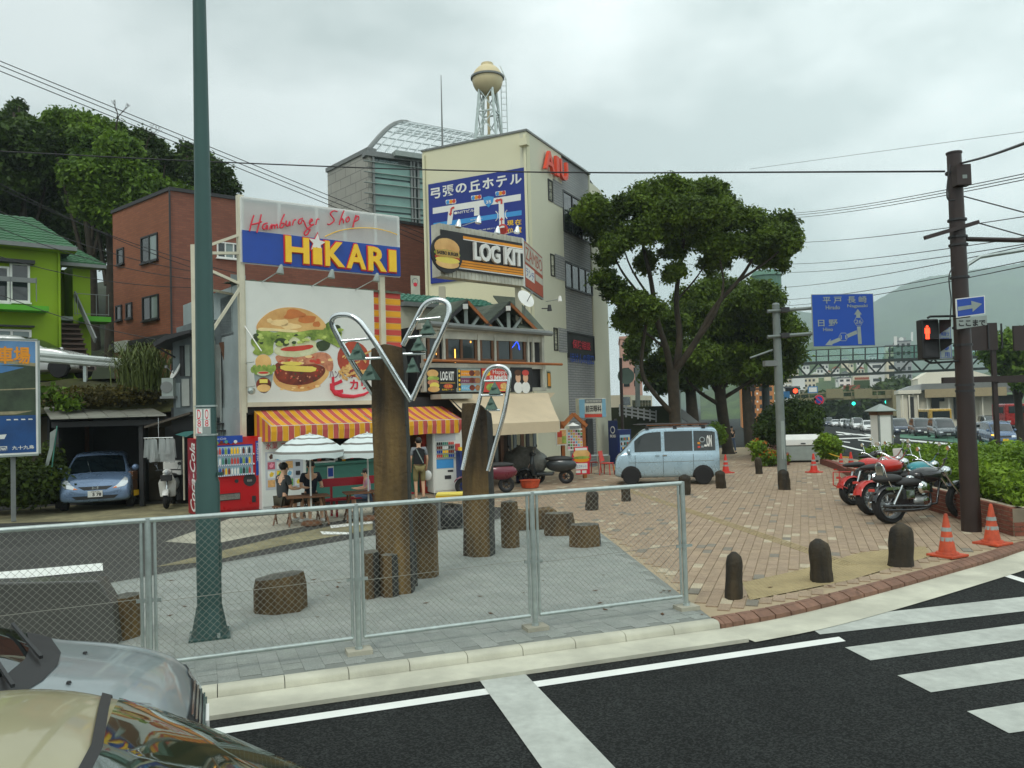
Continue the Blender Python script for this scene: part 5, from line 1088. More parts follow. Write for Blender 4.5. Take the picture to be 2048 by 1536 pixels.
A=AL.px(*c2(170,930));C=AL.px(*c2(225,840));b.text(AL,'中華',A[0],A[1],C[0]+.3,C[1],n0=.08,ext=.006,m='white');A=AL.px(*c2(700,845));C=AL.px(*c2(890,800));b.text(AL,'佐世保川',A[0],A[1],C[0],C[1],n0=.08,ext=.006);A=AL.px(*c2(605,722));C=AL.px(*c2(745,685));b.text(AL,'佐世保川',A[0],A[1],C[0],C[1],n0=.08,ext=.006)
b.build('lettering',t)
for u0,u1 in((1172,1186),(1226,1234)):b=B();b.fpx(AR,u0,838,u1,912,.0,.05,'dark');b.build('doorway',bpy.data.objects['office_building'])
CS=Frame(D(1160,815,33.0),80)
t=thing('clinic_sign','pale blue and white light box sign projecting over the office doorway','sign',(CS.o.x,CS.o.y,0))
b=B();b.fpx(CS,1157,797,1213,835,-.5,0,'sheet_white');b.build('case',t)
b=B();b.fpx(CS,1158,799,1212,834,.0,.02,mat('sign_blue',c255(120,168,190),.5,var=.05));b.fpx(CS,1169,806,1204,828,.02,.024,'sheet_white');b.fpx(CS,1169,798,1204,806,.02,.024,'graypaint');b.fpx(CS,1169,828,1204,834,.02,.024,'tomato');b.build('face',t)
b=B();b.textpx(CS,'前田眼科',1171,824,1202,810,n0=.026,ext=.004,m='print_black',bold=.02);b.textpx(CS,'佐世保医院',1172,805,1202,799.5,n0=.026,ext=.004,m='sheet_white');b.build('lettering',t)
o=D(1237,906,38.5);o.z=-.5
F,t=vending('dark blue drink vending machine at the far corner of the office building',(o.x,o.y,-.5),60,.8,1.85,.7,mat('boss_blue',c255(24,44,104),.4,var=.05),'boss_blue')
SF=Frame(F.P(0,0,-.75),150);b=B();b.fb(SF,.0,.74,.1,1.8,.0,.01,'boss_blue');b.disc(SF,.37,1.35,.18,.01,.02,'white');b.disc(SF,.37,1.35,.13,.02,.024,'boss_blue');b.text(SF,'BOSS',.15,.98,.58,1.12,n0=.01,ext=.004,m='white',bold=.03);b.fb(F,.1,.7,.6,1.6,.02,.03,'vm_inside');b.build('emblem',t)
for r in range(4):
 b=B()
 for i in range(6):b.box(F.P(.16+i*.09,.72+r*.23,.05),(.06,.06,.13),cols[(i+r*2)%8])
 b.build('drink_row',t)
o=D(868,1000,24.0);F,t=vending('white drink vending machine behind the tall stone column, with rows of cans',(o.x,o.y,0),66,.95,1.95,.6,'white','sign_white')
b=B();b.fb(F,.08,.72,1.6,1.86,.02,.03,'pale_grey');b.fb(F,.1,.64,.78,1.05,.02,.028,'map_light');b.fb(F,.45,.62,.66,.72,.02,.03,'dark');b.fb(F,.35,.55,.45,.56,.02,.03,'dark');b.fb(F,.7,.86,1.28,1.5,.02,.026,'s_red');b.fb(F,.74,.88,.6,.66,.02,.026,'neon_yellow');b.disc(F,.8,.3,.07,.02,.026,'s_red',10);b.fb(F,.72,.84,.9,.97,.02,.026,'dark');b.build('panel',t)
for r in range(4):
 b=B();z=1.1+r*.125
 for i in range(9):b.box(F.P(.14+i*.062,z+.05,.04),(.04,.04,.08),cols[(i//3+r*2)%8])
 b.fb(F,.1,.7,z-.02,z,.02,.06,'curtain');b.build('drink_row',t)
b=B();o2=D(848,1000,24.6);PF=Frame(o2,66);b.fb(PF,0,.5,0,1.95,-.4,0,'s_red');b.fb(PF,.08,.42,.2,.8,0,.01,'curtain');b.fb(PF,.08,.42,.9,1.5,0,.01,'wood');b.disc(PF,.25,1.72,.12,0,.01,'curtain',12);tag(b.build('red_cabinet'),'narrow red cabinet left of the white drink machine','cabinet')
b=B();o2=D(921,1003,24.0);PF=Frame(o2,66);b.fb(PF,.0,.35,0,1.3,-.3,.05,'boss_blue');b.fb(PF,.0,.12,1.3,1.4,-.1,.05,'neon_yellow');tag(b.build('blue_bin'),'tall dark blue bin right of the white drink machine','bin')
# ================= glass-fronted building with lattice roof =================
GC=D(745,700,46);GR=Frame(GC,61);GLf=Frame(GC,180-41)
tilem=brickmat('grey_tile_wall',139,c255(176,174,164),c255(168,167,158),c255(140,140,134),bw=1.2,bh=.6,ms=.03,bump=.2,stain=.12)
zG=GR.px(745,305)[1];gl0=GLf.px(655,352)[0];gR1=GR.px(930,330)[0]
t=thing('glass_building','grey tiled building with a louvred glass corner and curved lattice roof','building',(GC.x,GC.y,0))
b=B();b.fb(GLf,gl0,0,0,zG,-.4,0,tilem);b.fb(GLf,gl0-.1,.1,zG,zG+.25,-.5,.08,'graypaint');b.build('side_wall',t)
mat('teal_glass',c255(120,160,150),.12,var=.15,scale=.6,spec=.7);mat('teal_dark',c255(64,92,92),.1,var=.2,scale=.5,spec=.8)
b=B();b.fb(GR,0,gR1,0,zG-.3,-6,-.1,'teal_dark');b.build('core',t)
gm1=GR.px(823,400)[0];rows=14;hrow=(zG-4)/rows
for c in range(3):
 s0=[0.35,2.7,gm1+.5][c];s1=[2.6,gm1,gm1+3.5][c]
 for r in range(rows):
  z=zG-.5-(r+1)*hrow;b=B();b.fb(GR,s0,s1,z+.06,z+hrow-.06,-.06,0,'teal_glass' if(r<6 or(r*7+c)%5==0)else 'teal_dark');b.build('glass_panel',t)
b=B();k=0;z=zG-.6
while z>4:b.fb(GR,-.3,gR1*.9,z,z+.035,.04,.16,'curtain');z-=.62
tag(b.build('louvre',t),kind='stuff')
b=B()
for s in(0.3,2.65,gm1+.2,gm1+.45):b.fb(GR,s-.06,s+.06,2,zG,-.02,.1,'graypaint')
b.fb(GR,-.2,gR1,zG-.25,zG,-.5,.15,'graypaint');b.build('mullion',t)
b=B();c=GR.px(790,311,.4);e=GR.px(905,322,.4);b.fb(GR,c[0],e[0],c[1],c[1]+.3,-3,.5,'curtain');b.fb(GR,c[0]+.4,e[0],c[1]-.5,c[1],-2.8,-.1,'graypaint');b.build('roof_slab',t)
L0=D(745,307,46);L1=D(826,237,46);
a=GR.ux;bdir=V((0,0,1))
def canopy(s,f):
 base=V((GC.x,GC.y,zG+.1))+V((.848,.53,0))*s;back=V((.342,.94,0))
 return base+back*(5.6*f)+V((0,0,1))*(3.4*math.sin(f*math.pi/2*.95))
q=thing('lattice_roof','curved steel lattice canopy on top of the glass building','roof',(GC.x,GC.y,zG))
b=B();ns_,nf=12,8;S=6.8
for i in range(ns_+1):
 b.tube([canopy(S*i/ns_,j/nf)for j in range(nf+1)],.05,'steel',4,cap=False);b.tube([canopy(S*i/ns_,j/nf)-V((0,0,.6))for j in range(nf+1)],.04,'galv',4,cap=False)
for j in range(nf+1):b.tube([canopy(S*i/ns_,j/nf)for i in range(ns_+1)],.05,'steel',4,cap=False)
for i in range(ns_):
 for j in range(nf):b.tube([canopy(S*i/ns_,j/nf)-V((0,0,.6)),canopy(S*(i+1)/ns_,(j+1)/nf)],.025,'steel',3,cap=False)
tag(b.build('lattice',q),kind='stuff')
b=B();b.tube([canopy(0,j/nf)for j in range(nf+1)],.14,'graypaint',6);b.tube([canopy(S*i/ns_,1)for i in range(ns_+1)],.14,'graypaint',6);b.build('edge_beam',q)
b=B();m_=mat('mesh_roof',c255(190,200,200),.5,var=0,alpha=.30)
for i in range(ns_):
 for j in range(nf):b.poly([canopy(S*i/ns_,j/nf)+V((0,0,.08)),canopy(S*(i+1)/ns_,j/nf)+V((0,0,.08)),canopy(S*(i+1)/ns_,(j+1)/nf)+V((0,0,.08)),canopy(S*i/ns_,(j+1)/nf)+V((0,0,.08))],m_)
b.build('mesh_cover',q)
b=B();p=D(882,250,44);b.tube([D(885,300,44),D(882,150,44)],[.06,.02],'graypaint',5);obj1(b,'aerial','tall thin aerial rod standing behind the lattice roof','aerial')
TY=36.0;tc_=D(975,160,TY);rT=31*TY/1600
t=thing('water_tank','cream spherical water tank on a steel lattice stand with a caged ladder','water tank',(tc_.x,tc_.y,zR))
mat('tank_cream',c255(216,200,158),.5,var=.05,scale=1,stain=.12)
b=B();b.lathe([(rT*math.sin(a_*math.pi/20)+1e-5,-rT*math.cos(a_*math.pi/20))for a_ in range(21)],tc_,'tank_cream',28);b.build('tank',t,60)
b=B();b.lathe([(rT+.0,-.05),(rT+.07,-.05),(rT+.07,.03),(rT,.03)],tc_+V((0,0,.1)),'graypaint',28);b.lathe([(.28,rT-.1),(.28,rT+.05),(.05,rT+.06)],tc_,'tank_cream',14);b.build('band',t)
zb_=zR-.1;zt_=tc_.z-rT*.72;r0_,r1_=.85,.42
def leg(k,f):a_=k*math.pi/2+.5;r_=r0_+(r1_-r0_)*f;return V((tc_.x+r_*math.cos(a_),tc_.y+r_*math.sin(a_),zb_+(zt_-zb_)*f))
for k in range(4):b=B();b.tube([leg(k,0),leg(k,.75),leg(k,1.0)+V((0,0,.1))],.07,'galv',6);b.build('leg',t)
for f0,f1 in((0,.35),(.35,.7),(.7,1)):
 for k in range(4):
  b=B();b.bar(leg(k,f0),leg((k+1)%4,f1),.04,.04,'galv');b.bar(leg((k+1)%4,f0),leg(k,f1),.04,.04);b.bar(leg(k,f1),leg((k+1)%4,f1),.06,.06);b.build('brace',t)
b=B();b.tube([tc_-V((0,0,rT)),V((tc_.x,tc_.y,zb_))],.07,'tank_cream',6);b.build('pipe',t)
b=B();lx=D(1008,200,TY);lo=V((lx.x,lx.y,zb_))
for d_ in(-.12,.12):b.tube([V((lx.x+d_,lx.y,zb_)),V((lx.x+d_,lx.y,tc_.z-.0)),V((lx.x+d_-.25,lx.y,tc_.z+rT*.9))],.018,'galv',4)
z=zb_
while z<tc_.z:b.tube([V((lx.x-.12,lx.y,z)),V((lx.x+.12,lx.y,z))],.012,'galv',4);z+=.28
tag(b.build('ladder',t),kind='stuff')
# ================= trees =================
mat('bark',c255(60,52,40),.9,var=.35,scale=5,bump=.8,bscale=18,stain=.3)
LM=leafmat('leaf_camphor',c255(58,82,27),c255(112,138,48),.7)
LM2=leafmat('leaf_camphor_low',c255(54,77,23),c255(106,132,42),.7)
LD=leafmat('leaf_dark',c255(38,58,28),c255(80,106,42),.5)
LB=leafmat('leaf_bright',c255(62,98,30),c255(118,150,50),.6)
LV=leafmat('leaf_shrub',c255(74,112,32),c255(140,172,60),1.2)
def blobs_px(lst,Y,dy=1.6,seed=0,sub=0):
 rg=random.Random(seed);o=[]
 for(u,v,ru,rv)in lst:
  y=Y+rg.uniform(-dy,dy);p=D(u,v,y);k=y/FPX;o.append((p.x,p.y,p.z,ru*k,(ru+rv)/2*k*1.15,rv*k))
 if not sub:return[(x,y,z,a*1.1,b_*1.1,c*1.12)for x,y,z,a,b_,c in o]
 q=[]
 for x,y,z,a,b_,c in o:
  for _ in range(sub):
   d=V((rg.gauss(0,1),rg.gauss(0,1),rg.gauss(0,1)+.25)).normalized();k=rg.uniform(.45,.92);f=rg.uniform(.28,.5);q.append((x+d.x*a*k,y+d.y*b_*k,z+d.z*c*k,a*f,b_*f,c*f*1.1))
  q.append((x,y,z,a*.55,b_*.55,c*.55))
 return q
def limb(b,pts,r0,r1,m='bark',n=8):
 P=smoothp([D(u,v,y)for u,v,y in pts],2);K=len(P);b.tube(P,[r0+(r1-r0)*i/(K-1)for i in range(K)],m,n)
base=D(1352,890,36);base.z=zt(36)
t=thing('camphor_tree','tall camphor tree with a broad flat crown and several long bare limbs behind the van','tree',base)
tr=B();y0=36
P=smoothp([base+V((0,0,-.1)),D(1350,840,36),D(1347,780,36),D(1345,740,36)],2);tr.tube(P,[.36,.30]+[.26]*(len(P)-2),'bark',12)
limb(tr,[(1345,770,36),(1335,700,36),(1312,640,36),(1303,560,36),(1287,500,36),(1283,460,36)],0.18,0.048)
limb(tr,[(1347,760,36),(1362,680,36.3),(1350,600,36.5),(1362,520,36.5),(1372,440,36.5)],0.192,0.048)
limb(tr,[(1345,750,36),(1395,680,35.6),(1430,610,35.5),(1480,560,35.5),(1510,510,35.3)],0.18,0.042)
limb(tr,[(1395,680,35.6),(1432,630,35),(1450,570,35),(1440,520,35)],0.096,0.03);limb(tr,[(1480,560,35.5),(1540,520,35.2),(1570,490,35)],0.072,0.024)
limb(tr,[(1348,830,36),(1310,790,35.6),(1282,750,35.5),(1284,700,35.5),(1292,650,35.5)],0.12,0.072)
limb(tr,[(1312,640,36),(1280,590,35.8),(1240,540,35.8),(1225,500,35.8)],0.084,0.03);limb(tr,[(1303,600,36),(1262,540,36.3),(1245,490,36.3)],0.06,0.024);limb(tr,[(1335,700,36),(1260,640,36),(1225,600,36),(1198,590,36)],0.06,0.024)
limb(tr,[(1354,600,36.5),(1390,560,37),(1410,530,37)],0.06,0.024)
tr.build('trunk',t,60)
bl1=[(1185,425,40,28),(1170,445,32,28),(1205,468,36,26),(1268,415,42,40),(1310,400,50,34),(1350,385,44,28),(1400,388,50,30),(1440,405,44,34),(1330,440,60,34),(1400,435,60,34),(1450,450,50,36),(1510,445,48,30),(1560,460,40,30),(1580,485,26,30),(1500,490,60,30),(1545,515,46,24),(1440,495,46,28),(1425,530,34,20),(1370,478,50,24),(1280,468,44,26),(1230,490,34,22),(1215,515,26,14),(1290,525,19,26),(1350,545,26,18),(1212,560,34,22),(1235,590,26,20),(1256,600,30,22),(1285,620,40,30),(1262,640,30,26),(1340,505,28,12)]
leaves('crown',blobs_px(bl1,36,1.7,1,20),150000,.10,LM,t,11,shell=.35,org=base)
base=D(1457,905,48);base.z=zt(48)
t=thing('camphor_tree','darker camphor tree with a rounded low crown right behind the tallest one','tree',base)
tr=B();P=smoothp([base+V((0,0,-.1)),D(1448,850,48),D(1440,790,48),D(1438,730,48)],2);tr.tube(P,[.46,.40]+[.34]*(len(P)-2),'bark',12)
limb(tr,[(1440,790,48),(1410,740,48),(1400,680,48)],0.24,0.09);limb(tr,[(1440,780,48),(1480,720,47.5),(1520,670,47)],0.24,0.09);limb(tr,[(1440,800,48),(1490,770,47.5),(1530,740,47)],0.15,0.048);limb(tr,[(1440,810,48),(1390,780,47.5),(1360,740,47)],0.15,0.048)
tr.build('trunk',t,60)
bl2=[(1400,600,50,34),(1440,590,60,36),(1500,600,56,36),(1540,610,36,34),(1390,650,60,40),(1460,650,70,44),(1530,660,60,44),(1580,680,36,40),(1590,715,30,30),(1550,720,50,34),(1480,720,60,36),(1400,720,60,36),(1345,700,36,34),(1330,650,40,36),(1430,750,50,22),(1520,752,50,18),(1310,735,34,26),(1280,690,30,30)]
leaves('crown',blobs_px(bl2,47,2.0,2,20),105000,.13,LM2,t,12,shell=.4,org=base)
for(u,v,Y,r,h,lab,cr)in((1502,893,62,.5,5,'third tree trunk along the pavement, farthest before the planter of flowers',[(1490,720,60,40),(1530,740,40,26),(1450,735,50,28)]),(1390,880,56,.5,5,'slanting tree trunk seen between the two big camphor trees',[(1370,745,50,30),(1330,755,40,24)])):
 base=D(u,v,Y);base.z=zt(Y);t=thing('street_tree',lab,'tree',base);tr=B();tr.tube([base,D(u-8,v-90,Y),D(u-14,v-170,Y)],[r,r*.75,r*.4],'bark',9);tr.build('trunk',t,60)
 leaves('crown',blobs_px([(a,b_,c,d_)for a,b_,c,d_ in[(x[0],x[1],x[2],x[3])for x in cr]],Y,1,5),14000,.22,LD,t,14,shell=.3,org=base)
def hilltree(lab,lst,Y,n,m,tr_u,tr_v,size=.24,seed=3,name='tree',kind='tree',branch=None):
 p=D(tr_u,tr_v,Y);z0=5.0;base=V((p.x,p.y,z0));t=thing(name,lab,kind,base)
 b=B();c=D(lst[0][0],lst[0][1],Y);b.tube([base,base.lerp(c,.5)+V((.3,0,0)),c],[.3,.22,.08],'bark',7)
 for(u,v,ru,rv)in lst[1:4]:b.tube([base.lerp(c,.4),D(u,v,Y)],[.14,.04],'bark',5)
 b.build('trunk',t,60);leaves('crown',blobs_px(lst,Y,2.2,seed,18),n,size,m,t,seed,shell=.3,org=base)
hilltree('huge bushy tree at the upper left edge',[(40,290,70,44),(-40,300,70,50),(110,300,60,44),(40,360,110,50),(-30,380,80,50),(130,350,50,40)],44,64600,LD,40,520,0.18,21)
hilltree('bright vine covered tree with a domed crown left of the brick block',[(205,310,60,44),(250,330,40,50),(180,360,60,50),(250,390,50,60),(210,420,60,50),(285,400,30,40)],42,64600,LB,215,480,0.15,22)
hilltree('bright vine covered tree right above the brick block roof',[(150,265,50,34),(100,262,40,30),(205,275,44,30),(240,300,36,30),(330,392,60,24),(290,372,36,36)],43,41800,LB,190,500,0.15,23)
hilltree('dark spreading tree in the middle of the hillside behind the green house',[(60,430,90,50),(150,440,70,50),(0,450,90,50),(200,470,40,50),(100,480,90,40)],48,49400,LD,110,560,0.19,24)
hilltree('open crowned pine like tree left of the lamp post on the skyline',[(285,280,28,20),(305,310,40,24),(330,330,30,20),(270,330,36,26),(340,365,30,16)],46,22800,LD,300,470,0.14,25)
hilltree('open crowned pine like tree right of the lamp post on the skyline',[(375,312,24,18),(400,330,36,20),(430,355,34,18),(455,378,22,14),(400,360,30,16),(365,335,24,18),(440,392,30,12)],46,22800,LD,385,480,0.14,26)
hilltree('small conifer top sticking up at the far left of the skyline',[(28,225,18,14),(38,212,9,8),(20,240,24,14),(60,250,20,12)],50,7600,LD,28,420,0.14,27)
b=B();rgd=random.Random(4)
def dead(b,p,d,l,r,k):
 q=p+d*l;b.tube([p,p.lerp(q,.5)+V((rgd.uniform(-.1,.1),0,rgd.uniform(-.1,.1)))*l,q],[r,r*.85,r*.6],'bark',4)
 if k>0:
  for _ in range(rgd.choice([2,2,3])):dead(b,q,(d+V((rgd.uniform(-.9,.9),rgd.uniform(-.3,.3),rgd.uniform(-.1,.7)))).normalized(),l*.72,r*.6,k-1)
dead(b,D(232,262,44),V((.15,0,1)),.6,.06,4);tag(b.build('dead_tree',None,60),'leafless grey tree standing tallest above the hillside crowns','tree')
b=B();dead(b,D(290,300,44),V((.3,0,1)),.55,.035,4);tag(b.build('dead_tree',None,60),'fine leafless twigs rising just right of the tallest dead tree','tree')
b=B();b.tube([D(172,265,44),D(168,245,44),D(150,232,44)],[.12,.09,.03],'bark',5);b.tube([D(168,246,44),D(187,232,44)],[.09,.03],'bark',5);tag(b.build('dead_tree',None,60),'pollarded stump with two bare horn shaped branches on the skyline','tree')
def patch(name,lab,lst,Y,n,size,m,seed,dy=.5,aspect=1.7,kind='stuff'):
 o=leaves(name,blobs_px(lst,Y,dy,seed),n,size,m,None,seed,shell=.2,aspect=aspect);tag(o,None if kind=='stuff' else lab,None if kind=='stuff' else 'plant',kind=kind if kind=='stuff' else None);return o
patch('undergrowth','',[(60,965,70,36),(0,950,60,44),(30,990,80,16),(100,930,20,40),(90,985,40,16),(-60,950,60,50)],22.6,12000,.09,leafmat('leaf_under',c255(40,58,20),c255(84,104,36),2),31)
patch('bank_grass','',[(200,784,110,8),(160,800,90,10),(250,798,80,9)],24.4,3500,.07,leafmat('leaf_dry',c255(62,58,26),c255(100,92,44),2),32,.3)
for i,(lst,lab,n)in enumerate((([(92,783,14,9),(110,796,18,10),(138,806,20,8),(125,792,14,9)],'bright leafy vine hanging beside the billboard above the shed roof',900),)):
 o=leaves('vine',blobs_px(lst,23.8,.3,40),n,.12,LB,None,41,shell=.1);tag(o,lab,'plant')
gb_=B();rgg=random.Random(8)
for i in range(520):
 u=rgg.gauss(285,22);p=D(u,775+rgg.uniform(-15,10),24.3+rgg.uniform(-.5,.5));h=rgg.uniform(.6,1.35);a=rgg.uniform(0,6.28);l=rgg.uniform(.2,.8);P=[p,p+V((math.cos(a)*l*.3,math.sin(a)*l*.3,h*.7)),p+V((math.cos(a)*l*.8,math.sin(a)*l*.8,h*.95)),p+V((math.cos(a)*l*1.2,math.sin(a)*l*1.2,h*.7))]
 w=V((-math.sin(a),math.cos(a),0))*.016
 gb_.add([P[0]-w,P[0]+w,P[1]-w,P[1]+w,P[2]-w*.7,P[2]+w*.7,P[3]],[(0,1,3,2),(2,3,5,4),(4,5,6)],mat('grass_blade',c255(84,96,40),.7,var=.3,scale=8))
tag(gb_.build('pampas_grass'),'tall arching clump of pampas grass at the right end of the guard rail','plant')
# ================= planter with shrubs, right =================
pc0=G(2028,1073);
mat('planter_brick',c255(136,80,62),.85,var=.25,scale=9,bump=.3,bscale=60,stain=.2);mat('mortar',c255(186,172,150),.9)
t=thing('planter','long low brick planter full of overgrown green shrubs beside the motorcycles','planter',(pc0.x,pc0.y,0))
dirL=V((1.45,13.5,0)).normalized();dirR=V((1,.12,0)).normalized();hW=.5
cor=V((pc0.x,pc0.y,0));
b=B();LN=9.5
for d_,l_ in((dirL,LN),(dirR,5.0)):
 n_=d_.cross(V((0,0,1)));n_=n_ if d_ is dirL else n_
 b.prism([cor+V((0,0,-.1)),cor+d_*l_+V((0,0,-.1)),cor+d_*l_+V((0,0,hW-.01)),cor+V((0,0,hW-.01))],(dirR*.22 if d_ is dirL else dirL*.22),'mortar')
b.build('wall_core',t)
cnt=0
for d_,l_,out in((dirL,LN,-dirR),(dirR,4.2,-dirL)):
 rows_=6;bh=hW/rows_
 for r in range(rows_):
  s=.0 if r%2 else-.0;s+=.012;k=0
  while s<l_-.2:
   ln=(.11 if(k==0 and r%2)else .215);
   if cnt<290:
    q=B();a_=cor+d_*s+out*.012+V((0,0,r*bh+.006));c_=cor+d_*(s+ln)+out*.012+V((0,0,r*bh+.006));q.prism([a_,c_,c_+V((0,0,bh-.014)),a_+V((0,0,bh-.014))],-out*.1,'planter_brick');q.build('brick',t);cnt+=1
   s+=ln+.012;k+=1
  if d_ is dirL and r*bh>9:break
b=B();b.prism([cor+dirL*6+V((0,0,0)),cor+dirL*LN,cor+dirL*LN+V((0,0,hW)),cor+dirL*6+V((0,0,hW))],-dirR*.01,'planter_brick');b.build('far_brickwork',t)
sb=[]
rg3=random.Random(5)
for i in range(120):
 f=rg3.random()**1.2;w_=rg3.random();p=cor+dirL*(.4+f*(9.2+5*w_))+dirR*(.45+w_*(3.8));zm_=2.5-98*p.y/1600-.5;hh=min(.6+.55*w_,zm_)+.1*rg3.random();sb.append((p.x,p.y,.45+hh*.45,.5,.55,hh*.55))
leaves('shrub_mass',sb,90000,.06,LV,t,51,shell=.55,org=(pc0.x,pc0.y,0),aspect=2.2)
bpy.data.objects['shrub_mass']['kind']='stuff'
stem=B()
for i in range(90):
 p=cor+dirL*rg3.uniform(.5,9)+dirR*rg3.uniform(.4,4);stem.tube([p+V((0,0,.5)),p+V((rg3.uniform(-.2,.2),rg3.uniform(-.2,.2),1.1+rg3.uniform(0,.25)))],[.008,.003],LV,3)
tag(stem.build('stems',t),kind='stuff')
# ================= poles =================
def polecyl(p,top,r0,r1,m,name,lab,cat='pole',n=16):
 t=thing(name,lab,cat,p);return t
mat('pole_green',c255(58,88,84),.4,.3,var=.06,scale=2,stain=.1)
lb=G(420,1272);Yb=lb.y
t=thing('lamp_post','tall dark green lamp post with a D088L plate, in front of the vending machines','lamp post',lb)
b=B();topp=D(385,-120,Yb+.0);topz=8.6;
b.tube([V((lb.x,lb.y,.0)),V((lb.x,lb.y,1.75)),V((lb.x,lb.y,1.8)),V((lb.x,lb.y,5)),V((lb.x,lb.y,topz))],[.135,.135,.118,.092,.066],'pole_green',20);b.build('shaft',t,60)
b=B();b.lathe([(.20,0),(.20,.02),(.14,.34),(.13,.36)],lb,'pole_green',8,ph=.3);b.box(lb+V((0,0,.012)),(.44,.44,.024),'pole_green',rz=.35);b.build('base_flange',t)
for sx in(-1,1):
 for sy in(-1,1):q=B();q.lathe([(.018,0),(.018,.05)],lb+V((sx*.16,sy*.16,.02)),'galv',6);q.build('bolt',t)
PF=Frame((lb.x,lb.y,0),86);pz=lambda v:PF.px(409,v,.115)[1]
b=B();b.fb(PF,-.085,.085,pz(869),pz(816),.113,.118,'curtain');b.build('number_plate',t)
b=B()
for ch,x0,y0,y1 in(('D',-.075,838,819),('O',.01,838,819),('8',-.075,853,840),('8',.01,853,840),('L',-.075,866,855)):b.fb(PF,x0-.003,x0+.065,pz(y0)-.004,pz(y1)+.004,.118,.12,'white');b.text(PF,ch,x0+.012,pz(y0),x0+.05,pz(y1),n0=.12,ext=.002,m='neon_red')
b.build('lettering',t)
b=B();
for v in(812,870):b.lathe([(.125,-.01),(.125,.01)],V((lb.x,lb.y,pz(v))),'galv',16)
b.box(lb+V((.15,0,1.85)),(.06,.05,.04),'pole_green');b.box(lb+V((.135,0,.9)),(.02,.05,.3),'pole_green');b.build('band',t)
ub=G(1943,1062);t=thing('utility_pole','thick dark brown utility pole with wires, signs and a crossing signal','utility pole',ub)
mat('pole_brown',c255(52,38,34),.45,var=.15,scale=3,stain=.15)
uz=D(1905,308,ub.y).z;b=B();b.tube([ub,V((ub.x,ub.y,uz))],[.17,.125],'pole_brown',20);b.build('shaft',t,60)
b=B();b.lathe([(.14,0),(.14,.03),(0.02,.035)],V((ub.x,ub.y,uz)),'pole_brown',16);
UF=Frame((ub.x,ub.y,0),92)
def U(u,v,n=0.0):return UF.P(*UF.px(u,v,n),n)
b.fb(UF,-.12,.14,UF.px(1905,378)[1],UF.px(1905,338)[1],.1,.3,'pole_brown');b.fb(UF,-.02,.06,UF.px(1905,366)[1],UF.px(1905,359)[1],.3,.305,'curtain');b.build('junction_box',t)
b=B();b.bar(U(1849,476,.15),U(1957,444,.15),.07,.07,'pole_brown');b.build('cross_arm',t)
b=B();b.tube([U(1925,478),U(2110,482)],.045,'pole_brown',8);b.tube([U(1932,545),U(1935,530),U(1960,514),U(2110,490)],.035,'galv',8);b.build('arm',t)
b=B()
for v in(345,440,474,490,555,655,690,770,782):c=U(1925,v);b.lathe([(.165,-.02),(.165,.02)],V((ub.x,ub.y,c.z)),'dark',14)
b.tube(smoothp([U(1900,330,.17),U(1893,380,.18),U(1895,402,.18),U(1910,400,.17)]),.015,'dark',5);b.tube(smoothp([U(1905,535,.1),U(1897,550,.2),U(1899,575,.2),U(1903,600,.2),U(1900,640,.2)]),.012,'dark',5);b.build('fitting',t)
t=thing('one_way_sign','blue one way sign with a white arrow pointing right, over a white plate','sign',ub)
SFm=Frame(UF.P(0,0,.2),82)
b=B();q=[SFm.px(*p)for p in((1910,598),(1968,591),(1969,628),(1912,636))];b.fp(SFm,q,0,.02,'white');cx=sum(p[0]for p in q)/4;cz=sum(p[1]for p in q)/4;b.fp(SFm,[(cx+(p[0]-cx)*.93,cz+(p[1]-cz)*.9)for p in q],.02,.024,'blue_board');b.build('plate',t)
b=B();b.fp(SFm,[SFm.px(*p)for p in((1914,614),(1941,610),(1940,602),(1962,608),(1943,624),(1943,617),(1914,622))],.026,.03,'curtain');b.build('arrow',t)
b=B();q=[SFm.px(*p)for p in((1912,638),(1972,631),(1973,650),(1913,659))];b.fp(SFm,q,0,.02,'curtain');b.build('lower_plate',t)
b=B();A=SFm.px(1916,653);C=SFm.px(1969,637);b.text(SFm,'ここまで',A[0],A[1],C[0],C[1]-.02,n0=.022,ext=.003,m='print_black',bold=.03);b.build('lettering',t)
t=thing('pedestrian_signal','black pedestrian signal showing the red standing figure','traffic light',ub)
b=B();q=U(1855,680,.25);A=UF.px(1836,640,.2);C=UF.px(1877,718,.2);w_=C[0]-A[0]
b.fb(UF,A[0],C[0]-.02,C[1],A[1],.1,.32,'black');b.build('housing',t,bevel=.03)
b=B()
for z0_,z1_ in((A[1]-.28,A[1]-.02),((A[1]+C[1])/2-.24,(A[1]+C[1])/2-.0)):
 b.add([UF.P(A[0]+.02,z1_,.32),UF.P(C[0]-.02,z1_,.32),UF.P(C[0]+.1,z1_-.02,.52),UF.P(A[0]+.1,z1_-.02,.52),UF.P(C[0]-.02,z0_,.32),UF.P(C[0]+.1,z0_+.12,.50)],[(0,1,2,3),(1,4,5,2)],'black')
b.build('hood',t)
mat('signal_red',(1,.05,.02),.5,var=0,emit=(1,.06,.02),es=3.0)
b=B();m_=UF.px(1855,664,.33);s,z=m_;b.disc(UF,s,z+.10,.022,.322,.33,'signal_red',10);b.fb(UF,s-.045,s+.045,z-.03,z+.075,.322,.33,'signal_red');b.fb(UF,s-.032,s-.004,z-.13,z-.03,.322,.33);b.fb(UF,s+.004,s+.032,z-.13,z-.03,.322,.33);b.build('red_figure',t)
b=B();b.fb(UF,A[0]+.05,C[0]-.07,C[1]+.06,(A[1]+C[1])/2-.06,.321,.324,'dark');b.build('lens',t)
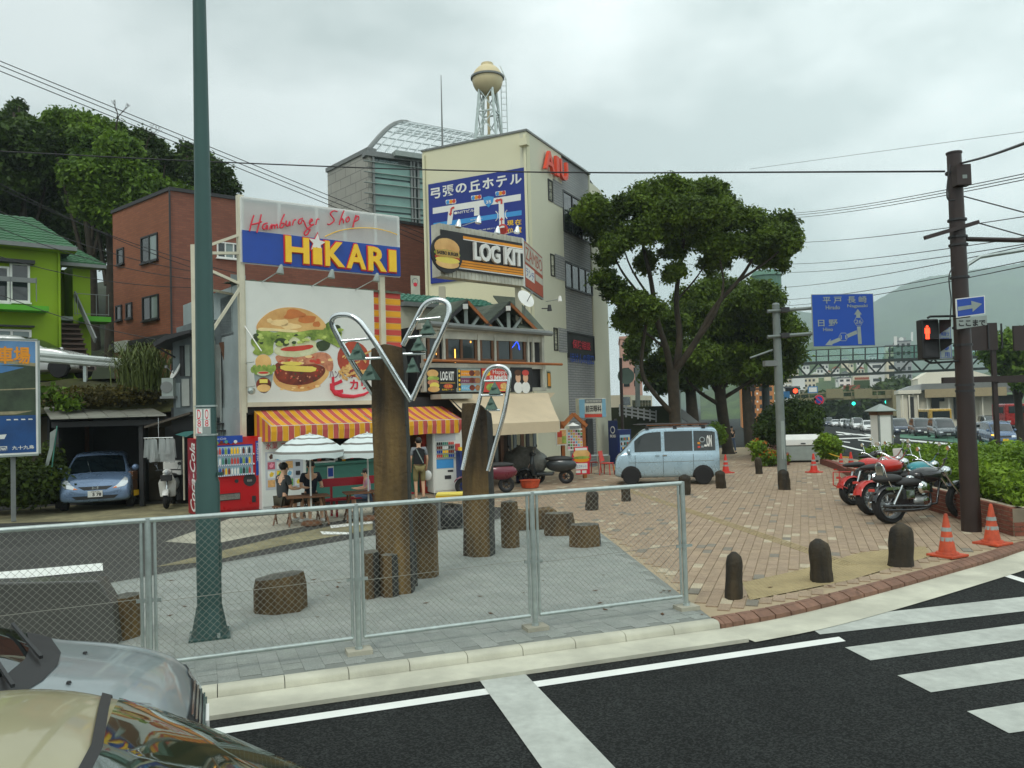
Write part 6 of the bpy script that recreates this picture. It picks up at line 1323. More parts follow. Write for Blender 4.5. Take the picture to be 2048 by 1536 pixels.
b=B();b.tube([U(1855,636,.2),U(1860,633,.2),U(1915,632,.05)],.022,'black',6);b.tube([U(1850,720,.2),U(1862,726,.2),U(1920,722,.05)],.022,'black',6);b.build('bracket',t)
b=B();A=UF.px(1877,646,.3);C=UF.px(1905,717,.3);b.fb(UF,A[0],C[0]-.0,C[1],A[1],.28,.3,'curtain');b.fb(UF,A[0]+.012,C[0]-.012,C[1]+.015,A[1]-.015,.3,.302,'blue_board');b.fb(UF,A[0]+.02,C[0]-.02,C[1]+.022,A[1]-.022,.302,.304,'curtain');o=tag(b.build('notice_plate'),'narrow white plate with blue vertical characters beside the crossing signal','sign')
b=B()
for i,ch in enumerate('歩行者'):z=A[1]-.06-i*.105;b.text(UF,ch,C[0]-.125,z-.075,C[0]-.04,z,n0=.306,ext=.001,m='blue_board',bold=.01)
for i,ch in enumerate('自転車'):z=A[1]-.06-i*.105;b.text(UF,ch,A[0]+.03,z-.075,A[0]+.11,z,n0=.306,ext=.001,bold=.01)
for i,ch in enumerate('専用'):z=A[1]-.42-i*.12;b.text(UF,ch,A[0]+.08,z-.09,A[0]+.17,z,n0=.306,ext=.001,bold=.01)
b.build('lettering',o)
for u0,u1,lab in((1915,1994,'dark brown back of a large road sign right behind the utility pole'),(2024,2080,'dark brown back of a road sign cut off by the right edge')):
 b=B();Fx=Frame(D(u0,700,30),90);b.fpx(Fx,u0,648 if u0<2000 else 652,u1,700,0,.08,'pole_brown');
 s=Fx.px(u0,0)[0];e=Fx.px(u1,0)[0]
 for k in range(1,3):b.fb(Fx,s+(e-s)*k/3-.02,s+(e-s)*k/3+.02,Fx.px(u0,700)[1],Fx.px(u0,650)[1],.08,.14,'dark')
 b.fpx(Fx,u0-30,755,u1+90,761,-.1,.1,'pole_brown');b.fb(Fx,(s+e)/2-.08,(s+e)/2+.08,-1,Fx.px(u0,690)[1],-.12,0,'pole_brown');tag(b.build('road_sign_back'),lab,'sign')
sp0=G(1566,978);t=thing('direction_sign','big blue road direction sign on a grey pole, with two arrows and place names','sign',sp0)
mat('pole_grey',c255(128,136,132),.5,.3,var=.1,scale=3,stain=.12)
Ys=sp0.y;tz_=D(1554,610,Ys).z
b=B();b.tube([sp0,V((sp0.x,sp0.y,tz_))],[.14,.10],'pole_grey',18);b.lathe([(.11,0),(.09,.05),(.01,.07)],V((sp0.x,sp0.y,tz_)),'pole_grey',14);b.build('pole',t,60)
DF=Frame((sp0.x,sp0.y,0),84)
def Dp(u,v,n=0.0):return DF.P(*DF.px(u,v,n),n)
b=B()
for v in(620,671):b.tube([Dp(1535,v+3,.1),Dp(1640,v-5,.1)],.05,'pole_grey',8);b.box(Dp(1568,v,.1),(.22,.3,.13),'dark')
b.build('arm',t)
C_=[DF.px(*p,.2)for p in((1623,591),(1747,585),(1749,690),(1626,695))];z1_=(C_[0][1]+C_[1][1])/2;z0_=(C_[2][1]+C_[3][1])/2;sa,sb_=(C_[0][0]+C_[3][0])/2,(C_[1][0]+C_[2][0])/2
b=B();b.fb(DF,sa,sb_,z0_,z1_,.18,.21,'curtain');b.fb(DF,sa+.015,sb_-.015,z0_+.015,z1_-.015,.21,.214,mat('sign_road_blue',c255(10,72,170),.45,var=.03));b.build('panel',t)
w_=sb_-sa;h_=z1_-z0_;X=lambda cx:(cx-838)/(1702-838)*w_+sa;Zz=lambda cy:z1_-(cy-190)/(905-190)*h_
b=B()
def pg(pts,m='curtain',lev=0):b.fp(DF,[(X(a_),Zz(c_))for a_,c_ in pts],.214+lev*.002,.217+lev*.002,m)
pg([(1455,640),(1505,640),(1512,880),(1462,880)]);pg([(1445,690),(1455,740),(1095,905-30),(1080,830)]);pg([(1475,400),(1530,475),(1505,475),(1505,520),(1450,520),(1450,475),(1420,475)]);pg([(1000,885),(1080,800),(1075,830),(1095,870),(1105,890)])
for cx,cy in((1478,570),(1258,778)):
 for r_,m,lv in((68,'curtain',1),(60,'sign_road_blue',2)):pg([(cx+r_*math.cos(k*math.pi/3),cy+r_*.95*math.sin(k*math.pi/3))for k in range(6)],m,lv)
b.build('arrow_diagram',t)
b=B()
for st,x0,x1,y0,y1 in(('平 戸',990,1255,320,228),('長 崎',1335,1605,315,222),('日 野',912,1185,630,538),('Hirado',1028,1225,400,345),('Nagasaki',1330,1612,388,335),('Hino',980,1115,695,648),('26',1435,1520,600,545),('11',1218,1298,808,755)):
 b.text(DF,st,X(x0),Zz(y0),X(x1),Zz(y1),n0=.22,ext=.003,m='curtain',bold=.012)
b.build('lettering',t)
b=B();b.tube([Dp(1545,700),Dp(1500,716),],.03,'pole_grey',6);b.fb(DF,DF.px(1500,0)[0],DF.px(1528,0)[0],DF.px(1510,733)[1],DF.px(1510,722)[1],-.1,.1,'graypaint');b.build('side_lamp',t)
b=B();a_=DF.px(1563,842,.14);c_=DF.px(1572,918,.14);b.fb(DF,-.05,.05,c_[1],a_[1],.125,.13,'curtain');b.build('sticker',t)
# ================= wires =================
mat('cable',(.015,.015,.016),.6,var=0)
def wire(pts,r=.012,lab=None,m='cable',sag=0.0):
 P=[D(*p)for p in pts];Q=[]
 if len(P)==2:
  for i in range(13):f=i/12;Q.append(P[0].lerp(P[1],f)-V((0,0,sag*4*f*(1-f))))
 else:Q=smoothp(P,2)
 b=B();b.tube(Q,r,m,5);o=b.build('cable');tag(o,lab,'cable',None)
 return o
wl='bundle of thin black cables crossing the sky from the upper left'
for i,(v0,v1,lab)in enumerate(((118,470,'top one of three parallel cables running down from the upper left corner'),(127,479,'middle one of three parallel cables running down from the upper left corner'),(138,488,'lowest one of three parallel cables running down from the upper left corner'))):
 wire([(-10,v0,26),(420,v0+(v1-v0)*.5,30),(900,v1+20,36)],.016,lab)
wire([(-10,302,24),(390,323,24),(1024,347,22),(1890,343,14.9)],.02,'long black cable crossing the whole sky in front of the buildings')
for i,(a_,c_,lab)in enumerate((((-10,362,24),(480,565,26),'cable passing in front of the brick block, upper of the bunch'),((-10,372,24),(480,548,26),'cable passing in front of the brick block, second of the bunch'),((-10,418,24),(400,545,24),'cable passing above the green house roof'),((-10,452,24),(400,560,24),'thin cable crossing the green roofs'),((-10,510,24),(400,575,24),'cable crossing the green house wall below the eave'),((-10,585,24),(400,690,24),'lowest cable crossing the green house to the shack'))):
 wire([a_,c_],.012,lab,sag=.25)
for v0,v1,Yf,lab in((428,345,40,'top one of three cables running right through the utility pole'),(432,351,40,'second of three cables running right through the utility pole'),(437,357,40,'third of three cables running right through the utility pole'),(485,432,40,'cable running under the cross arm of the utility pole'),(528,473,40,'long cable passing below the cross arm'),(545,487,40,'cable sagging between the camphor tree and the right edge'),(575,490,40,'steep cable rising to the right edge from behind the tree'),(600,520,40,'thin cable just above the mountain top'),(612,530,40,'thin cable crossing the mountain outline')):
 wire([(1560,v0,Yf),(2070,v1-2,15)],.010 if Yf>30 else .012,lab,sag=.15)
wire([(1925,326,14.9),(1980,312,12),(2060,283,9)],.02,'thick black cable leaving the pole top toward the upper right corner')
wire([(1925,392,14.9),(2060,428,14)],.012,'thin cable descending right from the junction box');wire([(1957,446,14.9),(2060,475,14)],.012,'thin cable descending right from the end of the cross arm');wire([(2060,262,40),(1500,338,60)],.012,'faint thin cable high above the camphor tree')
# ================= far right: bridge, hills, buildings =================
mat('far_forest',c255(44,66,38),.95,var=.35,scale=.012,col2=c255(72,94,56));mat('far_forest2',c255(48,72,36),.95,var=.4,scale=.06,col2=c255(86,108,54))
def ridge(name,prof,Y,zb,depth,m,seed=1,amp=4.0,nj=8):
 rg=np.random.RandomState(seed);prof=[V((u,v,0))for u,v in prof];us=[]
 P=[];
 for a_,c_ in zip(prof,prof[1:]):
  k=max(2,int(abs(c_.x-a_.x)/8));P+=[a_.lerp(c_,i/k)for i in range(k)]
 P.append(prof[-1]);b=B();vs=[];K=len(P)
 for j in range(nj+1):
  f=j/nj
  for i,p in enumerate(P):
   top=D(p.x,p.y,Y);x=top.x*(1-(depth*f)/Y);y=Y-depth*f;z=zb+(top.z-zb)*(1-f)**.8;z+=amp*(math.sin(i*.9+j*1.3+seed)+math.sin(i*.37-j*.8))*.25*(1-f)*(j>0)+rg.uniform(-1,1)*amp*.18;vs.append((x,y,z))
 b.add(vs,[(j*K+i,j*K+i+1,(j+1)*K+i+1,(j+1)*K+i)for j in range(nj)for i in range(K-1)],m);o=b.build(name,None,80);tag(o,kind='structure');return o
ridge('mountain',[(1350,700),(1450,655),(1540,632),(1600,624),(1660,634),(1720,618),(1760,596),(1800,572),(1860,553),(1920,545),(1980,534),(2060,524),(2200,520),(2500,600),(2800,760)],1800,-5,700,'far_forest',3,14)
ridge('wooded_hill',[(1400,790),(1500,720),(1560,695),(1620,684),(1670,690),(1710,705),(1760,730),(1830,752),(1900,748),(2100,740),(2300,760)],520,-5,200,'far_forest2',5,5)
def house(u0,u1,v0,v1,Y,wall,roof,lab,name='house',cat='house',storeys=0,depth=6,rh=None,gable=True,wcols=3,az=None,win='dglass'):
 az=az or 90+math.degrees(math.atan((u0-1024)/1600))*.9
 F=Frame(D(u0,(v0+v1)/2,Y),az);A=F.px(u0,v0);C=F.px(u1,v1);s0,s1,z0,z1=A[0],C[0],C[1]-1.5,A[1];t=thing(name,lab,cat,(F.P(s0,0,0).x,F.P(s0,0,0).y,z0))
 b=B();b.fb(F,s0,s1,z0,z1,-depth,0,wall);b.build('wall',t)
 b=B();hh=(z1-z0)*.25 if rh is None else rh
 if gable:b.fp(F,[(s0-.3,z1),(s1+.3,z1),((s0+s1)/2,z1+hh)],-depth-.3,.3,roof)
 else:b.fb(F,s0-.1,s1+.1,z1,z1+.3,-depth,.1,roof)
 b.build('roof',t)
 if storeys:
  H_=(A[1]-C[1])/storeys
  for r in range(storeys):
   for c in range(wcols):
    ws=(s1-s0)/wcols;q=B();x=s0+ws*(c+.22);z=C[1]+H_*(r+.3);q.fb(F,x,x+ws*.56,z,z+H_*.45,.0,.06,win);q.build('window',t)
 return t
mat('far_white',c255(232,232,226),.8,var=.08,scale=.2);mat('far_cream',c255(228,218,192),.8,var=.08,scale=.2);mat('far_grey',c255(160,164,164),.8,var=.08,scale=.2);mat('far_red',c255(160,84,60),.8,var=.1);mat('far_roof',c255(110,116,120),.7,var=.1);mat('far_orange',c255(204,132,72),.8,var=.08,scale=.4);mat('far_blue',c255(70,130,180),.6,var=.1);mat('far_pink',c255(204,158,140),.8,var=.06,scale=.3)
house(1738,1771,727,780,260,'far_white','far_roof','pale slab tower with a column of tiny windows, left of the stair tower','apartment_block','building',4,12,gable=False,wcols=1)
house(1771,1796,692,778,270,'far_cream','far_roof','beige stair tower between the two pale high-rise blocks','apartment_block','building',5,12,gable=False,wcols=1)
t=house(1790,1826,684,776,250,'far_grey','far_roof','grey high-rise with a round roof emblem and rows of small windows','office_block','building',6,12,gable=False,wcols=3)
b=B();Fq=Frame(D(1800,680,250),90);b.fpx(Fq,1787,673,1793,690,0,.5,'far_white');b.fpx(Fq,1793,675,1812,686,-.5,0,'far_grey');s,z=Fq.px(1802,679);b.disc(Fq,s,z,.7,.0,.3,'far_white',12);b.tube([Fq.P(*Fq.px(1824,682)),Fq.P(*Fq.px(1824,664))],.3,'far_white',6);b.build('roof_screen',t)
house(1706,1740,752,776,240,'far_cream','far_white','low building with a cream fascia over a dark green face','shop_building','building',0,10,gable=False)
b=B();Fq=Frame(D(1720,770,238.0),90);b.fpx(Fq,1707,761,1739,776,0,.4,'far_forest2');b.fpx(Fq,1709,755,1737,759,0,.4,'far_red');tag(b.build('fascia_board'),'dark green and red fascia on the low building below the bridge','sign')
house(1568,1632,758,776,210,'far_cream','far_white','wide cream building just right of the grey sign pole','commercial_building','building',2,12,gable=False,wcols=8)
house(1584,1610,755,768,205,'far_white','far_white','white roof block on the wide cream building','roof_block','building',0,8,gable=False)
house(1560,1600,776,800,180,'far_white','far_roof','low white shop behind the round bush','shop_building','building',1,8,gable=False,wcols=4)
rgh=random.Random(12)
hs=[(1640,742,'far_white','far_roof'),(1655,748,'far_cream','far_red'),(1672,741,'far_white','far_red'),(1690,750,'far_white','far_roof'),(1722,742,'far_cream','far_red'),(1612,735,'far_white','far_roof'),(1590,742,'far_cream','far_roof'),(1678,761,'far_white','far_roof'),(1650,733,'far_white','far_white'),(1700,731,'far_cream','far_roof'),(1630,752,'far_cream','far_white'),(1720,726,'far_white','far_roof'),(1580,728,'far_cream','far_roof'),(1745,718,'far_white','far_roof'),(1690,722,'far_cream','far_roof')]
nm=['lowest left','grey-roofed','red-roofed upper','white cubic','red-roofed right hand','left upper','far left','stepped white','highest pale','upper cream','cream flat','small upper right','farthest left upper','rightmost','cream middle']
for(u,v,wm,rm),n_ in zip(hs,nm):house(u-7,u+7,v-4,v+6,340,wm,rm,'%s small house on the hazy wooded hillside under the bridge'%n_,'hillside_house','house',1,6,wcols=2)
house(1677,1703,757,775,230,'far_white','far_roof','white two-tier house with a balcony in the middle distance','house','house',2,8,gable=False,wcols=2)
house(1688,1720,773,784,225,'far_red','far_red','low terracotta walled building below the white two-tier house','house','house',0,6,gable=False)
for u0,u1,v0,v1,Y,w,r,l,s_,c_ in((1480,1550,738,838,150,'far_orange','far_white','orange and white apartment block with balconies seen through the tree trunks',6,4),(1240,1285,678,780,95,'far_pink','far_pink','pink apartment block between the office building and the camphor tree',4,2),(1520,1545,552,600,160,'far_white','far_roof','tall pale tower with a green round top behind the camphor crowns',2,2)):
 t=house(u0,u1,v0,v1,Y,w,r,l,'apartment_block','building',s_,10,gable=False,wcols=c_)
 if w=='far_orange':
  Fq=Frame(D(u0,v0,Y),90)
  for k in range(6):b=B();z=Fq.px(u0,v1-16*k)[1];b.fb(Fq,Fq.px(u0,0)[0],Fq.px(u1,0)[0],z,z+.35,.05,.8,'far_white');b.build('balcony',t)
 if u0==1520:c=D(1532,555,160);b=B();b.lathe([(2.9,-4),(2.9,0),(3.2,.2),(2.5,1.2),(.1,1.5)],V((c.x,c.y,c.z)),mat('dome_green',c255(80,120,100),.6,var=.1),16);b.build('dome',t)
CF_=Frame(D(1833,800,105),112);t=thing('bank_building','white classical building with a low pediment and pilasters at the far right','building',CF_.o)
def cr_(u0,v0,u1,v1,n0,n1,m,name):b=B();b.fpx(CF_,u0,v0,u1,v1,n0,n1,m);return b.build(name,t)
mat('stone_white',c255(238,232,212),.8,var=.05,scale=.3,stain=.12)
cr_(1800,790,1840,862,-8,0,'stone_white','wing_wall');cr_(1838,775,1990,860,-10,-1,'stone_white','main_wall')
b=B();b.fpp(CF_,[(1836,757),(1860,742),(1940,738),(1990,752)],-12,-1.5,'stone_white');b.fpx(CF_,1838,757,1985,776,-12,-1.5,'stone_white');b.build('attic',t)
b=B();b.fpx(CF_,1796,781,1842,787,-8,.5,'stone_white');b.fpp(CF_,[(1797,781),(1825,771),(1845,768),(1845,781)],-6,.2,'far_grey');b.fpx(CF_,1843,768,2048,774,-1,.6,'graypaint');b.build('cornice',t)
b=B();b.fpx(CF_,1848,779,2010,791,-.5,1.2,mat('canopy_tan',c255(168,152,118),.8,var=.08));b.build('canopy',t)
for u in(1803,1816,1834,1852,1895,1962,1985):cr_(u,790,u+6,860,0,.4,'stone_white','pilaster')
for u0,u1 in((1815,1829),(1864,1892),(1908,1935)):cr_(u0,794,u1,838,-.9,.12 if u0<1820 else-.8,'dark','window')
for u in(1838,1880,1925,1960):cr_(u,803,u+26 if u!=1880 else u+14,852,-.9,-.75,'stone_white' if u!=1925 else 'far_cream','panel')
cr_(1985,790,2048,862,-3,-1,'dark','dark_wing');cr_(1990,764,2048,784,-2,1.0,'graypaint','roof_slab')
FB=Frame(D(1570,760,62),80);t=thing('footbridge','dark steel truss footbridge crossing the far road above the traffic','bridge',FB.o)
def fb_(u,v,n=0):return FB.P(*FB.px(u,v,n),n)
yt=lambda u:728+(u-1570)*(-.036);yb=lambda u:755+(u-1570)*(-.045);yr=lambda u:703+(u-1570)*(-.048)
mat('bridge_steel',c255(64,72,70),.6,.3,var=.15)
for n_ in(0,-2.0):
 b=B();b.bar(fb_(1500,yt(1500),n_),fb_(2200,yt(2200),n_),.25,.22,'bridge_steel');b.bar(fb_(1500,yb(1500),n_),fb_(2200,yb(2200),n_),.2,.2);b.build('chord',t)
 u=1568;k=0
 while u<2100:
  q=B();q.bar(fb_(u,yb(u),n_),fb_(u+23,yt(u+23),n_),.1,.1,'bridge_steel');q.bar(fb_(u+23,yt(u+23),n_),fb_(u+46,yb(u+46),n_),.1,.1);q.build('brace',t);u+=46
b=B();b.prism([fb_(1500,yt(1500)+3,0),fb_(2200,yt(2200)+3,0),fb_(2200,yt(2200)+3,-2),fb_(1500,yt(1500)+3,-2)],(0,0,.12),'bridge_steel');b.build('deck',t)
for n_ in(0,-2.0):
 b=B();
 for f in(0,.5,.92):b.bar(fb_(1590,yr(1590)+(yt(1590)-yr(1590))*f,n_),fb_(2200,yr(2200)+(yt(2200)-yr(2200))*f,n_),.07,.07,'bridge_steel')
 b.build('handrail',t)
 u=1608
 while u<2100:q=B();q.bar(fb_(u,yr(u),n_),fb_(u,yt(u),n_),.08,.08,'bridge_steel');q.build('railing_post',t);u+=24.5
b=B();b.fpp(FB,[(1592,yr(1592)),(2200,yr(2200)),(2200,yt(2200)),(1592,yt(1592))],.0,.01,glass('bridge_glass',(.75,.88,.86),.3));b.build('glass_panel',t)
for u in(1530,2130):b=B();p=fb_(u,yb(u),-1);b.tube([V((p.x,p.y,zt(p.y)-.1)),p],.3,'bridge_steel',10);b.build('pier',t)
F2=Frame(D(1600,790,130),88);t=thing('footbridge','second tan coloured footbridge farther along the road','bridge',F2.o)
mat('bridge_tan',c255(140,132,100),.8,var=.1)
b=B();b.fpp(F2,[(1585,797),(1785,789),(1785,796),(1585,803)],-2,0,'bridge_tan');b.build('deck',t)
b=B();b.fpp(F2,[(1585,788),(1785,779),(1785,781),(1585,790)],0,.2,'bridge_tan');b.fpx(F2,1783,780,1792,832,-2,.3,'bridge_tan');b.build('handrail',t)
for u in range(1600,1785,17):b=B();b.fpx(F2,u,787-(u-1600)*.04,u+1.5,802-(u-1600)*.04,0,.2,'bridge_tan');b.build('railing_post',t)
for u0,u1,lab in((1650,1684,'tan sign board on the second footbridge, left of the pair'),(1706,1742,'tan sign board on the second footbridge, right of the pair')):b=B();b.fpx(F2,u0,778,u1,796,.3,.5,'bridge_tan');tag(b.build('bridge_board'),lab,'sign')
b=B();Fq=Frame(D(1620,780,90),90);b.fpx(Fq,1615,773,1635,786,0,.1,'far_blue');b.fpx(Fq,1617,775,1633,784,.1,.12,'far_white');tag(b.build('blue_sign_board'),'white sign board in a light blue frame left of the no parking sign','sign')
patch('roadside_trees','',[(1650,812,40,16),(1700,818,50,14),(1745,812,40,18),(1790,812,20,24),(1775,790,24,14),(1800,775,30,10),(1760,800,40,14),(1620,806,30,14),(1690,800,30,12)],170,9000,.9,leafmat('leaf_far',c255(40,62,30),c255(76,98,46),.1),61,8)
t=thing('roadside_tree','bright green street tree leaning in at the right edge above the bank building','tree',D(2035,860,60));tr=B();limb(tr,[(2040,880,60),(2038,800,60),(2020,750,60),(2005,720,60)],.35,.12);limb(tr,[(2038,800,60),(2060,750,60)],.2,.1);tr.build('trunk',t,60)
leaves('crown',blobs_px([(2010,690,30,20),(2030,720,40,24),(2050,690,40,30),(2010,730,24,14),(2060,750,30,30),(1985,705,20,18)],60,2,8),14000,.22,LB,t,62,org=t.location)
bb=G(1600,900);t=thing('round_bush','big dark rounded bush right of the grey sign pole behind the white bin','bush',bb);tr=B();tr.tube([bb,bb+V((0,0,1.5))],.12,'bark',6);tr.build('stem',t)
leaves('foliage',blobs_px([(1590,830,50,26),(1560,850,40,30),(1606,850,30,30),(1570,868,40,16),(1540,862,26,22)],40,1,9),20000,.11,leafmat('leaf_bush',c255(34,54,20),c255(72,96,30),1),t,63,shell=.6,org=bb)
t=thing('low_bush','small light green bush at the right end of the white bin','bush',G(1660,915));leaves('foliage',blobs_px([(1655,890,20,18),(1662,905,16,10)],33,.4,9),3500,.09,LV,t,64,shell=.4,org=t.location)
t=thing('hedge_bush','small clipped bright bush just behind the van','bush',G(1438,895));leaves('foliage',blobs_px([(1432,868,14,16)],40,.3,9),2500,.1,LB,t,65,shell=.5,org=t.location)
FL=[gx(*p)for p in((1522,932),(1575,930),(1570,915),(1520,880),(1505,868),(1500,880))]
t=thing('flower_bed','reddish planter box with orange flowers beside the pavement','planter',(FL[0][0],FL[0][1],zt(FL[0][1])));b=B();z=zt(FL[0][1]);
for a_,c_ in zip(FL,FL[1:]+FL[:1]):b.prism([(a_[0],a_[1],zt(a_[1])-.05),(c_[0],c_[1],zt(c_[1])-.05),(c_[0],c_[1],zt(c_[1])+.45),(a_[0],a_[1],zt(a_[1])+.45)],(.12,.1,0),mat('planter_red',c255(120,60,46),.8,var=.15))
b.build('box',t)
leaves('flower_foliage',blobs_px([(1530,912,20,8),(1515,893,12,7),(1550,918,22,6)],33,.7,9),4000,.09,LV,t,66,shell=.1,org=t.location);leaves('flowers',blobs_px([(1530,906,20,6),(1515,888,11,6),(1550,912,20,5)],33,.7,9),600,.07,leafmat('petal',c255(170,76,30),c255(200,120,40),3),t,67,shell=.3,org=t.location);tag(bpy.data.objects['flowers'],kind='stuff')
b=B();b.box((6.2,66,.2),(12,16,4.4),mat('bank_green',c255(48,54,34),.95,var=.3,scale=1));tag(b.build('embankment'),kind='structure')
t=thing('bus','cream city bus passing on the raised road behind the camphor trees','bus',D(1260,800,62));Fq=Frame(D(1240,800,60),40);
b=B();b.fpx(Fq,1240,790,1262,824,-1,0,'far_cream');b.build('front',t);Fq2=Frame(Fq.P(Fq.px(1262,800)[0],0,0),20);b=B();A=Fq2.px(1262,790);b.fb(Fq2,A[0],9,Fq2.px(1262,822)[1],A[1],-2.4,0,'far_cream');b.build('body',t)
for i in range(6):b=B();b.fb(Fq2,A[0]+.4+i*1.35,A[0]+1.5+i*1.35,A[1]-1.2,A[1]-.4,0,.03,'dglass');b.build('window',t)
b=B();b.fpx(Fq,1242,794,1260,810,0,.03,'dglass');b.build('windscreen',t)
b=B();Fr=Frame(D(1238,815,57),70)
for v in(812,819,826):b.bar(Fr.P(*Fr.px(1238,v)),Fr.P(*Fr.px(1330,v+16)),.06,.12,'far_grey')
for u in range(1240,1330,12):b.bar(Fr.P(*Fr.px(u,808+(u-1238)*.17)),Fr.P(*Fr.px(u,832+(u-1238)*.17)),.1,.1)
tag(b.build('bridge_railing'),'pale grey railing of the raised road in front of the bus','railing')
b=B();Fr=Frame(D(1360,815,50),60);b.fpp(Fr,[(1362,818),(1400,848),(1400,862),(1362,836)],0,.1,'far_grey');tag(b.build('stair_parapet'),'sloping pale parapet of the steps between the tree trunks','railing')
t=thing('road_mirror','round grey traffic mirror back on a dark post beside the office building','traffic mirror',G(1245,905));b=B();c=D(1252,752,40);b.lathe([(.42,0),(.40,-.06),(.1,-.16)],c,mat('mirror_back',c255(90,110,100),.5,var=.1),20,axis=(0,-1,.2));b.build('disc',t);b=B();p=D(1246,900,40);b.tube([V((p.x,p.y,-.6)),D(1241,716,40)],.08,'pole_brown',8);b.build('post',t)
b=B();p=D(1275,850,60);b.tube([V((p.x,p.y,-1)),D(1274,690,60)],.18,'pole_grey',8);tag(b.build('concrete_pole'),'pale concrete pole in front of the pink apartment block','pole')
b=B();p=D(1358,860,44);b.tube([V((p.x,p.y,-.8)),D(1356,780,44)],.14,'pole_grey',8);tag(b.build('grey_post'),'grey post just right of the leading camphor trunk','pole')
b=B();p=D(1508,880,75);b.tube([V((p.x,p.y,-2)),D(1506,760,75)],.12,'pole_brown',8);b.tube([D(1506,778,75),D(1520,778,75)],.08,'pole_brown',6);b.box(D(1500,772,75),(.5,.4,1.0),'dark');b.box(D(1498,822,75),(.4,.4,1.3),'dark');tag(b.build('signal_pole'),'slim dark signal pole right of the third tree trunk','traffic light')
t=thing('traffic_light','horizontal traffic light showing red just right of the grey sign pole','traffic light',D(1590,784,70));b=B();Fq=Frame(D(1590,784,70),90);b.fpx(Fq,1571,777,1595,789,-.1,.2,'black');b.build('housing',t);b=B();s,z=Fq.px(1589,782);b.disc(Fq,s,z,.2,.2,.24,'signal_red',12);b.build('red_lamp',t);b=B();b.tube([D(1568,776,70),D(1600,776,70)],.05,'dark',5);b.build('arm',t)
mat('signal_green',(.02,.8,.5),.5,var=0,emit=(.02,.9,.55),es=2.5)
for u,v,lab in((1707,807,'green traffic light hanging over the far road, left of the pair'),(1773,804,'green traffic light hanging over the far road by the tan bridge pier')):
 t=thing('traffic_light',lab,'traffic light',D(u,v,150));b=B();Fq=Frame(D(u,v,150),90);s,z=Fq.px(u,v);b.fb(Fq,s-.6,s+1.4,z-.45,z+.45,-.3,0,'black');b.build('housing',t);b=B();b.disc(Fq,s,z,.32,0,.1,'signal_green',10);b.build('green_lamp',t)
b=B();Fq=Frame(D(1574,790,68),90);b.fpx(Fq,1563,783,1579,797,0,.1,'far_blue');tag(b.build('blue_road_sign'),'small light blue road sign partly hidden by the grey sign pole','sign')
np_=G(1640,905);t=thing('no_parking_sign','round red and blue no parking sign on a thin dark post','sign',np_);Fq=Frame((np_.x,np_.y,0),88);s,z=Fq.px(1638,800,.05);b=B();b.tube([np_,Fq.P(s,z+.2,0)],.035,'dark',8);b.build('post',t)
b=B();b.disc(Fq,s,z,.31,.03,.05,'curtain',24);b.disc(Fq,s,z,.295,.05,.053,'neon_red',24);b.disc(Fq,s,z,.2,.053,.056,'blue_board',20);b.bar(Fq.P(s-.15,z+.13,.06),Fq.P(s+.15,z-.13,.06),.06,.004,'neon_red',up=Fq.n);b.build('disc',t)
mk=G(1770,885,-.1);t=thing('marker_column','square white marker column with a little pyramid roof at the roadside','column',mk);Yk=23.0;mk=D(1770,890,Yk)
Fq=Frame((mk.x,mk.y,0),84);b=B();A=Fq.px(1757,822);C=Fq.px(1786,905);b.fb(Fq,A[0]-.0,C[0],.3,A[1],-.45,0,'white');b.fb(Fq,A[0]-.03,A[0]+.02,.3,A[1],-.02,.02,'graypaint');b.fb(Fq,C[0]-.02,C[0]+.03,.3,A[1],-.02,.02);b.fb(Fq,A[0]-.03,C[0]+.03,A[1]-.12,A[1]-.0,-.45,.04,'brown');b.fb(Fq,A[0]-.02,C[0]+.02,0,.35,-.46,.02,'far_forest2');b.build('shaft',t)
b=B();c=Fq.P((A[0]+C[0])/2,A[1],-.22);b.lathe([(.44,-.02),(.46,.0),(.02,.2)],c,'curtain',4,ph=math.pi/4+R(6));b.build('cap',t)
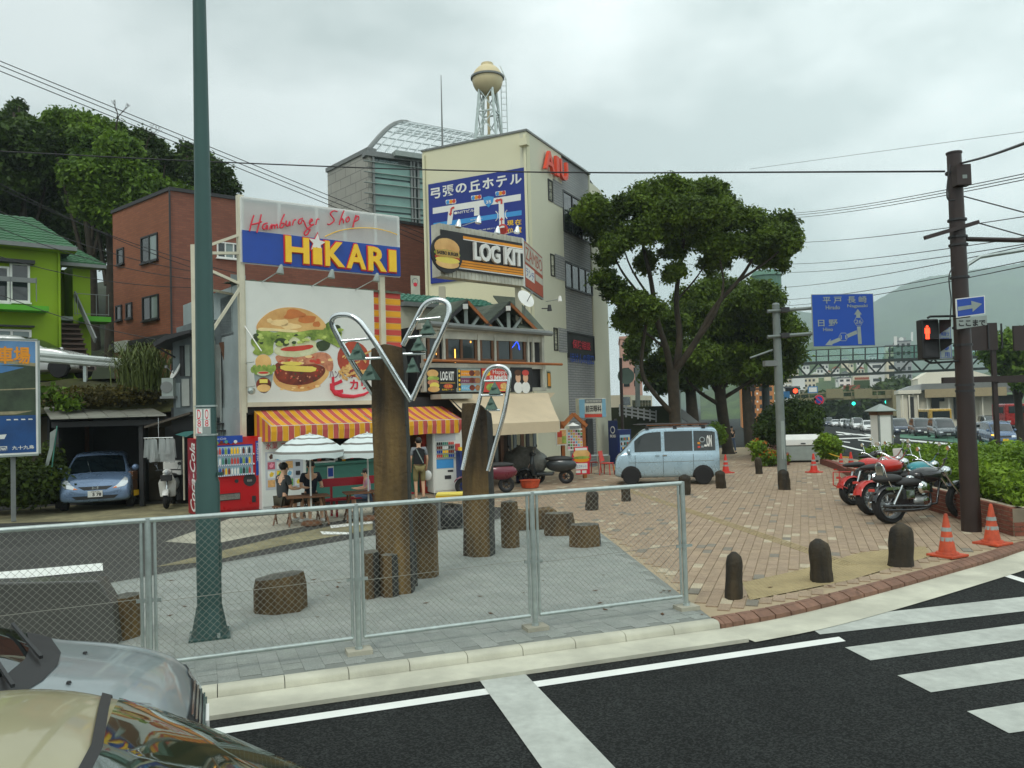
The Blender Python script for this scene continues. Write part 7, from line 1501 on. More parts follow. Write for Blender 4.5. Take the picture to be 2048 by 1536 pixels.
# ================= basalt columns, stumps, bollards =================
def basalt(name,c1,c2,sc=3):
 m=mat(name,c1,.75,var=.3,col2=c2,scale=sc,bump=1.0,bscale=14,stain=.4,streak=True);return m
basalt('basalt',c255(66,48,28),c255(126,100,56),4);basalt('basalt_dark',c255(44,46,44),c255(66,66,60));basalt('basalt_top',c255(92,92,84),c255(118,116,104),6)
basalt('bollard_stone',c255(30,26,20),c255(74,62,42),7)
def column(name,cx,cy,foot,h,seed,label,cat,parent=None,lean=(0,0),slant=None,m=('basalt','basalt_dark','basalt_top'),taper=.04,group=None,rough=.02,darkside=(0.2,2.4)):
 """irregular polygonal stone: foot = list of (dx,dy) corners"""
 rg=random.Random(seed);F=[]
 k0=len(foot)
 for i in range(k0):
  a=V(foot[i]);c=V(foot[(i+1)%k0]);F+=[a.lerp(c,.05),a.lerp(c,.5),a.lerp(c,.95)]
 n=len(F);nz=max(3,int(h/.16));vs=[]
 for j in range(nz+1):
  f=j/nz
  for i,p in enumerate(F):
   q=V((p.x,p.y))*(1-taper*f)*(1+rough*math.sin(i*2.3+j*.8+seed)+rg.uniform(-rough,rough)*.8)
   if j==nz:q*=.93
   z=h*f+(slant(q.x,q.y)*f if slant else 0)
   if j==nz:z-=.0
   vs.append((cx+q.x+lean[0]*f,cy+q.y+lean[1]*f,(-.02 if j==0 else z)))
 b=B();b.add(vs,[(j*n+i,j*n+(i+1)%n,(j+1)*n+(i+1)%n,(j+1)*n+i)for j in range(nz)for i in range(n)],m[0])
 k=len(b.f)
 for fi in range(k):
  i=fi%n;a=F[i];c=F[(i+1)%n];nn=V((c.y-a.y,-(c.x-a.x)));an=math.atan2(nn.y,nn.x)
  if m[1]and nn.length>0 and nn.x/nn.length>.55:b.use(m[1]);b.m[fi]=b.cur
 c0=len(b.v);top=[nz*n+i for i in range(n)];ctr=sum((V(b.v[i])for i in top),V((0,0,0)))/n
 b.v.append(tuple(ctr+V((0,0,.02+.01*h))));b.use(m[2]);
 for i in range(n):b.f.append((top[i],top[(i+1)%n],c0));b.m.append(b.cur)
 o=b.build(name,parent,19)
 if label:tag(o,label,cat,group)
 return o
def foot(w,d,k=6,seed=0,ph=0):
 rg=random.Random(seed);return[(w/2*math.cos(ph+2*math.pi*i/k)*(1+rg.uniform(-.08,.08)),d/2*math.sin(ph+2*math.pi*i/k)*(1+rg.uniform(-.08,.08)))for i in range(k)]
def loop_rail(b,pts,r,m='steel',n=10):b.tube(smoothp(pts,3),r,m,n)
p1=G(797,1190);Y1=p1.y+.25
t=thing('stone_monument','tall brown stone column carrying two bent steel ladders hung with green pyramids','monument',p1)
top1=D(785,690,Y1).z;c1_=D(788,1000,Y1)
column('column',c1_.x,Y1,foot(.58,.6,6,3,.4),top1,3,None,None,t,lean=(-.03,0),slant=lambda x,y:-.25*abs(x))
pyr=[]
def ladder(name,L0,Rr,top_ctr,rungs,pyrs,Yc,par,r=.038,dep=(0,0)):
 """pixels of the two rails: L0/Rr lists from foot to shoulder, arch through top_ctr"""
 b=B();P=[D(u,v,Yc+dy)for u,v,dy in L0]+[D(u,v,Yc+dy)for u,v,dy in top_ctr]+[D(u,v,Yc+dy)for u,v,dy in Rr];b.tube(smoothp(P,3),r,'steel',10);b.build('hand_rail',par,60)
 for(u0,v0,u1,v1,dy)in rungs:q=B();q.tube([D(u0,v0,Yc+dy),D(u1,v1,Yc+dy)],.02,'steel',8);q.build('rung',par,60)
 for(u,v,w,h,dy)in pyrs:
  k=(Yc+dy)/FPX;c=D(u,v,Yc+dy);q=B();q.lathe([(w*k*.72,0),(w*k*.68,.015),(.012,h*k)],c,'patina',4,ph=.6);q.build('pyramid',par)
  q=B();q.box(c+V((-.01,-.1*w/34,h*k*.5)),(.1,.03,.02),'patina',rz=.3);q.build('pyramid_clasp',par)
mat('patina',c255(84,110,98),.6,.3,var=.2,scale=12,stain=.2)
ladder('l',[(762,810,.1),(716,745,-.15),(672,668,-.35)],[(742,672,-.6),(775,725,-.5),(822,802,-.35)],[(660,640,-.4),(676,628,-.45),(712,632,-.55)],[(684,682,742,677,-.45),(704,718,764,716,-.4)],[(716,719,30,34,-.42),(741,760,32,32,-.4)],Y1,t)
ladder('r',[(806,690,-.2),(832,640,-.35)],[(890,652,-.5),(862,712,-.45),(824,800,-.38)],[(848,608,-.4),(870,598,-.45),(896,604,-.5),(899,625,-.5)],[(833,640,881,635,-.42),(817,675,868,670,-.42),(806,708,851,707,-.42)],[(856,668,26,30,-.43),(838,702,26,28,-.43),(826,745,22,30,-.4)],Y1,t)
p2=G(962,1114);Y2=p2.y+.22;c2_=D(958,1000,Y2);top2=D(950,806,Y2).z
t=thing('stone_monument','shorter brown stone column with a slanted top and one steel ladder running through it','monument',p2)
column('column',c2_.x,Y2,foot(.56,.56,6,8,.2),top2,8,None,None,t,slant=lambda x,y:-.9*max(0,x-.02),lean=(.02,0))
ladder('l',[(925,940,-.45),(943,860,-.4),(962,790,-.35)],[(1018,768,-.5),(1008,830,-.5),(990,890,-.45),(976,942,-.45)],[(968,750,-.4),(982,733,-.45),(1006,732,-.5),(1020,745,-.5)],[(968,762,1014,761,-.45),(962,791,1006,790,-.45),(976,820,1000,820,-.45)],[(990,788,22,24,-.45),(983,819,22,26,-.45)],Y2,t)
st=[((727,760,1199,1105),.46,.40,'brown and blue stone stump at the foot of the tallest column, nearest the fence post'),((822,880,1158,980),.42,.40,'waist high stone column right behind the tallest one'),((806,836,1175,1085),.24,.26,'narrow dark stone wedge between the tallest column and its neighbour'),((1003,1040,1097,1004),.30,.30,'reddish brown stone stump leaning behind the shorter column'),((503,613,1230,1155),.68,.6,'wide low seat shaped stone standing alone on the grey paving'),((1137,1206,1096,1050),.62,.5,'low flat topped stone, nearest the right corner of the fence'),((1085,1150,1073,1027),.62,.5,'low flat topped stone behind the right hand one'),((228,279,1283,1194),.42,.44,'stone block beside the dark polished slab at the left'),((762,800,1196,1110),.30,.34,'dark blue faced stone against the tallest column on its right')]
for i,((u0,u1,vb,vt_),w,d,lab)in enumerate(st):
 g=G((u0+u1)/2,vb);y=g.y+d*.5;x=D((u0+u1)/2,vb,y).x;w=(u1-u0)*y/FPX*1.02;zt_h=D((u0+u1)/2,vt_,y-(d*.2)).z
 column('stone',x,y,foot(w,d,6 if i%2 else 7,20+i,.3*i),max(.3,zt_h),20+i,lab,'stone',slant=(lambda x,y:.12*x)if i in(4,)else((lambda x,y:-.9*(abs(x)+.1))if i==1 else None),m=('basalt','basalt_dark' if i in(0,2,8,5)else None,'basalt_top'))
o=D(1080,1010,16.6);b=B();FF=Frame((o.x,o.y,.1),82);b.fp(FF,[(-.55,0),(.42,0),(.36,.36),(.28,.42),(-.5,.36)],-.45,.05,'basalt');obj1(b,'stone','long stone block lying on its side behind the flat topped stones','stone',35,.05)
a_=G(235,1290);t=thing('stone_slab','large dark polished stone slab standing behind the fence at the left edge','monument',a_)
SF_=Frame(a_,82);zz=SF_.px(222,1160)[1]
b=B();b.fp(SF_,[(-3.2,0),(0,0),(-.05,.45),(-.12,zz*.8),(-.2,zz),(-3.2,zz+.1)],-.28,0,mat('polished',c255(84,84,80),.22,var=.12,scale=2,spec=.6));b.build('face',t,bevel=.02)
tp=D(905,1060,17.2);tp.z=0;t=thing('trolley','small yellow topped trolley with black bags between the two stone monuments','trolley',tp)
b=B();b.box(tp+V((0,0,.72)),(.62,.45,.05),'cheese');b.box(tp+V((0,-.2,.68)),(.64,.05,.06),'neon_yellow');b.build('top',t)
for dx,dy in((-.25,-.18),(.25,-.18),(-.25,.18),(.25,.18)):b=B();b.tube([tp+V((dx,dy,.7)),tp+V((dx,dy,0))],.018,'graypaint',6);b.build('leg',t)
b=B();b.lathe([(.02,.02),(.26,.06),(.3,.22),(.24,.42),(.1,.5),(.01,.52)],tp,'black',10);b.build('bag',t,50)
bl=[(1467,1200,1102,34,'dark stone bollard nearest the crossing, left of the three at the kerb'),(1643,1166,1076,44,'dark stone bollard in the middle of the three at the kerb'),(1800,1135,1045,48,'dark stone bollard at the kerb, left of the orange cones'),(1567,978,938,23,'dark stone stump at the foot of the grey sign pole'),(1443,977,940,21,'stone bollard below the rear wheel of the van'),(1370,990,948,24,'stone bollard behind the end post of the fence'),(1183,1021,980,26,'stone bollard seen through the fence, left of the pair'),(1252,1003,966,19,'stone bollard seen through the fence, right of the pair'),(1518,948,913,14,'farthest stone bollard, near the flower bed')]
for i,(u,vb,vt_,wpx,lab)in enumerate(bl):
 g=G(u,vb);w=wpx*g.y/FPX;y=g.y+w*.45;x=D(u,vb,y).x
 if 'sign pole' in lab:x,y=sp0.x,sp0.y-.14
 h=D(u,vt_,y).z-zt(y);F=foot(w,w*.95,8,40+i,.2);b=B();n=16;nz=10;vs=[];rg=random.Random(i);ln=rg.uniform(-.04,.04)
 for j in range(nz+1):
  f=j/nz;s=1-.10*f if f<.8 else(1-.10*f)*math.sqrt(max(.0,1-((f-.8)/.2)**2*.93))
  for k in range(n):a=2*math.pi*k/n;r=w/2*(1+.07*math.cos(3*a+i)+.05*math.sin(5*a+j*.3+i)+.035*math.sin(j*1.1+i)+rg.uniform(-.02,.02));vs.append((x+ln*f+r*s*math.cos(a),y+r*s*math.sin(a),zt(y)-.01+h*f))
 b.add(vs,[(j*n+k,j*n+(k+1)%n,(j+1)*n+(k+1)%n,(j+1)*n+k)for j in range(nz)for k in range(n)]+[tuple(nz*n+k for k in range(n))],'bollard_stone');obj1(b,'stone_bollard',lab,'bollard',60,group='stone bollards around the plaza')
def cone(u,v,hpx,lab,m='cone_red',name='traffic_cone',band=True,lean=0):
 g=G(u,v);h=hpx*g.y/FPX*1.02;t=thing(name,lab,'traffic cone',g,group='traffic cones');b=B();r=h*.21;b.lathe([(r*1.0,.03),(r*.93,.06),(.03,h*.96),(.022,h),(.0001,h+.005)],g,m,16);b.build('cone',t,50)
 b=B();b.box(g+V((0,0,.018)),(r*3.1,r*3.1,.036),m,rz=.5);b.lathe([(r*1.25,.03),(r*1.15,.07)],g,m,16);b.build('base',t,bevel=.008)
 if band:
  for f in(.30,.55):b=B();rr=lambda q:r*.93+(.03-r*.93)*q+.003;b.lathe([(rr(f),.06+(h-.06)*f),(rr(f+.1),.06+(h-.06)*(f+.1))],g,'curtain',9);b.build('band',t)
mat('cone_red',c255(206,50,32),.5,var=.12,scale=12);mat('cone_orange',c255(204,82,46),.6,var=.2,scale=12,stain=.25);mat('cone_white',c255(196,176,170),.6,var=.15,scale=10,stain=.25)
for a_ in((1895,1112,82,'orange cone on the red kerb, left of the pair by the planter','cone_orange'),(1985,1088,78,'dirty orange cone against the planter corner','cone_orange'),(1628,945,37,'red cone with white characters in front of the white bin'),(1452,946,36,'red cone standing just behind the van'),(1703,945,40,'tall red cone at the end of the low wall by the bushes'),(1683,940,32,'small red cone behind the low wall beside the road')):cone(*a_)
cone(68,1003,46,'dirty white cone at the far left under the billboard','cone_white',band=False);cone(97,1002,48,'dirty white cone beside the leaning green banner','cone_white',band=False)
g=G(1600,925);t=thing('waste_container','long white waste container with a rounded lid beside the sign pole','waste container',g);BF_=Frame(g,100,g.z);zb_=0;A=BF_.px(1570,872);C=BF_.px(1643,926);H=A[1]-zb_
b=B();b.fb(BF_,A[0],C[0],.08,.08+H*.55,-1.1,0,'curtain');b.build('body',t,bevel=.03)
b=B();b.prism([BF_.P(A[0]-.03,.08+H*.57,.04),BF_.P(A[0]-.03,.08+H*.78,.02),BF_.P(A[0]-.03,H*1.02,-.25),BF_.P(A[0]-.03,H*1.02,-.9),BF_.P(A[0]-.03,.08+H*.57,-1.12)],BF_.ux*(C[0]-A[0]+.06),'white');b.build('lid',t,bevel=.03)
b=B();m_=(A[0]+C[0])/2;b.fb(BF_,m_-.1,m_+.1,.08+H*.62,.08+H*.66,.04,.06,'dark');b.fb(BF_,A[0]+.1,C[0]-.1,.02,.08,-.9,-.1,'dark');b.build('fitting',t)
b=B();P=[G(1643,922)+V((0,0,.5)),G(1672,935)+V((0,0,.42)),G(1700,944)+V((0,0,.5))];b.tube(smoothp(P,2),.02,'neon_yellow',6);obj1(b,'barrier_rope','yellow and black rope sagging between the cones and the white bin','rope')
b=B();P=[G(1640,928),G(1668,938),G(1700,955)];
for a_,c_ in zip(P,P[1:]):b.prism([a_,c_,c_+V((0,0,.22)),a_+V((0,0,.22))],(.25,.1,0),'planter_red')
obj1(b,'low_wall','low curved reddish kerb wall between the plaza and the road','wall')
# ================= chain link fence =================
fp=[G(718,1306),G(1073,1258),G(1373,1218)];fd=(fp[2]-fp[0]);fd.z=0;fl=fd.length/2;fd.normalize();f2=fp[0]+fd*fl
posts=[fp[2]-fd*fl*k for k in range(0,7)]
zf_=D(1368,968,posts[0].y).z-0.0;zf2=D(718,1009,posts[2].y).z;HF_=(zf_+zf2)/2
t=thing('chain_link_fence','galvanised chain link fence of framed panels between the road and the grey paving','fence',posts[3])
fn=V((-fd.y,fd.x,0))
for k,p in enumerate(posts):
 b=B();b.tube([V((p.x,p.y,.04)),V((p.x,p.y,HF_+.02))],.03,'galv',12);b.build('post',t,60)
 b=B();b.box(V((p.x,p.y,.02)),(.26,.2,.05),'concrete',rz=math.atan2(fd.y,fd.x));b.lathe([(.045,.04),(.04,.07)],V((p.x,p.y,0)),'galv',12);b.build('base_block',t)
 b=B();b.bar(V((p.x,p.y,HF_*.5))-fd*.11,V((p.x,p.y,HF_*.5))+fd*.11,.02,.03,'galv');b.lathe([(.036,-.02),(.036,.02)],V((p.x,p.y,HF_*.5)),'galv',12);b.build('clamp',t)
for k in range(len(posts)-1):
 a,c=posts[k+1],posts[k];a=V((a.x,a.y,0));c=V((c.x,c.y,0));ia,ic=a+fd*.06,c-fd*.06
 for z,e0,e1,r_,nm_ in((HF_,a,c,.026,'top_rail'),(.16,ia,ic,.022,'bottom_rail')):b=B();b.tube([e0+V((0,0,z)),e1+V((0,0,z))],r_,'galv',10);b.build(nm_,t,60)
 for e in(ia,ic):b=B();b.tube([e+V((0,0,.16)),e+V((0,0,HF_))],.016,'galv',8);b.build('frame_tube',t,60)
 b=B();b.tube([ia+V((0,0,HF_*.5-.02)),ic+V((0,0,HF_*.5+.02))],.003,'wire',4);b.build('stay_wire',t)
 b=B();W_=(ic-ia).length;h0,h1=.17,HF_-.02;dz=h1-h0;pitch=.068;r_=.0018
 nn_=int((W_+dz)/pitch)+1
 for s in(1,-1):
  for i in range(nn_+1):
   x0=i*pitch-(dz if s>0 else 0);x1=x0+dz*s;z0,z1=h0,h1
   if s<0:x0=i*pitch;x1=x0-dz
   lo,hi=0.0,1.0
   for X_ in(0,W_):
    if abs(x1-x0)<1e-6:continue
    f=(X_-x0)/(x1-x0)
    if X_==0:
     if x1>x0:lo=max(lo,f)
     else:hi=min(hi,f)
    else:
     if x1>x0:hi=min(hi,f)
     else:lo=max(lo,f)
   if hi-lo<.01:continue
   P=ia+fd*(x0+(x1-x0)*lo)+V((0,0,z0+(z1-z0)*lo))+fn*.003*s;Q=ia+fd*(x0+(x1-x0)*hi)+V((0,0,z0+(z1-z0)*hi))+fn*.003*s
   b.tube([P,Q],r_,'wire',3,cap=False)
 o=b.build('mesh',t);o['kind']='stuff'
# ================= tables, parasols, bench =================
def parasol(u,v,Y,r,lab,tip):
 c=D(u,v,Y);t=thing('parasol',lab,'parasol',V((c.x,c.y,0)));b=B();K=8;rows=15;tip_z=tip
 vs=[];
 zrim=c.z
 for j in range(rows+1):
  f=j/rows
  for i in range(K*3):
   a=2*math.pi*i/(K*3)+.2;rr=r*f*(1-.05*(i%3!=0)*f);vs.append((c.x+rr*math.cos(a),c.y+rr*math.sin(a),tip_z-(tip_z-zrim)*(f**1.9)*(1.0)-.05*(i%3!=0)*f*(1-f)))
 n=K*3
 for j in range(rows):b.add([vs[j*n+i]for i in range(n)]+[vs[(j+1)*n+i]for i in range(n)],[(i,(i+1)%n,n+(i+1)%n,n+i)for i in range(n)],'parasol_b' if j%4==2 else 'parasol_a')
 b.add([vs[rows*n+i]for i in range(n)]+[(V(vs[rows*n+i])-V((0,0,.10 if i%3 else .13)))for i in range(n)],[(i,(i+1)%n,n+(i+1)%n,n+i)for i in range(n)],'parasol_a')
 b.build('canopy',t,50);b=B();b.tube([V((c.x,c.y,.3)),V((c.x,c.y,tip_z+.03))],.02,'white',8);b.build('pole',t)
 b=B();b.lathe([(.24,0),(.24,.05),(.2,.08),(.03,.1)],V((c.x,c.y,0)),'wood',16);b.build('foot',t)
mat('parasol_a',c255(216,226,224),.7,var=.05);mat('parasol_b',c255(112,110,104),.7,var=.08)
parasol(620,905,18.3,.82,'striped white parasol over the wooden table, left of the pair',D(620,868,18.3).z);parasol(735,903,18.9,.80,'striped white parasol half hidden behind the tallest stone column',D(735,866,18.9).z)
def table(u,v,Y,w,lab):
 c=D(u,v,Y);h=c.z;t=thing('folding_table',lab,'table',V((c.x,c.y,0)));F=Frame((c.x,c.y,0),70)
 for i in range(5):b=B();b.fb(F,-w/2,w/2,h-.03,h,-.3+i*.12,-.3+i*.12+.11,'wood');b.build('slat',t)
 for s in(-1,1):
  for n0,n1 in((-.28,.28),(.28,-.28)):b=B();b.bar(F.P(s*w*.36,h-.04,n0*.8),F.P(s*w*.46,0,n1),.04,.03,'wood');b.build('leg',t)
table(615,991,18.4,.95,'brown folding wooden table under the left parasol');table(722,983,18.9,.8,'brown folding table partly hidden by the tallest stone column')
bc=D(700,1000,20.0);t=thing('park_bench','long red bench in front of the teal counter','bench',V((bc.x,bc.y,0)));F=Frame((bc.x,bc.y,0),56)
b=B();b.fb(F,-.75,1.6,.72,.92,-.02,.02,'cola_dark');b.build('backrest',t);b=B();b.fb(F,-.75,1.6,.40,.44,.0,.36,'cola_dark');b.build('seat',t)
for s in(-.5,1.3):b=B();b.fb(F,s,s+.05,0,.9,-.04,.0,'cola_dark');b.fb(F,s,s+.05,0,.4,.3,.34);b.build('leg',t)
b=B();rgp=random.Random(3);c=D(317,880,21.8)
for i in range(34):x=c.x+rgp.uniform(-.36,.36);y=c.y+rgp.uniform(-.15,.15);l=rgp.uniform(.35,.62);w=.05;b.add([(x,y,c.z+.05),(x+w,y+.03,c.z),(x+w*1.5,y+.05,c.z-l),(x-w*.6,y-.02,c.z-l*1.02)],[(0,1,2,3)],mat('plastic',c255(190,196,194),.3,var=.1,alpha=.6))
b.tube([c+V((-.4,0,.06)),c+V((.4,0,.06))],.012,'steel',5);b.tube([c+V((0,0,.06)),c+V((0,0,.6))],.008,'steel',4);tag(b.build('plastic_bags'),'cluster of clear plastic bags hanging under the porch roof','plastic bags');bpy.data.objects['plastic_bags']['kind']='stuff'
for u,v0,v1,w,m,lab in((264,980,991,18,'neon_yellow','yellow and white cardboard box on the ground beside the blue hatchback'),(263,960,979,14,'wood','brown carton in the middle of the stack by the blue hatchback'),(263,942,959,15,'wood','brown carton on top of the stack by the blue hatchback')):
 Yb_=23.3;a_=D(u-w/2,v1,Yb_);c_=D(u+w/2,v0,Yb_);b=B();b.box(((a_.x+c_.x)/2,Yb_,(a_.z+c_.z)/2),(c_.x-a_.x,.3,c_.z-a_.z),m);b.fb(Frame((a_.x,Yb_-.15),90),.0,c_.x-a_.x,(a_.z*.5+c_.z*.5)-.01,(a_.z*.5+c_.z*.5)+.01,0,.003,'curtain');obj1(b,'cardboard_box',lab,'box',group='boxes stacked by the shed')
b=B();a_=D(97,990,22.2);c_=D(114,852,22.4);b.tube([a_,c_],.018,'teal',5);b.add([D(100,865,22.3),D(113,857,22.3),D(106,900,22.3),D(93,945,22.25),D(90,930,22.25),D(99,895,22.3)],[(0,1,2,5),(2,3,4,5)],'curtain');obj1(b,'leaning_banner','narrow white and green banner leaning beside the shed','banner')
def chair(u,v,Y,az,lab):
 c=D(u,v,Y);c.z=zt(Y);t=thing('plastic_chair',lab,'chair',c);F=Frame(c,az,c.z);b=B();b.fb(F,-.2,.2,.42,.45,-.2,.2,'s_red');b.build('seat',t);b=B();b.prism([F.P(-.2,.5,-.2),F.P(.2,.5,-.2),F.P(.16,.88,-.28),F.P(-.16,.88,-.28)],F.n*.03,'s_red');b.build('backrest',t)
 for sx in(-1,1):
  for sn in(-1,1):q=B();q.bar(F.P(sx*.17,.42,sn*.17),F.P(sx*.21,0,sn*.21),.035,.035,'s_red');q.build('leg',t)
chair(1214,943,30,30,'red plastic chair on the right of the small glass table');chair(1190,938,31,200,'faded red chair behind the small glass table')
c=D(1198,940,30.6);t=thing('glass_table','small round glass table between the red chairs','table',V((c.x,c.y,zt(30.6))));z=zt(30.6);b=B();b.lathe([(.4,.7),(.4,.72)],V((c.x,c.y,z)),'siding',20);b.build('top',t);b=B();b.tube([V((c.x,c.y,z)),V((c.x,c.y,z+.7))],.03,'steel',8);b.lathe([(.2,0),(.2,.03)],V((c.x,c.y,z)),'steel',12);b.build('foot',t)
c=D(1060,975,25.6);b=B();b.lathe([(.2,0),(.27,.02),(.32,.24),(.34,.25)],V((c.x+.0,c.y-.3,0)),'cone_orange',12);obj1(b,'flower_pot','terracotta pot on the ground below the covered scooter','pot')
c=D(1048,952,27.3);b=B();b.lathe([(.26,0),(.28,.02),(.28,.6),(.3,.61),(.26,.63)],V((c.x,c.y,0)),'boss_blue',16);obj1(b,'blue_barrel','dark blue barrel behind the covered scooter','barrel')
# ================= cars =================
def lerpc(P,x):
 if x<=P[0][0]:return P[0][1]
 for a,c in zip(P,P[1:]):
  if x<=c[0]:
   f=(x-a[0])/max(1e-6,c[0]-a[0]);return a[1]+(c[1]-a[1])*f
 return P[-1][1]
def smoothc(P,it=2):
 Q=[V((a,b,0))for a,b in P];Q=smoothp(Q,it);return[(p.x,p.y)for p in Q]
mat('tyre',(.015,.015,.016),.85,var=.1);mat('rim',c255(190,194,196),.3,.9,var=.05);mat('rim_dark',(.03,.03,.03),.4,var=0);mat('lamp',c255(220,226,228),.08,.3,var=.1,scale=30,coat=1);mat('amber',c255(230,120,30),.3,var=0,emit=c255(230,120,30),es=.25)
mat('plate_white',c255(232,232,226),.5,var=0);mat('plate_yellow',c255(226,176,30),.5,var=0);mat('trim_black',(.02,.02,.021),.5,var=0)
WG=glass('car_glass',(.20,.25,.24),.35);WD=mat('car_glass_dark',(.018,.026,.028),.05,var=0,spec=1.0)
def drape(bvh,poly,view,off,m,name,parent,H=2.2,el=.1,uv=None):
 bm=bmesh.new();f=bm.faces.new([bm.verts.new((p[0],p[1],0))for p in poly]);bmesh.ops.triangulate(bm,faces=bm.faces)
 for _ in range(5):
  ed=[e for e in bm.edges if e.calc_length()>el]
  if not ed or len(bm.edges)>6000:break
  bmesh.ops.subdivide_edges(bm,edges=ed,cuts=1);bmesh.ops.triangulate(bm,faces=bm.faces)
 dr={'front':V((-1,0,0)),'rear':V((1,0,0)),'left':V((0,-1,0)),'right':V((0,1,0)),'top':V((0,0,-1))}[view];bad=[]
 for v in bm.verts:
  a,c=v.co.x,v.co.y
  o={'front':V((9,a,c)),'rear':V((-4,a,c)),'left':V((a,4,c)),'right':V((a,-4,c)),'top':V((a,c,4))}[view]
  h=bvh.ray_cast(o,dr)
  if h[0]is None:bad.append(v);continue
  nn=h[1]if h[1].dot(dr)<0 else-h[1];v.co=h[0]+nn*off
 bmesh.ops.delete(bm,geom=bad,context='VERTS')
 me=bpy.data.meshes.new(name);bmesh.ops.recalc_face_normals(bm,faces=bm.faces)
 if bm.faces and sum(x.normal.dot(dr)for x in bm.faces)>0:
  for x in bm.faces:x.normal_flip()
 bm.to_mesh(me);bm.free();me.materials.append(MC[m]if isinstance(m,str)else m);me.shade_smooth();o=bpy.data.objects.new(name,me);place(o,name,parent);return o
def wheel(t,x,y,r,w,dark=False,detail=True):
 s=1 if y>0 else-1;b=B();b.lathe([(r*.66,-w/2),(r*.93,-w/2),(r,-w*.32),(r,w*.32),(r*.93,w/2),(r*.66,w/2)],(x,y,r),'tyre',22,axis=(0,s,0));wo=b.build('wheel',t,40)
 b=B();rm='rim_dark' if dark else 'rim';b.lathe([(r*.67,w*.40),(r*.62,w*.44),(r*.58,w*.3),(.02,w*.28)],(x,y,r),rm,22,axis=(0,s,0));b.lathe([(r*.14,w*.3),(r*.12,w*.42),(.01,w*.43)],(x,y,r),rm,10,axis=(0,s,0))
 if detail:
  for k in range(7):a=k*2*math.pi/7;b.bar((x+.03*math.cos(a),y+s*w*.36,r+.03*math.sin(a)),(x+r*.63*math.cos(a),y+s*w*.38,r+r*.63*math.sin(a)),.045,.03,rm,up=(0,1,0))
 b.build('rim',wo,40)
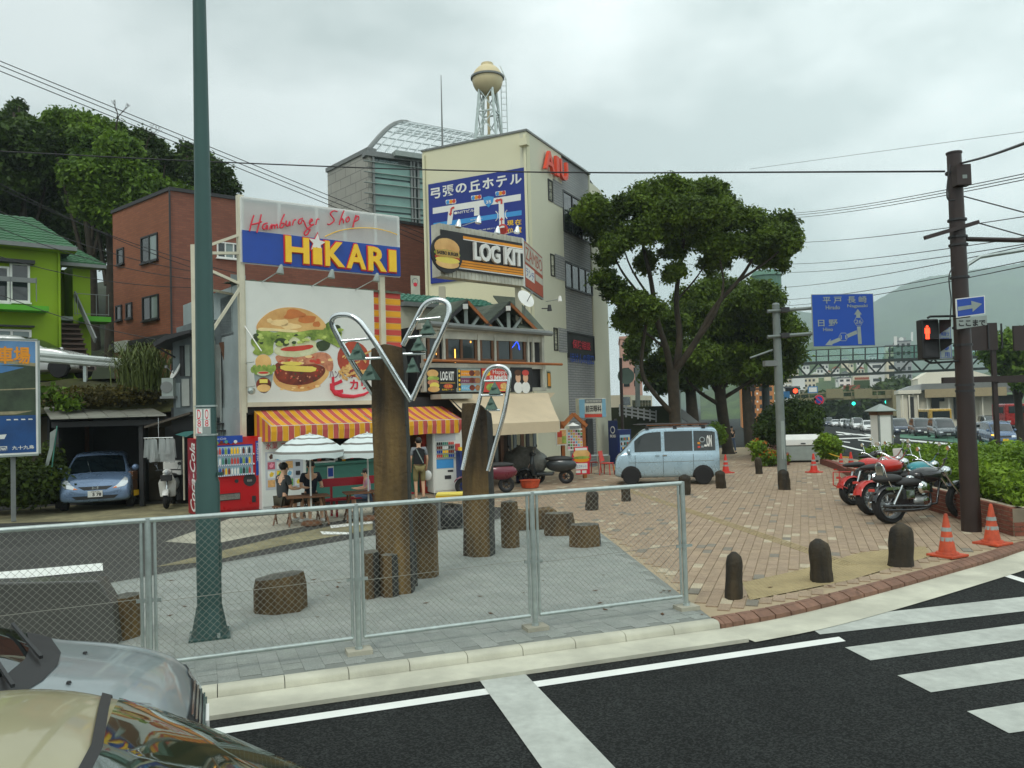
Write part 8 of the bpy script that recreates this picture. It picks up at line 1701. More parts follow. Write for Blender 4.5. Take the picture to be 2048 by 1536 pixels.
def car(label,L,W,H,deck,roof,paint,z0=.2,wb=(.75,.78),r=.30,wr=.70,glassm=None,box=.0,side=None,nose=.2,plate='plate_white',light='std',dark=False,name='car',cat='car',detail=True,bright=None,mx=.3):
 t=thing(name,label,cat);dk=smoothc(deck);rf=smoothc(roof,2);xs=sorted(set([0,.03,.09,.2,.35]+[L*i/40 for i in range(2,39)]+[L-.4,L-.25,L-.13,L-.05,L]));rows=[]
 for x in xs:
  e0=max(0,1-x/.35);e1=max(0,1-(L-x)/(.35+nose));e=1-.10*e0**2-.24*nose/.2*.6*e1**2.2;mid_=abs(x/L-.5)*2;w=W/2*e*(1-.02*mid_**2);zb=lerpc(dk,x);zr=lerpc(rf,x)if rf[0][0]<=x<=rf[-1][0]else 0
  top=max(zb+.03,zr);k=min(1,max(0,(top-zb-.03)/(H-zb-.05)));zl=z0+.06*e0+.07*e1**2
  wt=w*(.80-(.80-wr)*k)if k>0 else w*.80;wt=w*(.8+(wr/.8*.8-.8)*k)
  P=[(w*.86,zl),(w*.97,zl+.06),(w*1.0,zl+(zb-zl)*.35),(w*1.0,zl+(zb-zl)*.62),(w*.985,zl+(zb-zl)*.85),(w*.955,zb-.015),(w*.925,zb+.008),(wt+(w*.925-wt)*.62,zb+(top-zb)*.40),(wt+(w*.925-wt)*.22,zb+(top-zb)*.80),(wt*.985,top-.035*(.4+.6*k)),(wt*.90,top-.012),(wt*.55,top+.012),(0,top+.022)]
  rows.append([(x,y,z)for y,z in P]+[(x,-y,z)for y,z in P[-2::-1]])
 n=len(rows[0]);vs=[p for r_ in rows for p in r_];b=B();b.add(vs,[(i*n+j,i*n+j+1,(i+1)*n+j+1,(i+1)*n+j)for i in range(len(rows)-1)for j in range(n-1)]+[(i*n,(i+1)*n,(i+1)*n+n-1,i*n+n-1)for i in range(len(rows)-1)]+[tuple(range(n)),tuple(range((len(rows)-1)*n,len(rows)*n))],paint)
 body=b.build('body',t,50)
 if detail:md=body.modifiers.new('s','SUBSURF');md.levels=md.render_levels=1
 bvh=BVHTree.FromPolygons([V(v)for v in vs],[tuple(p)for p in b.f]);gm=glassm or WD
 xr0,xr1=roof[0][0],roof[-1][0];zt_=lambda x:lerpc(rf,x);zd=lambda x:lerpc(dk,x)
 ws=[p for p in roof if p[1]>H*.93];xa=max(p[0]for p in ws);xb=min(p[0]for p in ws);yb_,yt_=W/2*.84,W/2*wr*.93
 fx=lambda f:xa+.04+(xr1-.03-xa)*f
 drape(bvh,[(fx(0),-yt_),(fx(.5),-(yt_+yb_)/2),(fx(1),-yb_*.93),(fx(1),yb_*.93),(fx(.5),(yt_+yb_)/2),(fx(0),yt_)],'top',.004,gm,'windscreen',t)
 if xb-xr0>.25:drape(bvh,[(xb-.05,-yt_),(xr0+.05,-yb_*.9),(xr0+.05,yb_*.9),(xb-.05,yt_)],'top',.004,gm,'rear_window',t)
 else:drape(bvh,[(-yt_,H-.15),(yt_,H-.15),(yb_*.9,zd(.1)+.06),(-yb_*.9,zd(.1)+.06)],'rear',.004,gm,'rear_window',t)
 for sv in('left','right'):
  for a_,c_ in(side or((.42,.98),(1.03,1.6))):
   q0=lambda x:zd(x)+.045;q1=lambda x:zt_(x)-.12;
   xs_=[a_+(c_-a_)*i/5 for i in range(6)];poly=[(x,q0(x))for x in xs_]+[(x,max(q0(x)+.01,q1(x)))for x in xs_[::-1]];drape(bvh,poly,sv,.004,gm if detail else WD,'side_window',t)
  for x in(wb[0],L-wb[1]):drape(bvh,[(x+r*1.2*math.cos(a*math.pi/8),max(z0+.02,r+r*1.2*math.sin(a*math.pi/8)))for a in range(-2,11)],sv,.003,'trim_black','wheel_well_shade',t)  # black patches laid on the body paint in the shade of uncut wheel wells
 for x in(wb[0],L-wb[1]):
  for s in(-1,1):wheel(t,x,s*(W/2-.09),r,.19,dark,detail)
 hw=W/2;zn=zd(L-.3)
 if light=='fit':
  for s in(-1,1):drape(bvh,[(s*hw*.46,.60),(s*hw*.60,.69),(s*hw*.78,.86),(s*hw*.86,.83),(s*hw*.88,.72),(s*hw*.80,.64),(s*hw*.6,.60)],'front',.006,'lamp','headlight',t,el=.05)
  for s in(-1,1):drape(bvh,[(s*hw*.46,.60),(s*hw*.58,.60),(s*hw*.56,.64)],'front',.008,'amber','indicator',t,el=.05)
  drape(bvh,[(-hw*.46,.66),(-hw*.3,.575),(hw*.3,.575),(hw*.46,.66)],'front',.006,'trim_black','grille',t);drape(bvh,[(-hw*.62,.42),(-hw*.5,.33),(hw*.5,.33),(hw*.62,.42)],'front',.006,'trim_black','intake',t)
  b=B();FF=TFrame(bvh.ray_cast(V((9,0,.62)),V((-1,0,0)))[0]+V((.012,0,0)),(0,1,0),(0,0,1));b.text(FF,'H',-.07,-.05,.07,.05,ext=.01,m='chrome',bold=.02);b.build('emblem',t)
 elif light=='kei':
  for s in(-1,1):drape(bvh,[(s*hw*.52,zn-.22),(s*hw*.9,zn-.18),(s*hw*.9,zn+.02),(s*hw*.55,zn-.02)],'front',.006,'lamp','headlight',t)
  drape(bvh,[(-hw*.52,zn-.22),(hw*.52,zn-.22),(hw*.5,zn-.06),(-hw*.5,zn-.06)],'front',.006,'trim_black','grille',t);drape(bvh,[(-hw*.8,.32),(hw*.8,.32),(hw*.8,.46),(-hw*.8,.46)],'front',.006,'trim_black','intake',t)
 elif light!='none':
  zl=zn-.16
  for s in(-1,1):drape(bvh,[(s*hw*.48,zl-.07),(s*hw*.86,zl-.06),(s*hw*.86,zl+.07),(s*hw*.5,zl+.05)],'front',.006,'lamp','headlight',t)
  drape(bvh,[(-hw*.44,zl-.08),(hw*.44,zl-.08),(hw*.46,zl+.04),(-hw*.46,zl+.04)],'front',.006,bright or 'trim_black','grille',t);drape(bvh,[(-hw*.6,.30),(hw*.6,.30),(hw*.6,.42),(-hw*.6,.42)],'front',.006,'trim_black','intake',t)
 if plate:
  h=bvh.ray_cast(V((9,0,.47)),V((-1,0,0)))[0];b=B();b.box(h+V((.02,0,0)),(.02,.33,.165),plate);po=b.build('number_plate',t)
 for s in(-1,1):
  if mx<0:continue
  b=B();x=xr1-mx;y=s*(hw*.93+.1);b.lathe([(.02,-.05),(.085,-.03),(.09,.03),(.06,.06)],(x,y,zd(x)+.09),paint,10,axis=(.95,0,0));b.bar((x,s*hw*.9,zd(x)+.04),(x,y,zd(x)+.06),.05,.04,'trim_black');b.build('mirror',t,60)
 return t,bvh,body,zd
def setxf(t,p,az,z=0.0):
 """nose of the car points along compass azimuth az"""
 t.location=(p[0],p[1],z);t.rotation_euler=(0,0,R(90-az))
def at_center(L,cx,cy,az):d=V((math.sin(R(az)),math.cos(R(az))));return(cx-d.x*L/2,cy-d.y*L/2)
paint=lambda n,c,r=.28:mat(n,c,r,.35,var=.05,scale=3,coat=.8)
paint('p_blue',c255(116,140,172));paint('p_lightblue',c255(170,196,210));paint('p_silver',c255(150,160,162),.36);paint('p_beige',c255(178,170,134),.35);paint('p_white',c255(222,224,222));paint('p_black',c255(34,38,44));paint('p_navy',c255(44,58,80));paint('p_grey',c255(104,112,116));paint('p_steelblue',c255(84,108,140));paint('p_red',c255(170,30,24));paint('p_yellow',c255(210,170,80))
HB=dict(L=3.9,W=1.695,H=1.52,deck=[(0,.95),(.3,1.0),(2.7,1.0),(3.15,.97),(3.55,.87),(3.8,.72),(3.9,.5)],roof=[(.04,.97),(.3,1.3),(.65,1.48),(1.7,1.52),(2.3,1.46),(3.2,.99)],side=((.6,1.35),(1.42,2.55)),r=.29,wb=(.62,.8))
SDN=dict(L=4.5,W=1.72,H=1.38,deck=[(0,.85),(.15,.95),(.9,.98),(3.0,.94),(3.5,.90),(4.1,.80),(4.4,.68),(4.5,.5)],roof=[(.8,.97),(1.3,1.28),(1.75,1.38),(2.4,1.37),(3.1,.95)],side=((1.25,1.9),(1.96,2.8)),r=.30,wb=(.85,.85))
VAN=dict(L=3.4,W=1.475,H=1.80,deck=[(0,1.0),(3.0,1.0),(3.26,.95),(3.36,.82),(3.4,.5)],roof=[(.0,1.0),(.02,1.55),(.07,1.74),(.3,1.79),(1.0,1.8),(2.2,1.79),(2.55,1.70),(3.2,1.0)],side=((.14,.82),(.86,1.75),(1.86,2.72)),r=.28,wb=(.55,.55),wr=.86)
MPV=dict(L=4.6,W=1.75,H=1.8,deck=[(0,1.0),(3.5,.98),(4.0,.92),(4.4,.76),(4.6,.5)],roof=[(.0,1.0),(.1,1.5),(.3,1.75),(2.4,1.8),(3.0,1.66),(3.85,.98)],side=((.3,1.3),(1.4,2.3),(2.4,3.3)),r=.31,wb=(.75,.85),wr=.8)
fitc=G(187,1024);t,bvh,_,_=car('light blue hatchback parked nose out in front of the dark shed',paint='p_blue',light='fit',glassm=WG,nose=.12,name='parked_car',**HB)
az=157;setxf(t,at_center(0,fitc.x,fitc.y,az),az);d=V((math.sin(R(az)),math.cos(R(az))));t.location=(fitc.x-d.x*3.9,fitc.y-d.y*3.9+.1,0.0);t.scale=(1,1.1,1.04)
b=B();h=bvh.ray_cast(V((9,0,.47)),V((-1,0,0)))[0];FF=TFrame(h+V((.032,0,0)),(0,1,0),(0,0,1));b.text(FF,'5 78',-.06,-.06,.14,.03,ext=.002,m='print_black',bold=.03);b.text(FF,'佐世保 500',-.1,.045,.1,.07,ext=.002);b.build('plate_lettering',bpy.data.objects[[k for k in KIDS[t.name]if k.startswith('number_plate')][0]])
b=B();b.lathe([(.17,-.012),(.185,0),(.17,.012),(.155,0),(.17,-.012)],(2.35,.38,.98),'trim_black',16,axis=(.9,0,.45));b.build('steering_wheel',t,60)
for s in(-.36,.36):
 b=B();b.box((1.75,s,.85),(.16,.46,.75),'graypaint');b.build('car_seat',t,bevel=.06)
b=B();b.bar((3.02,-.5,1.0),(2.95,.1,1.03),.02,.02,'trim_black');b.bar((3.02,.1,1.0),(2.95,.65,1.03),.02,.02);b.build('wiper',t)
vc=G(1337,966);t,bvh,body,_=car('light blue box shaped van with black wheels, roof rack and stickers',paint='p_lightblue',light='kei',plate='plate_yellow',dark=True,name='parked_van',cat='van',nose=.05,**VAN)
az=-80;t.scale=(.96,1.0,.99);t.rotation_euler=(0,0,R(90-az));d=V((math.sin(R(az)),math.cos(R(az))));
vf=G(1237,955);cxv=D(1334,960,25.7);t.location=(cxv.x-d.x*1.63,cxv.y-d.y*1.63,0)
b=B()
for x in(.5,1.4,2.3):b.bar((x,-.62,1.84),(x,.62,1.84),.05,.03,'trim_black');b.box((x,.6,1.80),(.12,.05,.1),'trim_black');b.box((x,-.6,1.80),(.12,.05,.1),'trim_black')
b.build('rack_bar',t)
b=B();b.tube([(.3,.5,1.9),(2.6,.5,1.9),(2.75,0,1.9),(2.6,-.5,1.9),(.3,-.5,1.9)],.018,'trim_black',6,closed=True);
for k in range(5):b.bar((.35,-.4+k*.2,1.88),(2.3,-.4+k*.2,1.88),.07,.03,'orange_wood')
b.build('roof_rack',t)
for sv,sy in(('left',1),('right',-1)):
 drape(bvh,[(.2,.74),(2.9,.70),(2.9,.715),(.2,.755)],sv,.004,'graypaint','side_moulding',t);b=B();y=sy*.735;b.box((1.75,y,.93),(.14,.03,.035),'chrome');b.box((1.99,y,.93),(.14,.03,.035),'p_lightblue');b.build('door_handle',t)
 for x in(.84,1.80,2.70):drape(bvh,[(x,.35),(x+.012,.35),(x+.012,1.0),(x,1.0)],sv,.003,'trim_black','door_gap',t)
 b=B();FF=TFrame((.75 if sy>0 else .2,sy*.70,1.12),(-sy,0,0),(0,-sy*.16,1));FF.n=V((0,sy,.1));m_=.1 if sy>0 else .02
 b.disc(FF,.2,.28,.09,.03,.034,'siding',14);b.disc(FF,.2,.28,.06,.034,.037,'trim_black',14);b.text(FF,'ON',.34,.05,.5,.42,n0=.03,ext=.003,m='white',bold=.04);
 for k,(a_,c_,m)in enumerate(((.05,.02,'s_red'),(.16,.03,'siding'),(.05,.14,'orange_paint'),(.26,.06,'white'))):b.fb(FF,a_,a_+.08,c_,c_+.06,.03,.034,m)
 b.build('sticker',t)
wc_=D(100,745,27.2);t,bvh,_,_=car('white estate car parked behind the guard rail on the terrace',paint='p_white',name='parked_car',L=4.6,W=1.7,H=1.48,deck=[(0,1.0),(3.4,1.0),(4.0,.92),(4.4,.8),(4.6,.5)],roof=[(.0,1.0),(.15,1.3),(.4,1.5),(2.7,1.52),(3.6,1.0)],side=((.2,1.2),(1.3,2.1),(2.2,3.0)),r=.30,wb=(.8,.5))
az=88;t.rotation_euler=(0,0,R(90-az));nz_=D(163,745,26.6);t.location=(nz_.x-4.5,26.6,3.93)
t,bvh,_,zd=car('silver blue saloon car cropped by the left edge, nose pointing right beside the kerb',paint='p_silver',glassm=WG,mx=.8,nose=.34,name='saloon_car',L=4.5,W=1.70,H=1.42,deck=[(0,.85),(.15,.95),(.9,1.0),(3.1,1.0),(3.6,.94),(4.1,.83),(4.36,.72),(4.5,.5)],roof=[(.8,.99),(1.3,1.3),(1.75,1.41),(2.6,1.40),(3.5,1.0)],side=((1.25,1.9),(1.96,2.8)),r=.31,wb=(.85,.85))
az=69.5;d=V((math.sin(R(az)),math.cos(R(az)),0));nl=V((-d.y,d.x,0));ns=V((-2.10,5.36,0));t.rotation_euler=(0,0,R(90-az));t.location=(ns.x-d.x*4.5,ns.y-d.y*4.5,.0)
drape(bvh,[(3.34,-.72),(3.50,-.68),(3.62,-.3),(3.65,0),(3.62,.3),(3.50,.68),(3.34,.72),(3.44,.3),(3.47,0),(3.44,-.3)],'top',.006,'trim_black','scuttle',t)
b=B();b.bar((3.52,-.55,1.04),(3.26,.05,1.13),.02,.02,'trim_black');b.bar((3.56,0,1.04),(3.28,.62,1.13),.02,.02);b.build('wiper',t)
for s in(-1,1):drape(bvh,[(3.58,s*.66),(3.592,s*.66),(4.22,s*.50),(4.21,s*.488)],'top',.009,'graypaint','bonnet_gap',t,el=.05);q=B();q.lathe([(.016,0),(.012,.012)],(3.76,s*.32,zd(3.76)+.045),'trim_black',8);q.build('washer_nozzle',t)
for k in range(5):b=B();h=bvh.ray_cast(V((9,0,.66-.03*k)),V((-1,0,0)))[0];b.bar(h+V((.01,-.34,0)),h+V((.01,.34,0)),.012,.01,'chrome');b.build('grille_bar',t)
for s in(-.36,.36):b=B();b.box((1.9,s,.85),(.18,.46,.75),'graypaint');b.build('car_seat',t,bevel=.06)
t,bvh,_,zd=car('beige car nearest the camera, cropped so that only its roof and windscreen show',paint='p_beige',glassm=glass('near_glass',(.5,.62,.58),.75),nose=.3,mx=-1,name='beige_car',L=3.9,W=1.68,H=1.74,deck=[(0,1.05),(.3,1.1),(2.6,1.1),(3.1,1.05),(3.5,.95),(3.8,.8),(3.9,.5)],roof=[(.04,1.1),(.35,1.5),(.7,1.69),(1.6,1.74),(2.1,1.70),(3.0,1.09)],side=((.6,1.3),(1.38,2.4)),r=.3,wb=(.65,.8))
rf_=V((-1.31,2.31,0));t.rotation_euler=(0,0,R(90-az));t.location=(rf_.x-d.x*2.05,rf_.y-d.y*2.05,-.10)
drape(bvh,[(2.08,-.62),(2.11,-.63),(2.15,0),(2.11,.63),(2.08,.62),(2.12,0)],'top',.007,'trim_black','windscreen_seal',t,el=.05)
for s in(-1,1):drape(bvh,[(2.12,s*.62),(2.12,s*.64),(3.02,s*.79),(3.02,s*.77)],'top',.007,'trim_black','pillar_seal',t,el=.06)
b=B();b.box((2.6,0,1.0),(.75,1.3,.05),'graypaint');b.fp(Frame((2.5,.2),0,0),[(0,0),(.01,0),(.01,.01)],0,.01,'dark');b.build('dashboard',t,bevel=.02)
b=B();b.lathe([(.17,-.012),(.185,0),(.17,.012),(.155,0),(.17,-.012)],(2.15,-.36,1.1),'trim_black',16,axis=(.8,0,.6));b.build('steering_wheel',t,60)
for s in(-.36,.36):b=B();b.box((1.55,s,.9),(.2,.48,.8),mat('seat_cloth',c255(150,140,110),.9,var=.1));b.build('car_seat',t,bevel=.06)
b=B();b.box((2.3,.1,1.0),(.06,.16,.12),'orange_paint');b.build('orange_reflection',t)  # orange block added to imitate a sign's reflection in the windscreen
protos={}
for k,(kw,pn,nm)in dict(kei=(dict(VAN,L=3.4,H=1.6,side=((.2,1.1),(1.2,2.5)),roof=[(0,1.0),(.05,1.4),(.2,1.56),(1.8,1.6),(2.3,1.5),(2.85,1.0)],deck=[(0,.98),(2.7,.98),(3.1,.88),(3.35,.7),(3.4,.5)]),'p_steelblue','car'),mpv=(MPV,'p_black','minivan'),sdn=(SDN,'p_navy','car'),hb=(HB,'p_white','car')).items():protos[k]=(kw,pn,nm)
cars=[(2012,892,'kei','p_steelblue','blue kei car with its indicator lit at the head of the far queue'),(1962,880,'sdn','p_navy','dark blue saloon just right of the utility pole in the far queue'),(1898,877,'mpv','p_grey','dark grey minivan just left of the utility pole in the far queue'),(1852,872,'mpv','p_black','black people carrier in the middle of the far queue'),(1806,869,'mpv','p_navy','dark minivan right of the white marker column in the far queue'),(1741,864,'hb','p_white','white car at the left side of the marker column'),(1719,859,'mpv','p_white','white van with a yellow plate in the far queue, second from the marker'),(1703,857,'hb','p_grey','grey hatchback partly behind the white van in the far queue'),(1691,855,'hb','p_white','white hatchback third from the marker in the far queue'),(1674,854,'sdn','p_white','white saloon close to the green bay in the far queue'),(1659,853,'mpv','p_navy','dark van beside the round bush in the far queue'),(1646,851,'sdn','p_white','white saloon right behind the round bush'),(1990,860,'mpv','p_white','silver white van in the second lane beyond the blue saloon'),(2060,858,'mpv','p_white','cream van in the second lane cut off by the right edge'),(1672,843,'hb','p_grey','small grey car far back in the queue'),(1688,842,'sdn','p_white','small white saloon far back in the queue'),(1706,842,'hb','p_red','small reddish car far back in the queue'),(1722,841,'hb','p_white','small pale car far back in the queue, right of the red one'),(1738,840,'sdn','p_grey','small grey saloon far back in the queue near the marker'),(1668,835,'mpv','p_white','farthest white van on the road, left side'),(1728,836,'mpv','p_steelblue','farthest bluish van on the road, right side'),(1752,832,'mpv','p_white','tall white van far back behind the marker column')]
src={}
for u,v,k,pn,lab in cars:
 g=G(u,v,-.12);az=196 if v>845 else 192
 if k not in src:
  kw,_,nm=protos[k];t,_,_,_=car(lab,paint=pn,plate='plate_yellow' if k=='kei' else 'plate_white',detail=False,name='queued_car',nose=.25,**kw);t['group']='cars queued on the far road';src[k]=(t,pn)
  if k=='kei':drape(BVHTree.FromObject(bpy.data.objects[[x for x in KIDS[t.name]if x.startswith('body')][0]],bpy.context.evaluated_depsgraph_get()),[(-.70,.74),(-.45,.74),(-.45,.82),(-.70,.82)],'front',.012,mat('amber_lit',(1,.5,.05),.4,var=0,emit=(1,.45,.05),es=2),'indicator',t)
 else:
  t=dup(src[k][0],(0,0,0),0,lab)
  if pn!=src[k][1]:
   for o in[bpy.data.objects[n_]for n_ in KIDS[t.name]]:
    if o.name.startswith('body')or o.name.startswith('mirror'):o.material_slots[0].link='OBJECT';o.material_slots[0].material=MC[pn]
 L_=dict(kei=3.4,mpv=4.6,sdn=4.5,hb=3.9)[k];d_=V((math.sin(R(az)),math.cos(R(az))));t.rotation_euler=(0,0,R(90-az));y=g.y;t.location=(g.x-d_.x*L_,g.y-d_.y*L_,g.z+.0);t.rotation_euler.y=0
 sl=math.atan((zt(g.y+3)-zt(g.y))/3);t.rotation_euler=(0,-sl*math.cos(R(180-az)),R(90-az))
for(u0,u1,v0,v1,Y,m,lab,nm,cat)in((1858,1905,818,850,84,'p_yellow','yellow topped bus standing beyond the queue, left of the utility pole','small_bus','bus'),(2010,2060,808,842,86,'p_red','red truck parked in front of the bank building at the right edge','red_truck','truck')):
 F=Frame(D(u0,v0,Y),96);A=F.px(u0,v0);C=F.px(u1,v1);t=thing(nm,lab,cat,(F.P(A[0],0,0).x,F.P(A[0],0,0).y,C[1]-.4));b=B();b.fb(F,A[0],C[0],C[1]-.4,A[1],-3,0,m);b.build('body',t,bevel=.12)
 b=B();w_=C[0]-A[0];b.fb(F,A[0]+w_*.14,C[0]-w_*.1,A[1]-1.0,A[1]-.25,.0,.04,WD);b.build('windscreen',t);b=B();b.fb(F,A[0]+.1,A[0]+.5,C[1]-.1,C[1]+.1,0,.04,'lamp');b.fb(F,C[0]-.5,C[0]-.1,C[1]-.1,C[1]+.1,0,.04,'lamp');b.build('headlight',t)
 for x in(A[0]+.3,C[0]-.3):b=B();b.lathe([(.2,-.12),(.42,-.12),(.42,.12),(.2,.12)],F.P(x,C[1]-.45,-.8),'tyre',14,axis=F.ux);b.build('wheel',t)
 b=B();Fs=Frame(F.P(A[0],0,-3),186);
 for i in range(2):b.fb(Fs,.3+i*1.2,1.4+i*1.2,A[1]-1.0,A[1]-.3,0,.03,WD)
 b.build('side_window',t)
# ================= motorcycles and scooters =================
mat('moto_black',(.02,.02,.022),.25,0,var=.05,coat=.6);mat('seat_black',(.03,.03,.03),.6,var=.1);mat('engine',c255(140,142,140),.35,.8,var=.2,scale=20);mat('moto_red',c255(196,40,28),.3,var=.05,coat=.5);mat('moto_teal',c255(24,140,150),.3,var=.05,coat=.5);mat('moto_white',c255(226,226,220),.35,var=.04,coat=.3);mat('moto_maroon',c255(110,30,50),.3,var=.05,coat=.5);mat('cover_silver',c255(120,122,116),.5,.2,var=.3,scale=8,bump=1,bscale=6);mat('moto_grey',c255(60,66,68),.35,.2,var=.1,coat=.4)
def mwheel(t,x,r,w,rim='rim',spokes=9,disc=True):
 b=B();b.lathe([(r-.09,-w*.4),(r-.03,-w/2),(r,-w*.2),(r,w*.2),(r-.03,w/2),(r-.09,w*.4)],(x,0,r),'tyre',24,axis=(0,1,0));b.f.pop();b.f.pop();b.m.pop();b.m.pop()
 for s in(-1,1):b.lathe([(r-.09,s*w*.4),(r-.12,s*w*.3),(r-.12,0)],(x,0,r),rim,24,axis=(0,1,0));b.f=b.f[:-2];b.m=b.m[:-2]
 wo=b.build('wheel',t,50);b=B()
 for k in range(spokes):a=2*math.pi*k/spokes;b.bar((x,0,r),(x+(r-.1)*math.cos(a),0,r+(r-.1)*math.sin(a)),.022,.03,rim,up=(0,1,0))
 b.lathe([(.05,-.07),(.05,.07)],(x,0,r),rim,12,axis=(0,1,0));
 if disc:b.lathe([(.13,.05),(.13,.056)],(x,0,r),'steel',20,axis=(0,1,0))
 b.build('rim',wo,40)
def ellip(b,c,s,m,n=14,k=8):
 vs=[(c[0]+s[0]*math.sin(math.pi*j/k)*math.cos(2*math.pi*i/n),c[1]+s[1]*math.sin(math.pi*j/k)*math.sin(2*math.pi*i/n),c[2]+s[2]*math.cos(math.pi*j/k))for j in range(k+1)for i in range(n)]
 b.add(vs,[(j*n+i,j*n+(i+1)%n,(j+1)*n+(i+1)%n,(j+1)*n+i)for j in range(k)for i in range(n)],m)
def fender(b,x,r,a0,a1,w,m):
 P=[(x+r*math.cos(a0+(a1-a0)*i/8),r*math.sin(a0+(a1-a0)*i/8))for i in range(9)];vs=[]
 for px_,pz_ in P:vs+=[(px_,-w/2,pz_-.03),(px_,-w*.4,pz_+.01),(px_,w*.4,pz_+.01),(px_,w/2,pz_-.03)]
 return b.add(vs,[(4*i+j,4*i+j+1,4*i+j+5,4*i+j+4)for i in range(8)for j in range(3)],m)
def moto(label,col,kind='cruiser',rim='rim',seatc='seat_black'):
 t=thing('motorcycle',label,'motorcycle',group='motorcycles parked by the planter');r=.32 if kind!='enduro' else .33;wb_=1.55 if kind=='cruiser' else 1.35;hz=0 if kind=='cruiser' else .12
 mwheel(t,0,r,.18,rim,7 if kind=='cruiser' else 16);mwheel(t,wb_,r,.13,rim,16)
 z=r;b=B();off_=r+.04
 P=B();fender(P,0,off_,.7,2.9,.22,col if kind!='cruiser' else 'moto_black');P.X=None
 P.v=[(x,y,zz+r)for x,y,zz in P.v];P.build('rear_fender',t,60)
 P=B();fender(P,wb_,off_,.6,2.3,.14,col);P.v=[(x,y,zz+r+(.12 if kind=='enduro' else 0))for x,y,zz in P.v];P.build('front_fender',t,60)
 hx=wb_-.42;hzz=.93+hz
 for s in(-1,1):b=B();b.tube([(wb_,s*.075,r),(hx+.02,s*.085,hzz-.05)],[.026,.02],'chrome',8);b.build('fork',t,60)
 b=B();b.tube([(hx,0,hzz-.12),(hx-.35,0,.78+hz),(.25,0,.66+hz),(0.02,0,.36)],.022,'moto_black',7);b.tube([(hx,0,hzz-.2),(hx-.12,0,.3),(.4,0,.26),(.3,0,.6)],.022,'moto_black',7);
 for s in(-1,1):b.tube([(.42,s*.1,.34),(0,s*.1,r)],.022,'moto_black',6);b.tube([(.02,s*.11,r+.02),(.22,s*.12,.66+hz)],.028,'chrome' if kind=='cruiser' else 'steel',8)
 b.build('frame',t,60)
 b=B();ellip(b,(.62,0,.36),(.24,.17,.14),'engine');b.box((.62,0,.62),(.55,.14,.22),'moto_black');b.box((.25,0,.45),(.34,.24,.3),'moto_black');
 for i,a in enumerate((-.38,.38)if kind=='cruiser' else(0.1,)):
  for k in range(6):q=V((.66+math.sin(a)*(.10+.045*k),0,.42+math.cos(a)*(.10+.045*k)));b.box(q,(.17,.16,.022),'engine',M=Matrix.Rotation(a,3,'Y'))
  q=V((.66+math.sin(a)*.40,0,.42+math.cos(a)*.40));ellip(b,q,(.1,.08,.045),'chrome')
 b.build('engine',t,50)
 b=B();b.lathe([(.12,0),(.125,.04),(.09,.08),(.02,.09)],(.66,-.10,.60),'chrome',18,axis=(0,-1,0));b.lathe([(.07,0),(.07,.05),(.02,.06)],(.66,-.12,.36),'chrome',14,axis=(0,-1,0));b.box((.34,-.14,.50),(.17,.05,.16),'chrome');b.build('air_filter',t,40)
 b=B();ellip(b,(hx-.30,0,.82+hz),(.36,.18,.145),col);b.build('fuel_tank',t,60)
 b=B();sz=.74+hz
 if kind=='cruiser':ellip(b,(.42,0,sz-.03),(.32,.18,.09),seatc);ellip(b,(.02,0,sz+.05),(.30,.15,.09),seatc)
 else:ellip(b,(.30,0,sz+.08),(.48,.13,.07),seatc)
 b.build('seat',t,60)
 b=B();hb_=hzz+.16;b.tube(smoothp([(hx-.22,-.38,hb_),(hx-.10,-.30,hb_+.02),(hx-.02,-.1,hzz),(hx-.02,.1,hzz),(hx-.10,.30,hb_+.02),(hx-.22,.38,hb_)]),.014,'chrome',8)
 for s in(-1,1):b.tube([(hx-.22,s*.38,hb_),(hx-.10,s*.32,hb_+.015)],.02,'seat_black',8)
 b.build('handlebar',t,60)
 for s in(-1,1):b=B();b.tube([(hx-.1,s*.3,hb_),(hx-.08,s*.36,hb_+.17)],.007,'chrome',5);b.lathe([(.045,-.01),(.04,.015)],(hx-.09,s*.37,hb_+.2),'chrome',14,axis=(-1,0,.1));b.build('mirror',t,60)
 b=B();ellip(b,(hx+.13,0,hzz-.06),(.10,.095,.095),'chrome');b.lathe([(.08,0),(.001,.02)],(hx+.20,0,hzz-.06),'lamp',16,axis=(1,0,0));b.build('headlight',t,60)
 b=B()
 for dz in(0,.07)if kind=='cruiser' else(0,):b.tube(smoothp([(.78,-.13,.5),(.74,-.17,.26),(.45,-.18,.22+dz),(-.25,-.19,.25+dz)]),[.022]*5+[.03]*(len(smoothp([(0,0,0)]*4))-5),'moto_black' if kind=='cruiser' else 'chrome',9)
 b.build('exhaust',t,60)
 if kind=='cruiser':b=B();b.tube(smoothp([(.05,-.12,.55),(-.08,-.12,.8),(-.14,-.1,1.08),(-.14,.1,1.08),(-.08,.12,.8),(.05,.12,.55)]),.012,'chrome',6);b.box((-.12,0,.92),(.03,.16,.2),'chrome');b.box((.02,-.125,.62),(.3,.02,.05),'chrome');b.build('sissy_bar',t,60)
 if kind=='enduro':b=B();b.box((hx+.16,0,hzz+.06),(.05,.24,.28),'moto_white');b.box((hx+.19,0,hzz+.06),(.01,.12,.14),'blue_board');b.build('number_board',t,bevel=.02);b=B();ellip(b,(.22,0,.70+hz),(.26,.16,.10),'moto_white');b.build('side_panel',t,60)
 if kind=='trail':b=B();b.tube([(-.05,-.1,.78),(-.38,-.1,.80),(-.42,-.1,.5),(-.2,-.1,.4)],.014,col,6);b.tube([(-.05,.1,.78),(-.38,.1,.80),(-.42,.1,.5),(-.2,.1,.4)],.014,col,6);b.build('rear_rack',t)
 b=B();b.box((-.33,0,.60+hz*.5),(.05,.12,.05),'s_red');b.build('tail_light',t,bevel=.012)
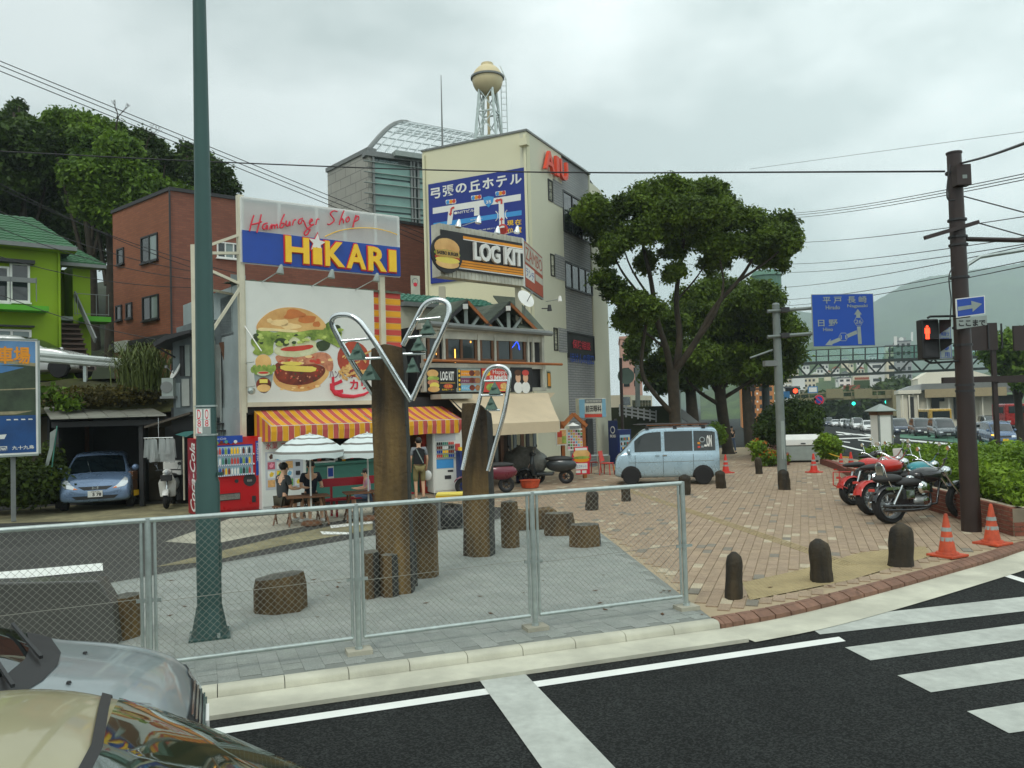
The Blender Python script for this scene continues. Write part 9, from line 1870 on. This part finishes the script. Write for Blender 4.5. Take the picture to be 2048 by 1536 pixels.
 b=B();b.tube([(.5,.12,.3),(.45,.3,.0)],.014,'moto_black',6);b.build('stand',t)
 return t
def putm(t,u,v,az,lean=6,s=1.0):
 """rear wheel touches the ground at this spot, nose towards compass azimuth az"""
 g=G(u,v);t.location=g;t.rotation_euler=(R(-lean),0,R(90-az));t.scale=(s,s,s)
putm(moto('black cruiser motorcycle with chrome engine, nearest the utility pole','moto_black'),1781,1047,76,4,1.12)
putm(moto('cruiser motorcycle with a teal fuel tank, just behind the black one','moto_teal'),1788,1024,66,4,1.1)
putm(moto('red motorcycle with a white front wheel rim and chrome muffler','moto_red','street'),1744,1030,66,6,1.08)
putm(moto('tall red and white trail bike with a square white number board','moto_red','enduro',seatc='moto_red'),1752,1005,60)
putm(moto('red and black motorcycle with a red rear rack, leftmost of the row','moto_red','trail','rim_dark'),1706,1010,70)
putm(moto('dark motorcycle farthest back in the row against the shrubs','moto_black','street'),1735,982,64)
for u,v,az in((1840,1012,62),(1800,995,60)):pass
def scooter(label,col,big=1.0,box_=False,name='scooter',covered=False):
 t=thing(name,label,'scooter');mwheel(t,0,.24,.13,'rim_dark',6,False);mwheel(t,1.3,.24,.12,'rim_dark',6,False)
 b=B();ellip(b,(.15,0,.62),(.50,.19,.24),col);b.build('rear_body',t,60)
 b=B();ellip(b,(.2,0,.83),(.46,.16,.09),'seat_black');b.build('seat',t,60)
 b=B();b.box((.66,0,.34),(.55,.32,.10),col);b.build('footboard',t,bevel=.04)
 b=B();b.prism([(.95,-.2,.3),(1.02,-.24,.7),(1.0,-.12,.95),(1.0,.12,.95),(1.02,.24,.7),(.95,.2,.3)],(.09,0,0),col);b.build('leg_shield',t,bevel=.03)
 b=B();fender(b,1.3,.29,.5,2.5,.17,col);b.v=[(x,y,z+.24)for x,y,z in b.v];b.build('front_fender',t,60)
 b=B();b.tube([(1.3,0,.24),(1.02,0,1.0)],.03,'steel',7);b.tube(smoothp([(.88,-.33,1.04),(1.0,-.15,1.06),(1.0,.15,1.06),(.88,.33,1.04)]),.018,'seat_black',7);ellip(b,(1.04,0,1.0),(.1,.13,.09),col);b.build('handlebar',t,60)
 b=B();b.lathe([(.07,0),(.01,.02)],(1.13,0,1.0),'lamp',12,axis=(1,0,0));b.build('headlight',t)
 for s in(-1,1):b=B();b.tube([(.95,s*.25,1.05),(.97,s*.3,1.2)],.007,'steel',4);b.lathe([(.055,0),(.05,.015)],(.96,s*.31,1.22),'moto_black',10,axis=(-1,0,0));b.build('mirror',t)
 if box_:b=B();b.box((-.1,0,1.05),(.5,.5,.42),'white');b.build('delivery_box',t,bevel=.03);b=B();b.box((1.25,0,.85),(.2,.28,.16),'dark');b.build('basket',t)
 if covered:b=B();ellip(b,(.5,0,.72),(.85,.36,.52),'cover_silver',18,12);b.v=[(x,y*(1+.12*math.sin(x*14)),max(.08,z+.05*math.sin(x*11+y*9)))for x,y,z in b.v];b.build('cover',t,70)
 return t
t=scooter('black maxi scooter parked side on in front of the menu stand','moto_grey');g=G(1133,967);t.location=g;t.rotation_euler=(R(-5),0,R(90+78));t.scale=(1.05,1.05,1.0)
t=scooter('scooter hidden under a crumpled silver cover below the beige awning','moto_black',covered=True);g=G(1078,968);t.location=g+V((0,.3,0));t.rotation_euler=(0,0,R(90+60))
t=scooter('maroon scooter whose tail shows right of the shorter stone column','moto_maroon');g=G(1013,985);t.location=g;t.rotation_euler=(0,0,R(90+95))
t=scooter('white delivery scooter facing the road beside the hanging plastic bags','moto_white',box_=True);p=G(333,1017);d_=V((math.sin(R(165)),math.cos(R(165)),0));t.location=p-d_*1.3;t.rotation_euler=(0,0,R(90-165));
# ================= people =================
def skin(name,J,E,parent,m,sub=1):
 me=bpy.data.meshes.new(name);k=list(J);me.from_pydata([J[a][0]for a in k],[],[])if 0 else me.from_pydata([J[a][0]for a in k],[(k.index(a),k.index(c))for a,c in E],[])
 o=bpy.data.objects.new(name,me);COL.objects.link(o);md=o.modifiers.new('s','SKIN');
 if not me.skin_vertices:bpy.context.view_layer.objects.active=o
 sk=me.skin_vertices[0].data if me.skin_vertices else None
 if sk is None:bm=bmesh.new();bm.from_mesh(me);bm.verts.layers.skin.verify();bm.to_mesh(me);bm.free();sk=me.skin_vertices[0].data
 for i,a in enumerate(k):r_=J[a][1];sk[i].radius=r_ if hasattr(r_,'__len__')else(r_,r_);sk[i].use_root=(i==0)
 o.modifiers.new('u','SUBSURF').levels=sub;o.modifiers['u'].render_levels=sub;dg=bpy.context.evaluated_depsgraph_get();m2=bpy.data.meshes.new_from_object(o.evaluated_get(dg));bpy.data.objects.remove(o);m2.materials.clear();m2.materials.append(MC[m]if isinstance(m,str)else m);m2.shade_smooth();o=bpy.data.objects.new(name,m2);place(o,name,parent);return o
mat('hair',(.012,.010,.009),.5,var=.2,scale=60)
def person(label,loc,az,pose,shirt,trousers,s=1.0,long=False,extra=None):
 t=thing('person',label,'person');h={}
 if pose=='sit':
  T=dict(pelvis=(0,0,.52),waist=(0,.01,.68),chest=(0,.03,.90),neck=(0,.05,1.06),head=(0,.07,1.14),crown=(0,.075,1.25));A={s_:[(s_*.17,.03,1.00),(s_*.23,.07,.76),(s_*.17,.30,.74),(s_*.15,.38,.75)]for s_ in(-1,1)};Lg={s_:[(s_*.09,.02,.50),(s_*.13,.42,.50),(s_*.13,.38,.09),(s_*.13,.52,.03)]for s_ in(-1,1)}
 else:
  T=dict(pelvis=(0,0,.93),waist=(0,0,1.06),chest=(0,.01,1.29),neck=(0,.0,1.46),head=(0,.02,1.54),crown=(0,.02,1.65));w_=.22 if pose=='walk' else 0;A={s_:[(s_*.17,0,1.40),(s_*.22,-.03+s_*w_*.4,1.13),(s_*.21,.06+s_*w_,.92),(s_*.21,.09+s_*w_,.84)]for s_ in(-1,1)};Lg={s_:[(s_*.09,0,.89),(s_*.10,.03-s_*w_*.5,.49),(s_*.10,-.02-s_*w_*1.2,.09+(.05 if s_*w_>0 else 0)),(s_*.10,.13-s_*w_*1.2,.03)]for s_ in(-1,1)}
 J={k:(v,r)for(k,v),r in zip(T.items(),((.13,.10),(.12,.095),(.14,.10),.05,(.072,.085),(.06,.07)))};E=[('pelvis','waist'),('waist','chest'),('chest','neck'),('neck','head'),('head','crown')]
 for s_ in(-1,1):
  for i,(p,r)in enumerate(zip(A[s_],(.05,.04,.028,.026))):J['a%d%d'%(s_,i)]=(p,r)
  for i,(p,r)in enumerate(zip(Lg[s_],(.08,.055,.038,.03))):J['l%d%d'%(s_,i)]=(p,r)
  E+=[('chest','a%d0'%s_)]+[('a%d%d'%(s_,i),'a%d%d'%(s_,i+1))for i in range(3)]+[('pelvis','l%d0'%s_)]+[('l%d%d'%(s_,i),'l%d%d'%(s_,i+1))for i in range(3)]
 body=skin('body',J,E,t,'skin')
 for s_ in(-1,1):
  w=V(A[s_][3]);d_=(w-V(A[s_][2])).normalized();b=B();sd_=V((0,1,0))if pose!='sit' else V((1,0,0))
  for k in range(4):q=w+sd_*(k-1.5)*.018;b.tube([q,q+d_*(.045+.008*(k in(1,2))),q+d_*.075+V((-s_*.012,0,-.004))],[.009,.008,.006],'skin',5)
  b.tube([w-d_*.03+sd_*.02,w+sd_*.05+d_*.01,w+sd_*.05+d_*.04],[.01,.009,.007],'skin',5);b.build('fingers',body,60)
 JS={k:(J[k][0],tuple(x+.016 for x in J[k][1]))for k in('pelvis','waist','chest')};ES=[('pelvis','waist'),('waist','chest')]
 for s_ in(-1,1):
  p0,p1=V(A[s_][0]),V(A[s_][1]);JS['s%d'%s_]=(tuple(p0),.068);JS['e%d'%s_]=(tuple(p0.lerp(p1,.75)),.058);ES+=[('chest','s%d'%s_),('s%d'%s_,'e%d'%s_)]
 skin('shirt',JS,ES,t,shirt)
 JT={'pelvis':(T['pelvis'],(.145,.115))};ET=[]
 for s_ in(-1,1):
  P=[V(x)for x in Lg[s_]];JT['h%d'%s_]=(tuple(P[0]),.095);JT['k%d'%s_]=(tuple(P[1]),.072);ET+=[('pelvis','h%d'%s_),('h%d'%s_,'k%d'%s_)]
  if long:JT['n%d'%s_]=(tuple(P[1].lerp(P[2],.92)),.055);ET+=[('k%d'%s_,'n%d'%s_)]
 skin('trousers',JT,ET,t,trousers)
 hd=V(T['head']).lerp(V(T['crown']),.5);b=B();ellip(b,hd+V((0,-.022,.035)),(.088,.10,.092),'hair',14,8)
 b.build('hair',t,60);b=B();ellip(b,hd+V((0,.095,-.03)),(.012,.018,.02),'skin',6,4)
 for s_ in(-1,1):ellip(b,hd+V((s_*.03,.082,.0)),(.01,.008,.006),'hair',6,4);ellip(b,hd+V((s_*.082,0,-.02)),(.012,.02,.028),'skin',6,4)
 b.build('face',body,60)
 for s_ in(-1,1):b=B();p=V(Lg[s_][2]);ellip(b,p+V((0,.06,-.045)),(.045,.13,.045),'moto_white' if pose!='walk' else 'dark',10,6);b.build('shoe',t,60)
 if extra:extra(t)
 t.location=loc;t.rotation_euler=(0,0,R(-az));t.scale=(s,)*3;return t
mat('tee_grey',c255(62,66,68),.9,var=.1,scale=8);mat('tee_navy',c255(32,36,50),.9,var=.1);mat('tee_pink',c255(222,170,190),.9,var=.08);mat('khaki',c255(140,128,84),.9,var=.1);mat('jeans',c255(84,100,124),.9,var=.15);mat('tee_light',c255(128,132,136),.9,var=.1);mat('tee_black',c255(30,30,32),.9,var=.1);mat('olive',c255(66,62,48),.9,var=.1)
def stool(c,lab):
 t=thing('stool',lab,'stool',c);b=B();b.box(c+V((0,0,.42)),(.38,.34,.03),'wood');b.build('seat',t)
 for sx in(-1,1):
  for sy in(-1,1):b=B();b.bar(c+V((sx*.15,sy*.13,.41)),c+V((sx*.17,-sy*.15,0)),.03,.03,'wood');b.build('leg',t)
c=D(565,1030,18.5);c.z=0;stool(c,'small wooden folding stool under the man in the dark grey shirt');person('man in a dark grey T-shirt seated at the left table, back to the road',c,40,'sit','tee_grey','olive',1.08)
c=D(622,1035,19.1);c.z=0;stool(c,'small wooden folding stool under the person in navy');person('person in a navy shirt seated behind the parasol pole',c,150,'sit','tee_navy','olive',1.08)
c=D(737,1030,20.0);c.z=0;person('child in a pale pink shirt seated on the red bench',c,250,'sit','tee_pink','jeans',.86)
def bags(t):
 b=B();b.prism([(-.17,-.16,1.0),(.12,-.16,.98),(.14,-.16,1.38),(-.02,-.16,1.45),(-.16,-.16,1.36)],(0,.1,0),'tee_black');b.tube([(-.1,-.17,1.42),(.1,-.17,1.0)],.015,'curtain',5);b.build('shoulder_bag',t,bevel=.02)
 b=B();ellip(b,(.24,.10,.66),(.12,.06,.14),'moto_white');b.build('carrier_bag',t,60)
c=D(840,1000,22.6);c.z=0;person('man seen from behind in khaki shorts with a black shoulder bag',c,-15,'stand','tee_light','khaki',1.04,extra=bags)
def bag2(t):b=B();ellip(b,(.24,-.05,.68),(.12,.07,.18),'moto_white');b.build('carrier_bag',t,60)
g=G(1465,906);person('woman in a black top and jeans walking along the pavement with a white bag',g,170,'walk','tee_black','jeans',.97,long=True,extra=bag2)
# ================= haze =================
hz=B();hz.box((900,950,156),(3000,2300,328));ho=hz.build('haze');hm=bpy.data.materials.new('haze_air');hm.use_nodes=True;n_=hm.node_tree.nodes;n_.clear();oo=n_.new('ShaderNodeOutputMaterial');pv=n_.new('ShaderNodeVolumePrincipled');pv.inputs['Color'].default_value=(.80,.93,.96,1);pv.inputs['Density'].default_value=.00042;pv.inputs['Anisotropy'].default_value=.3;hm.node_tree.links.new(pv.outputs[0],oo.inputs['Volume']);ho.data.materials.clear();ho.data.materials.append(hm);ho['kind']='stuff'
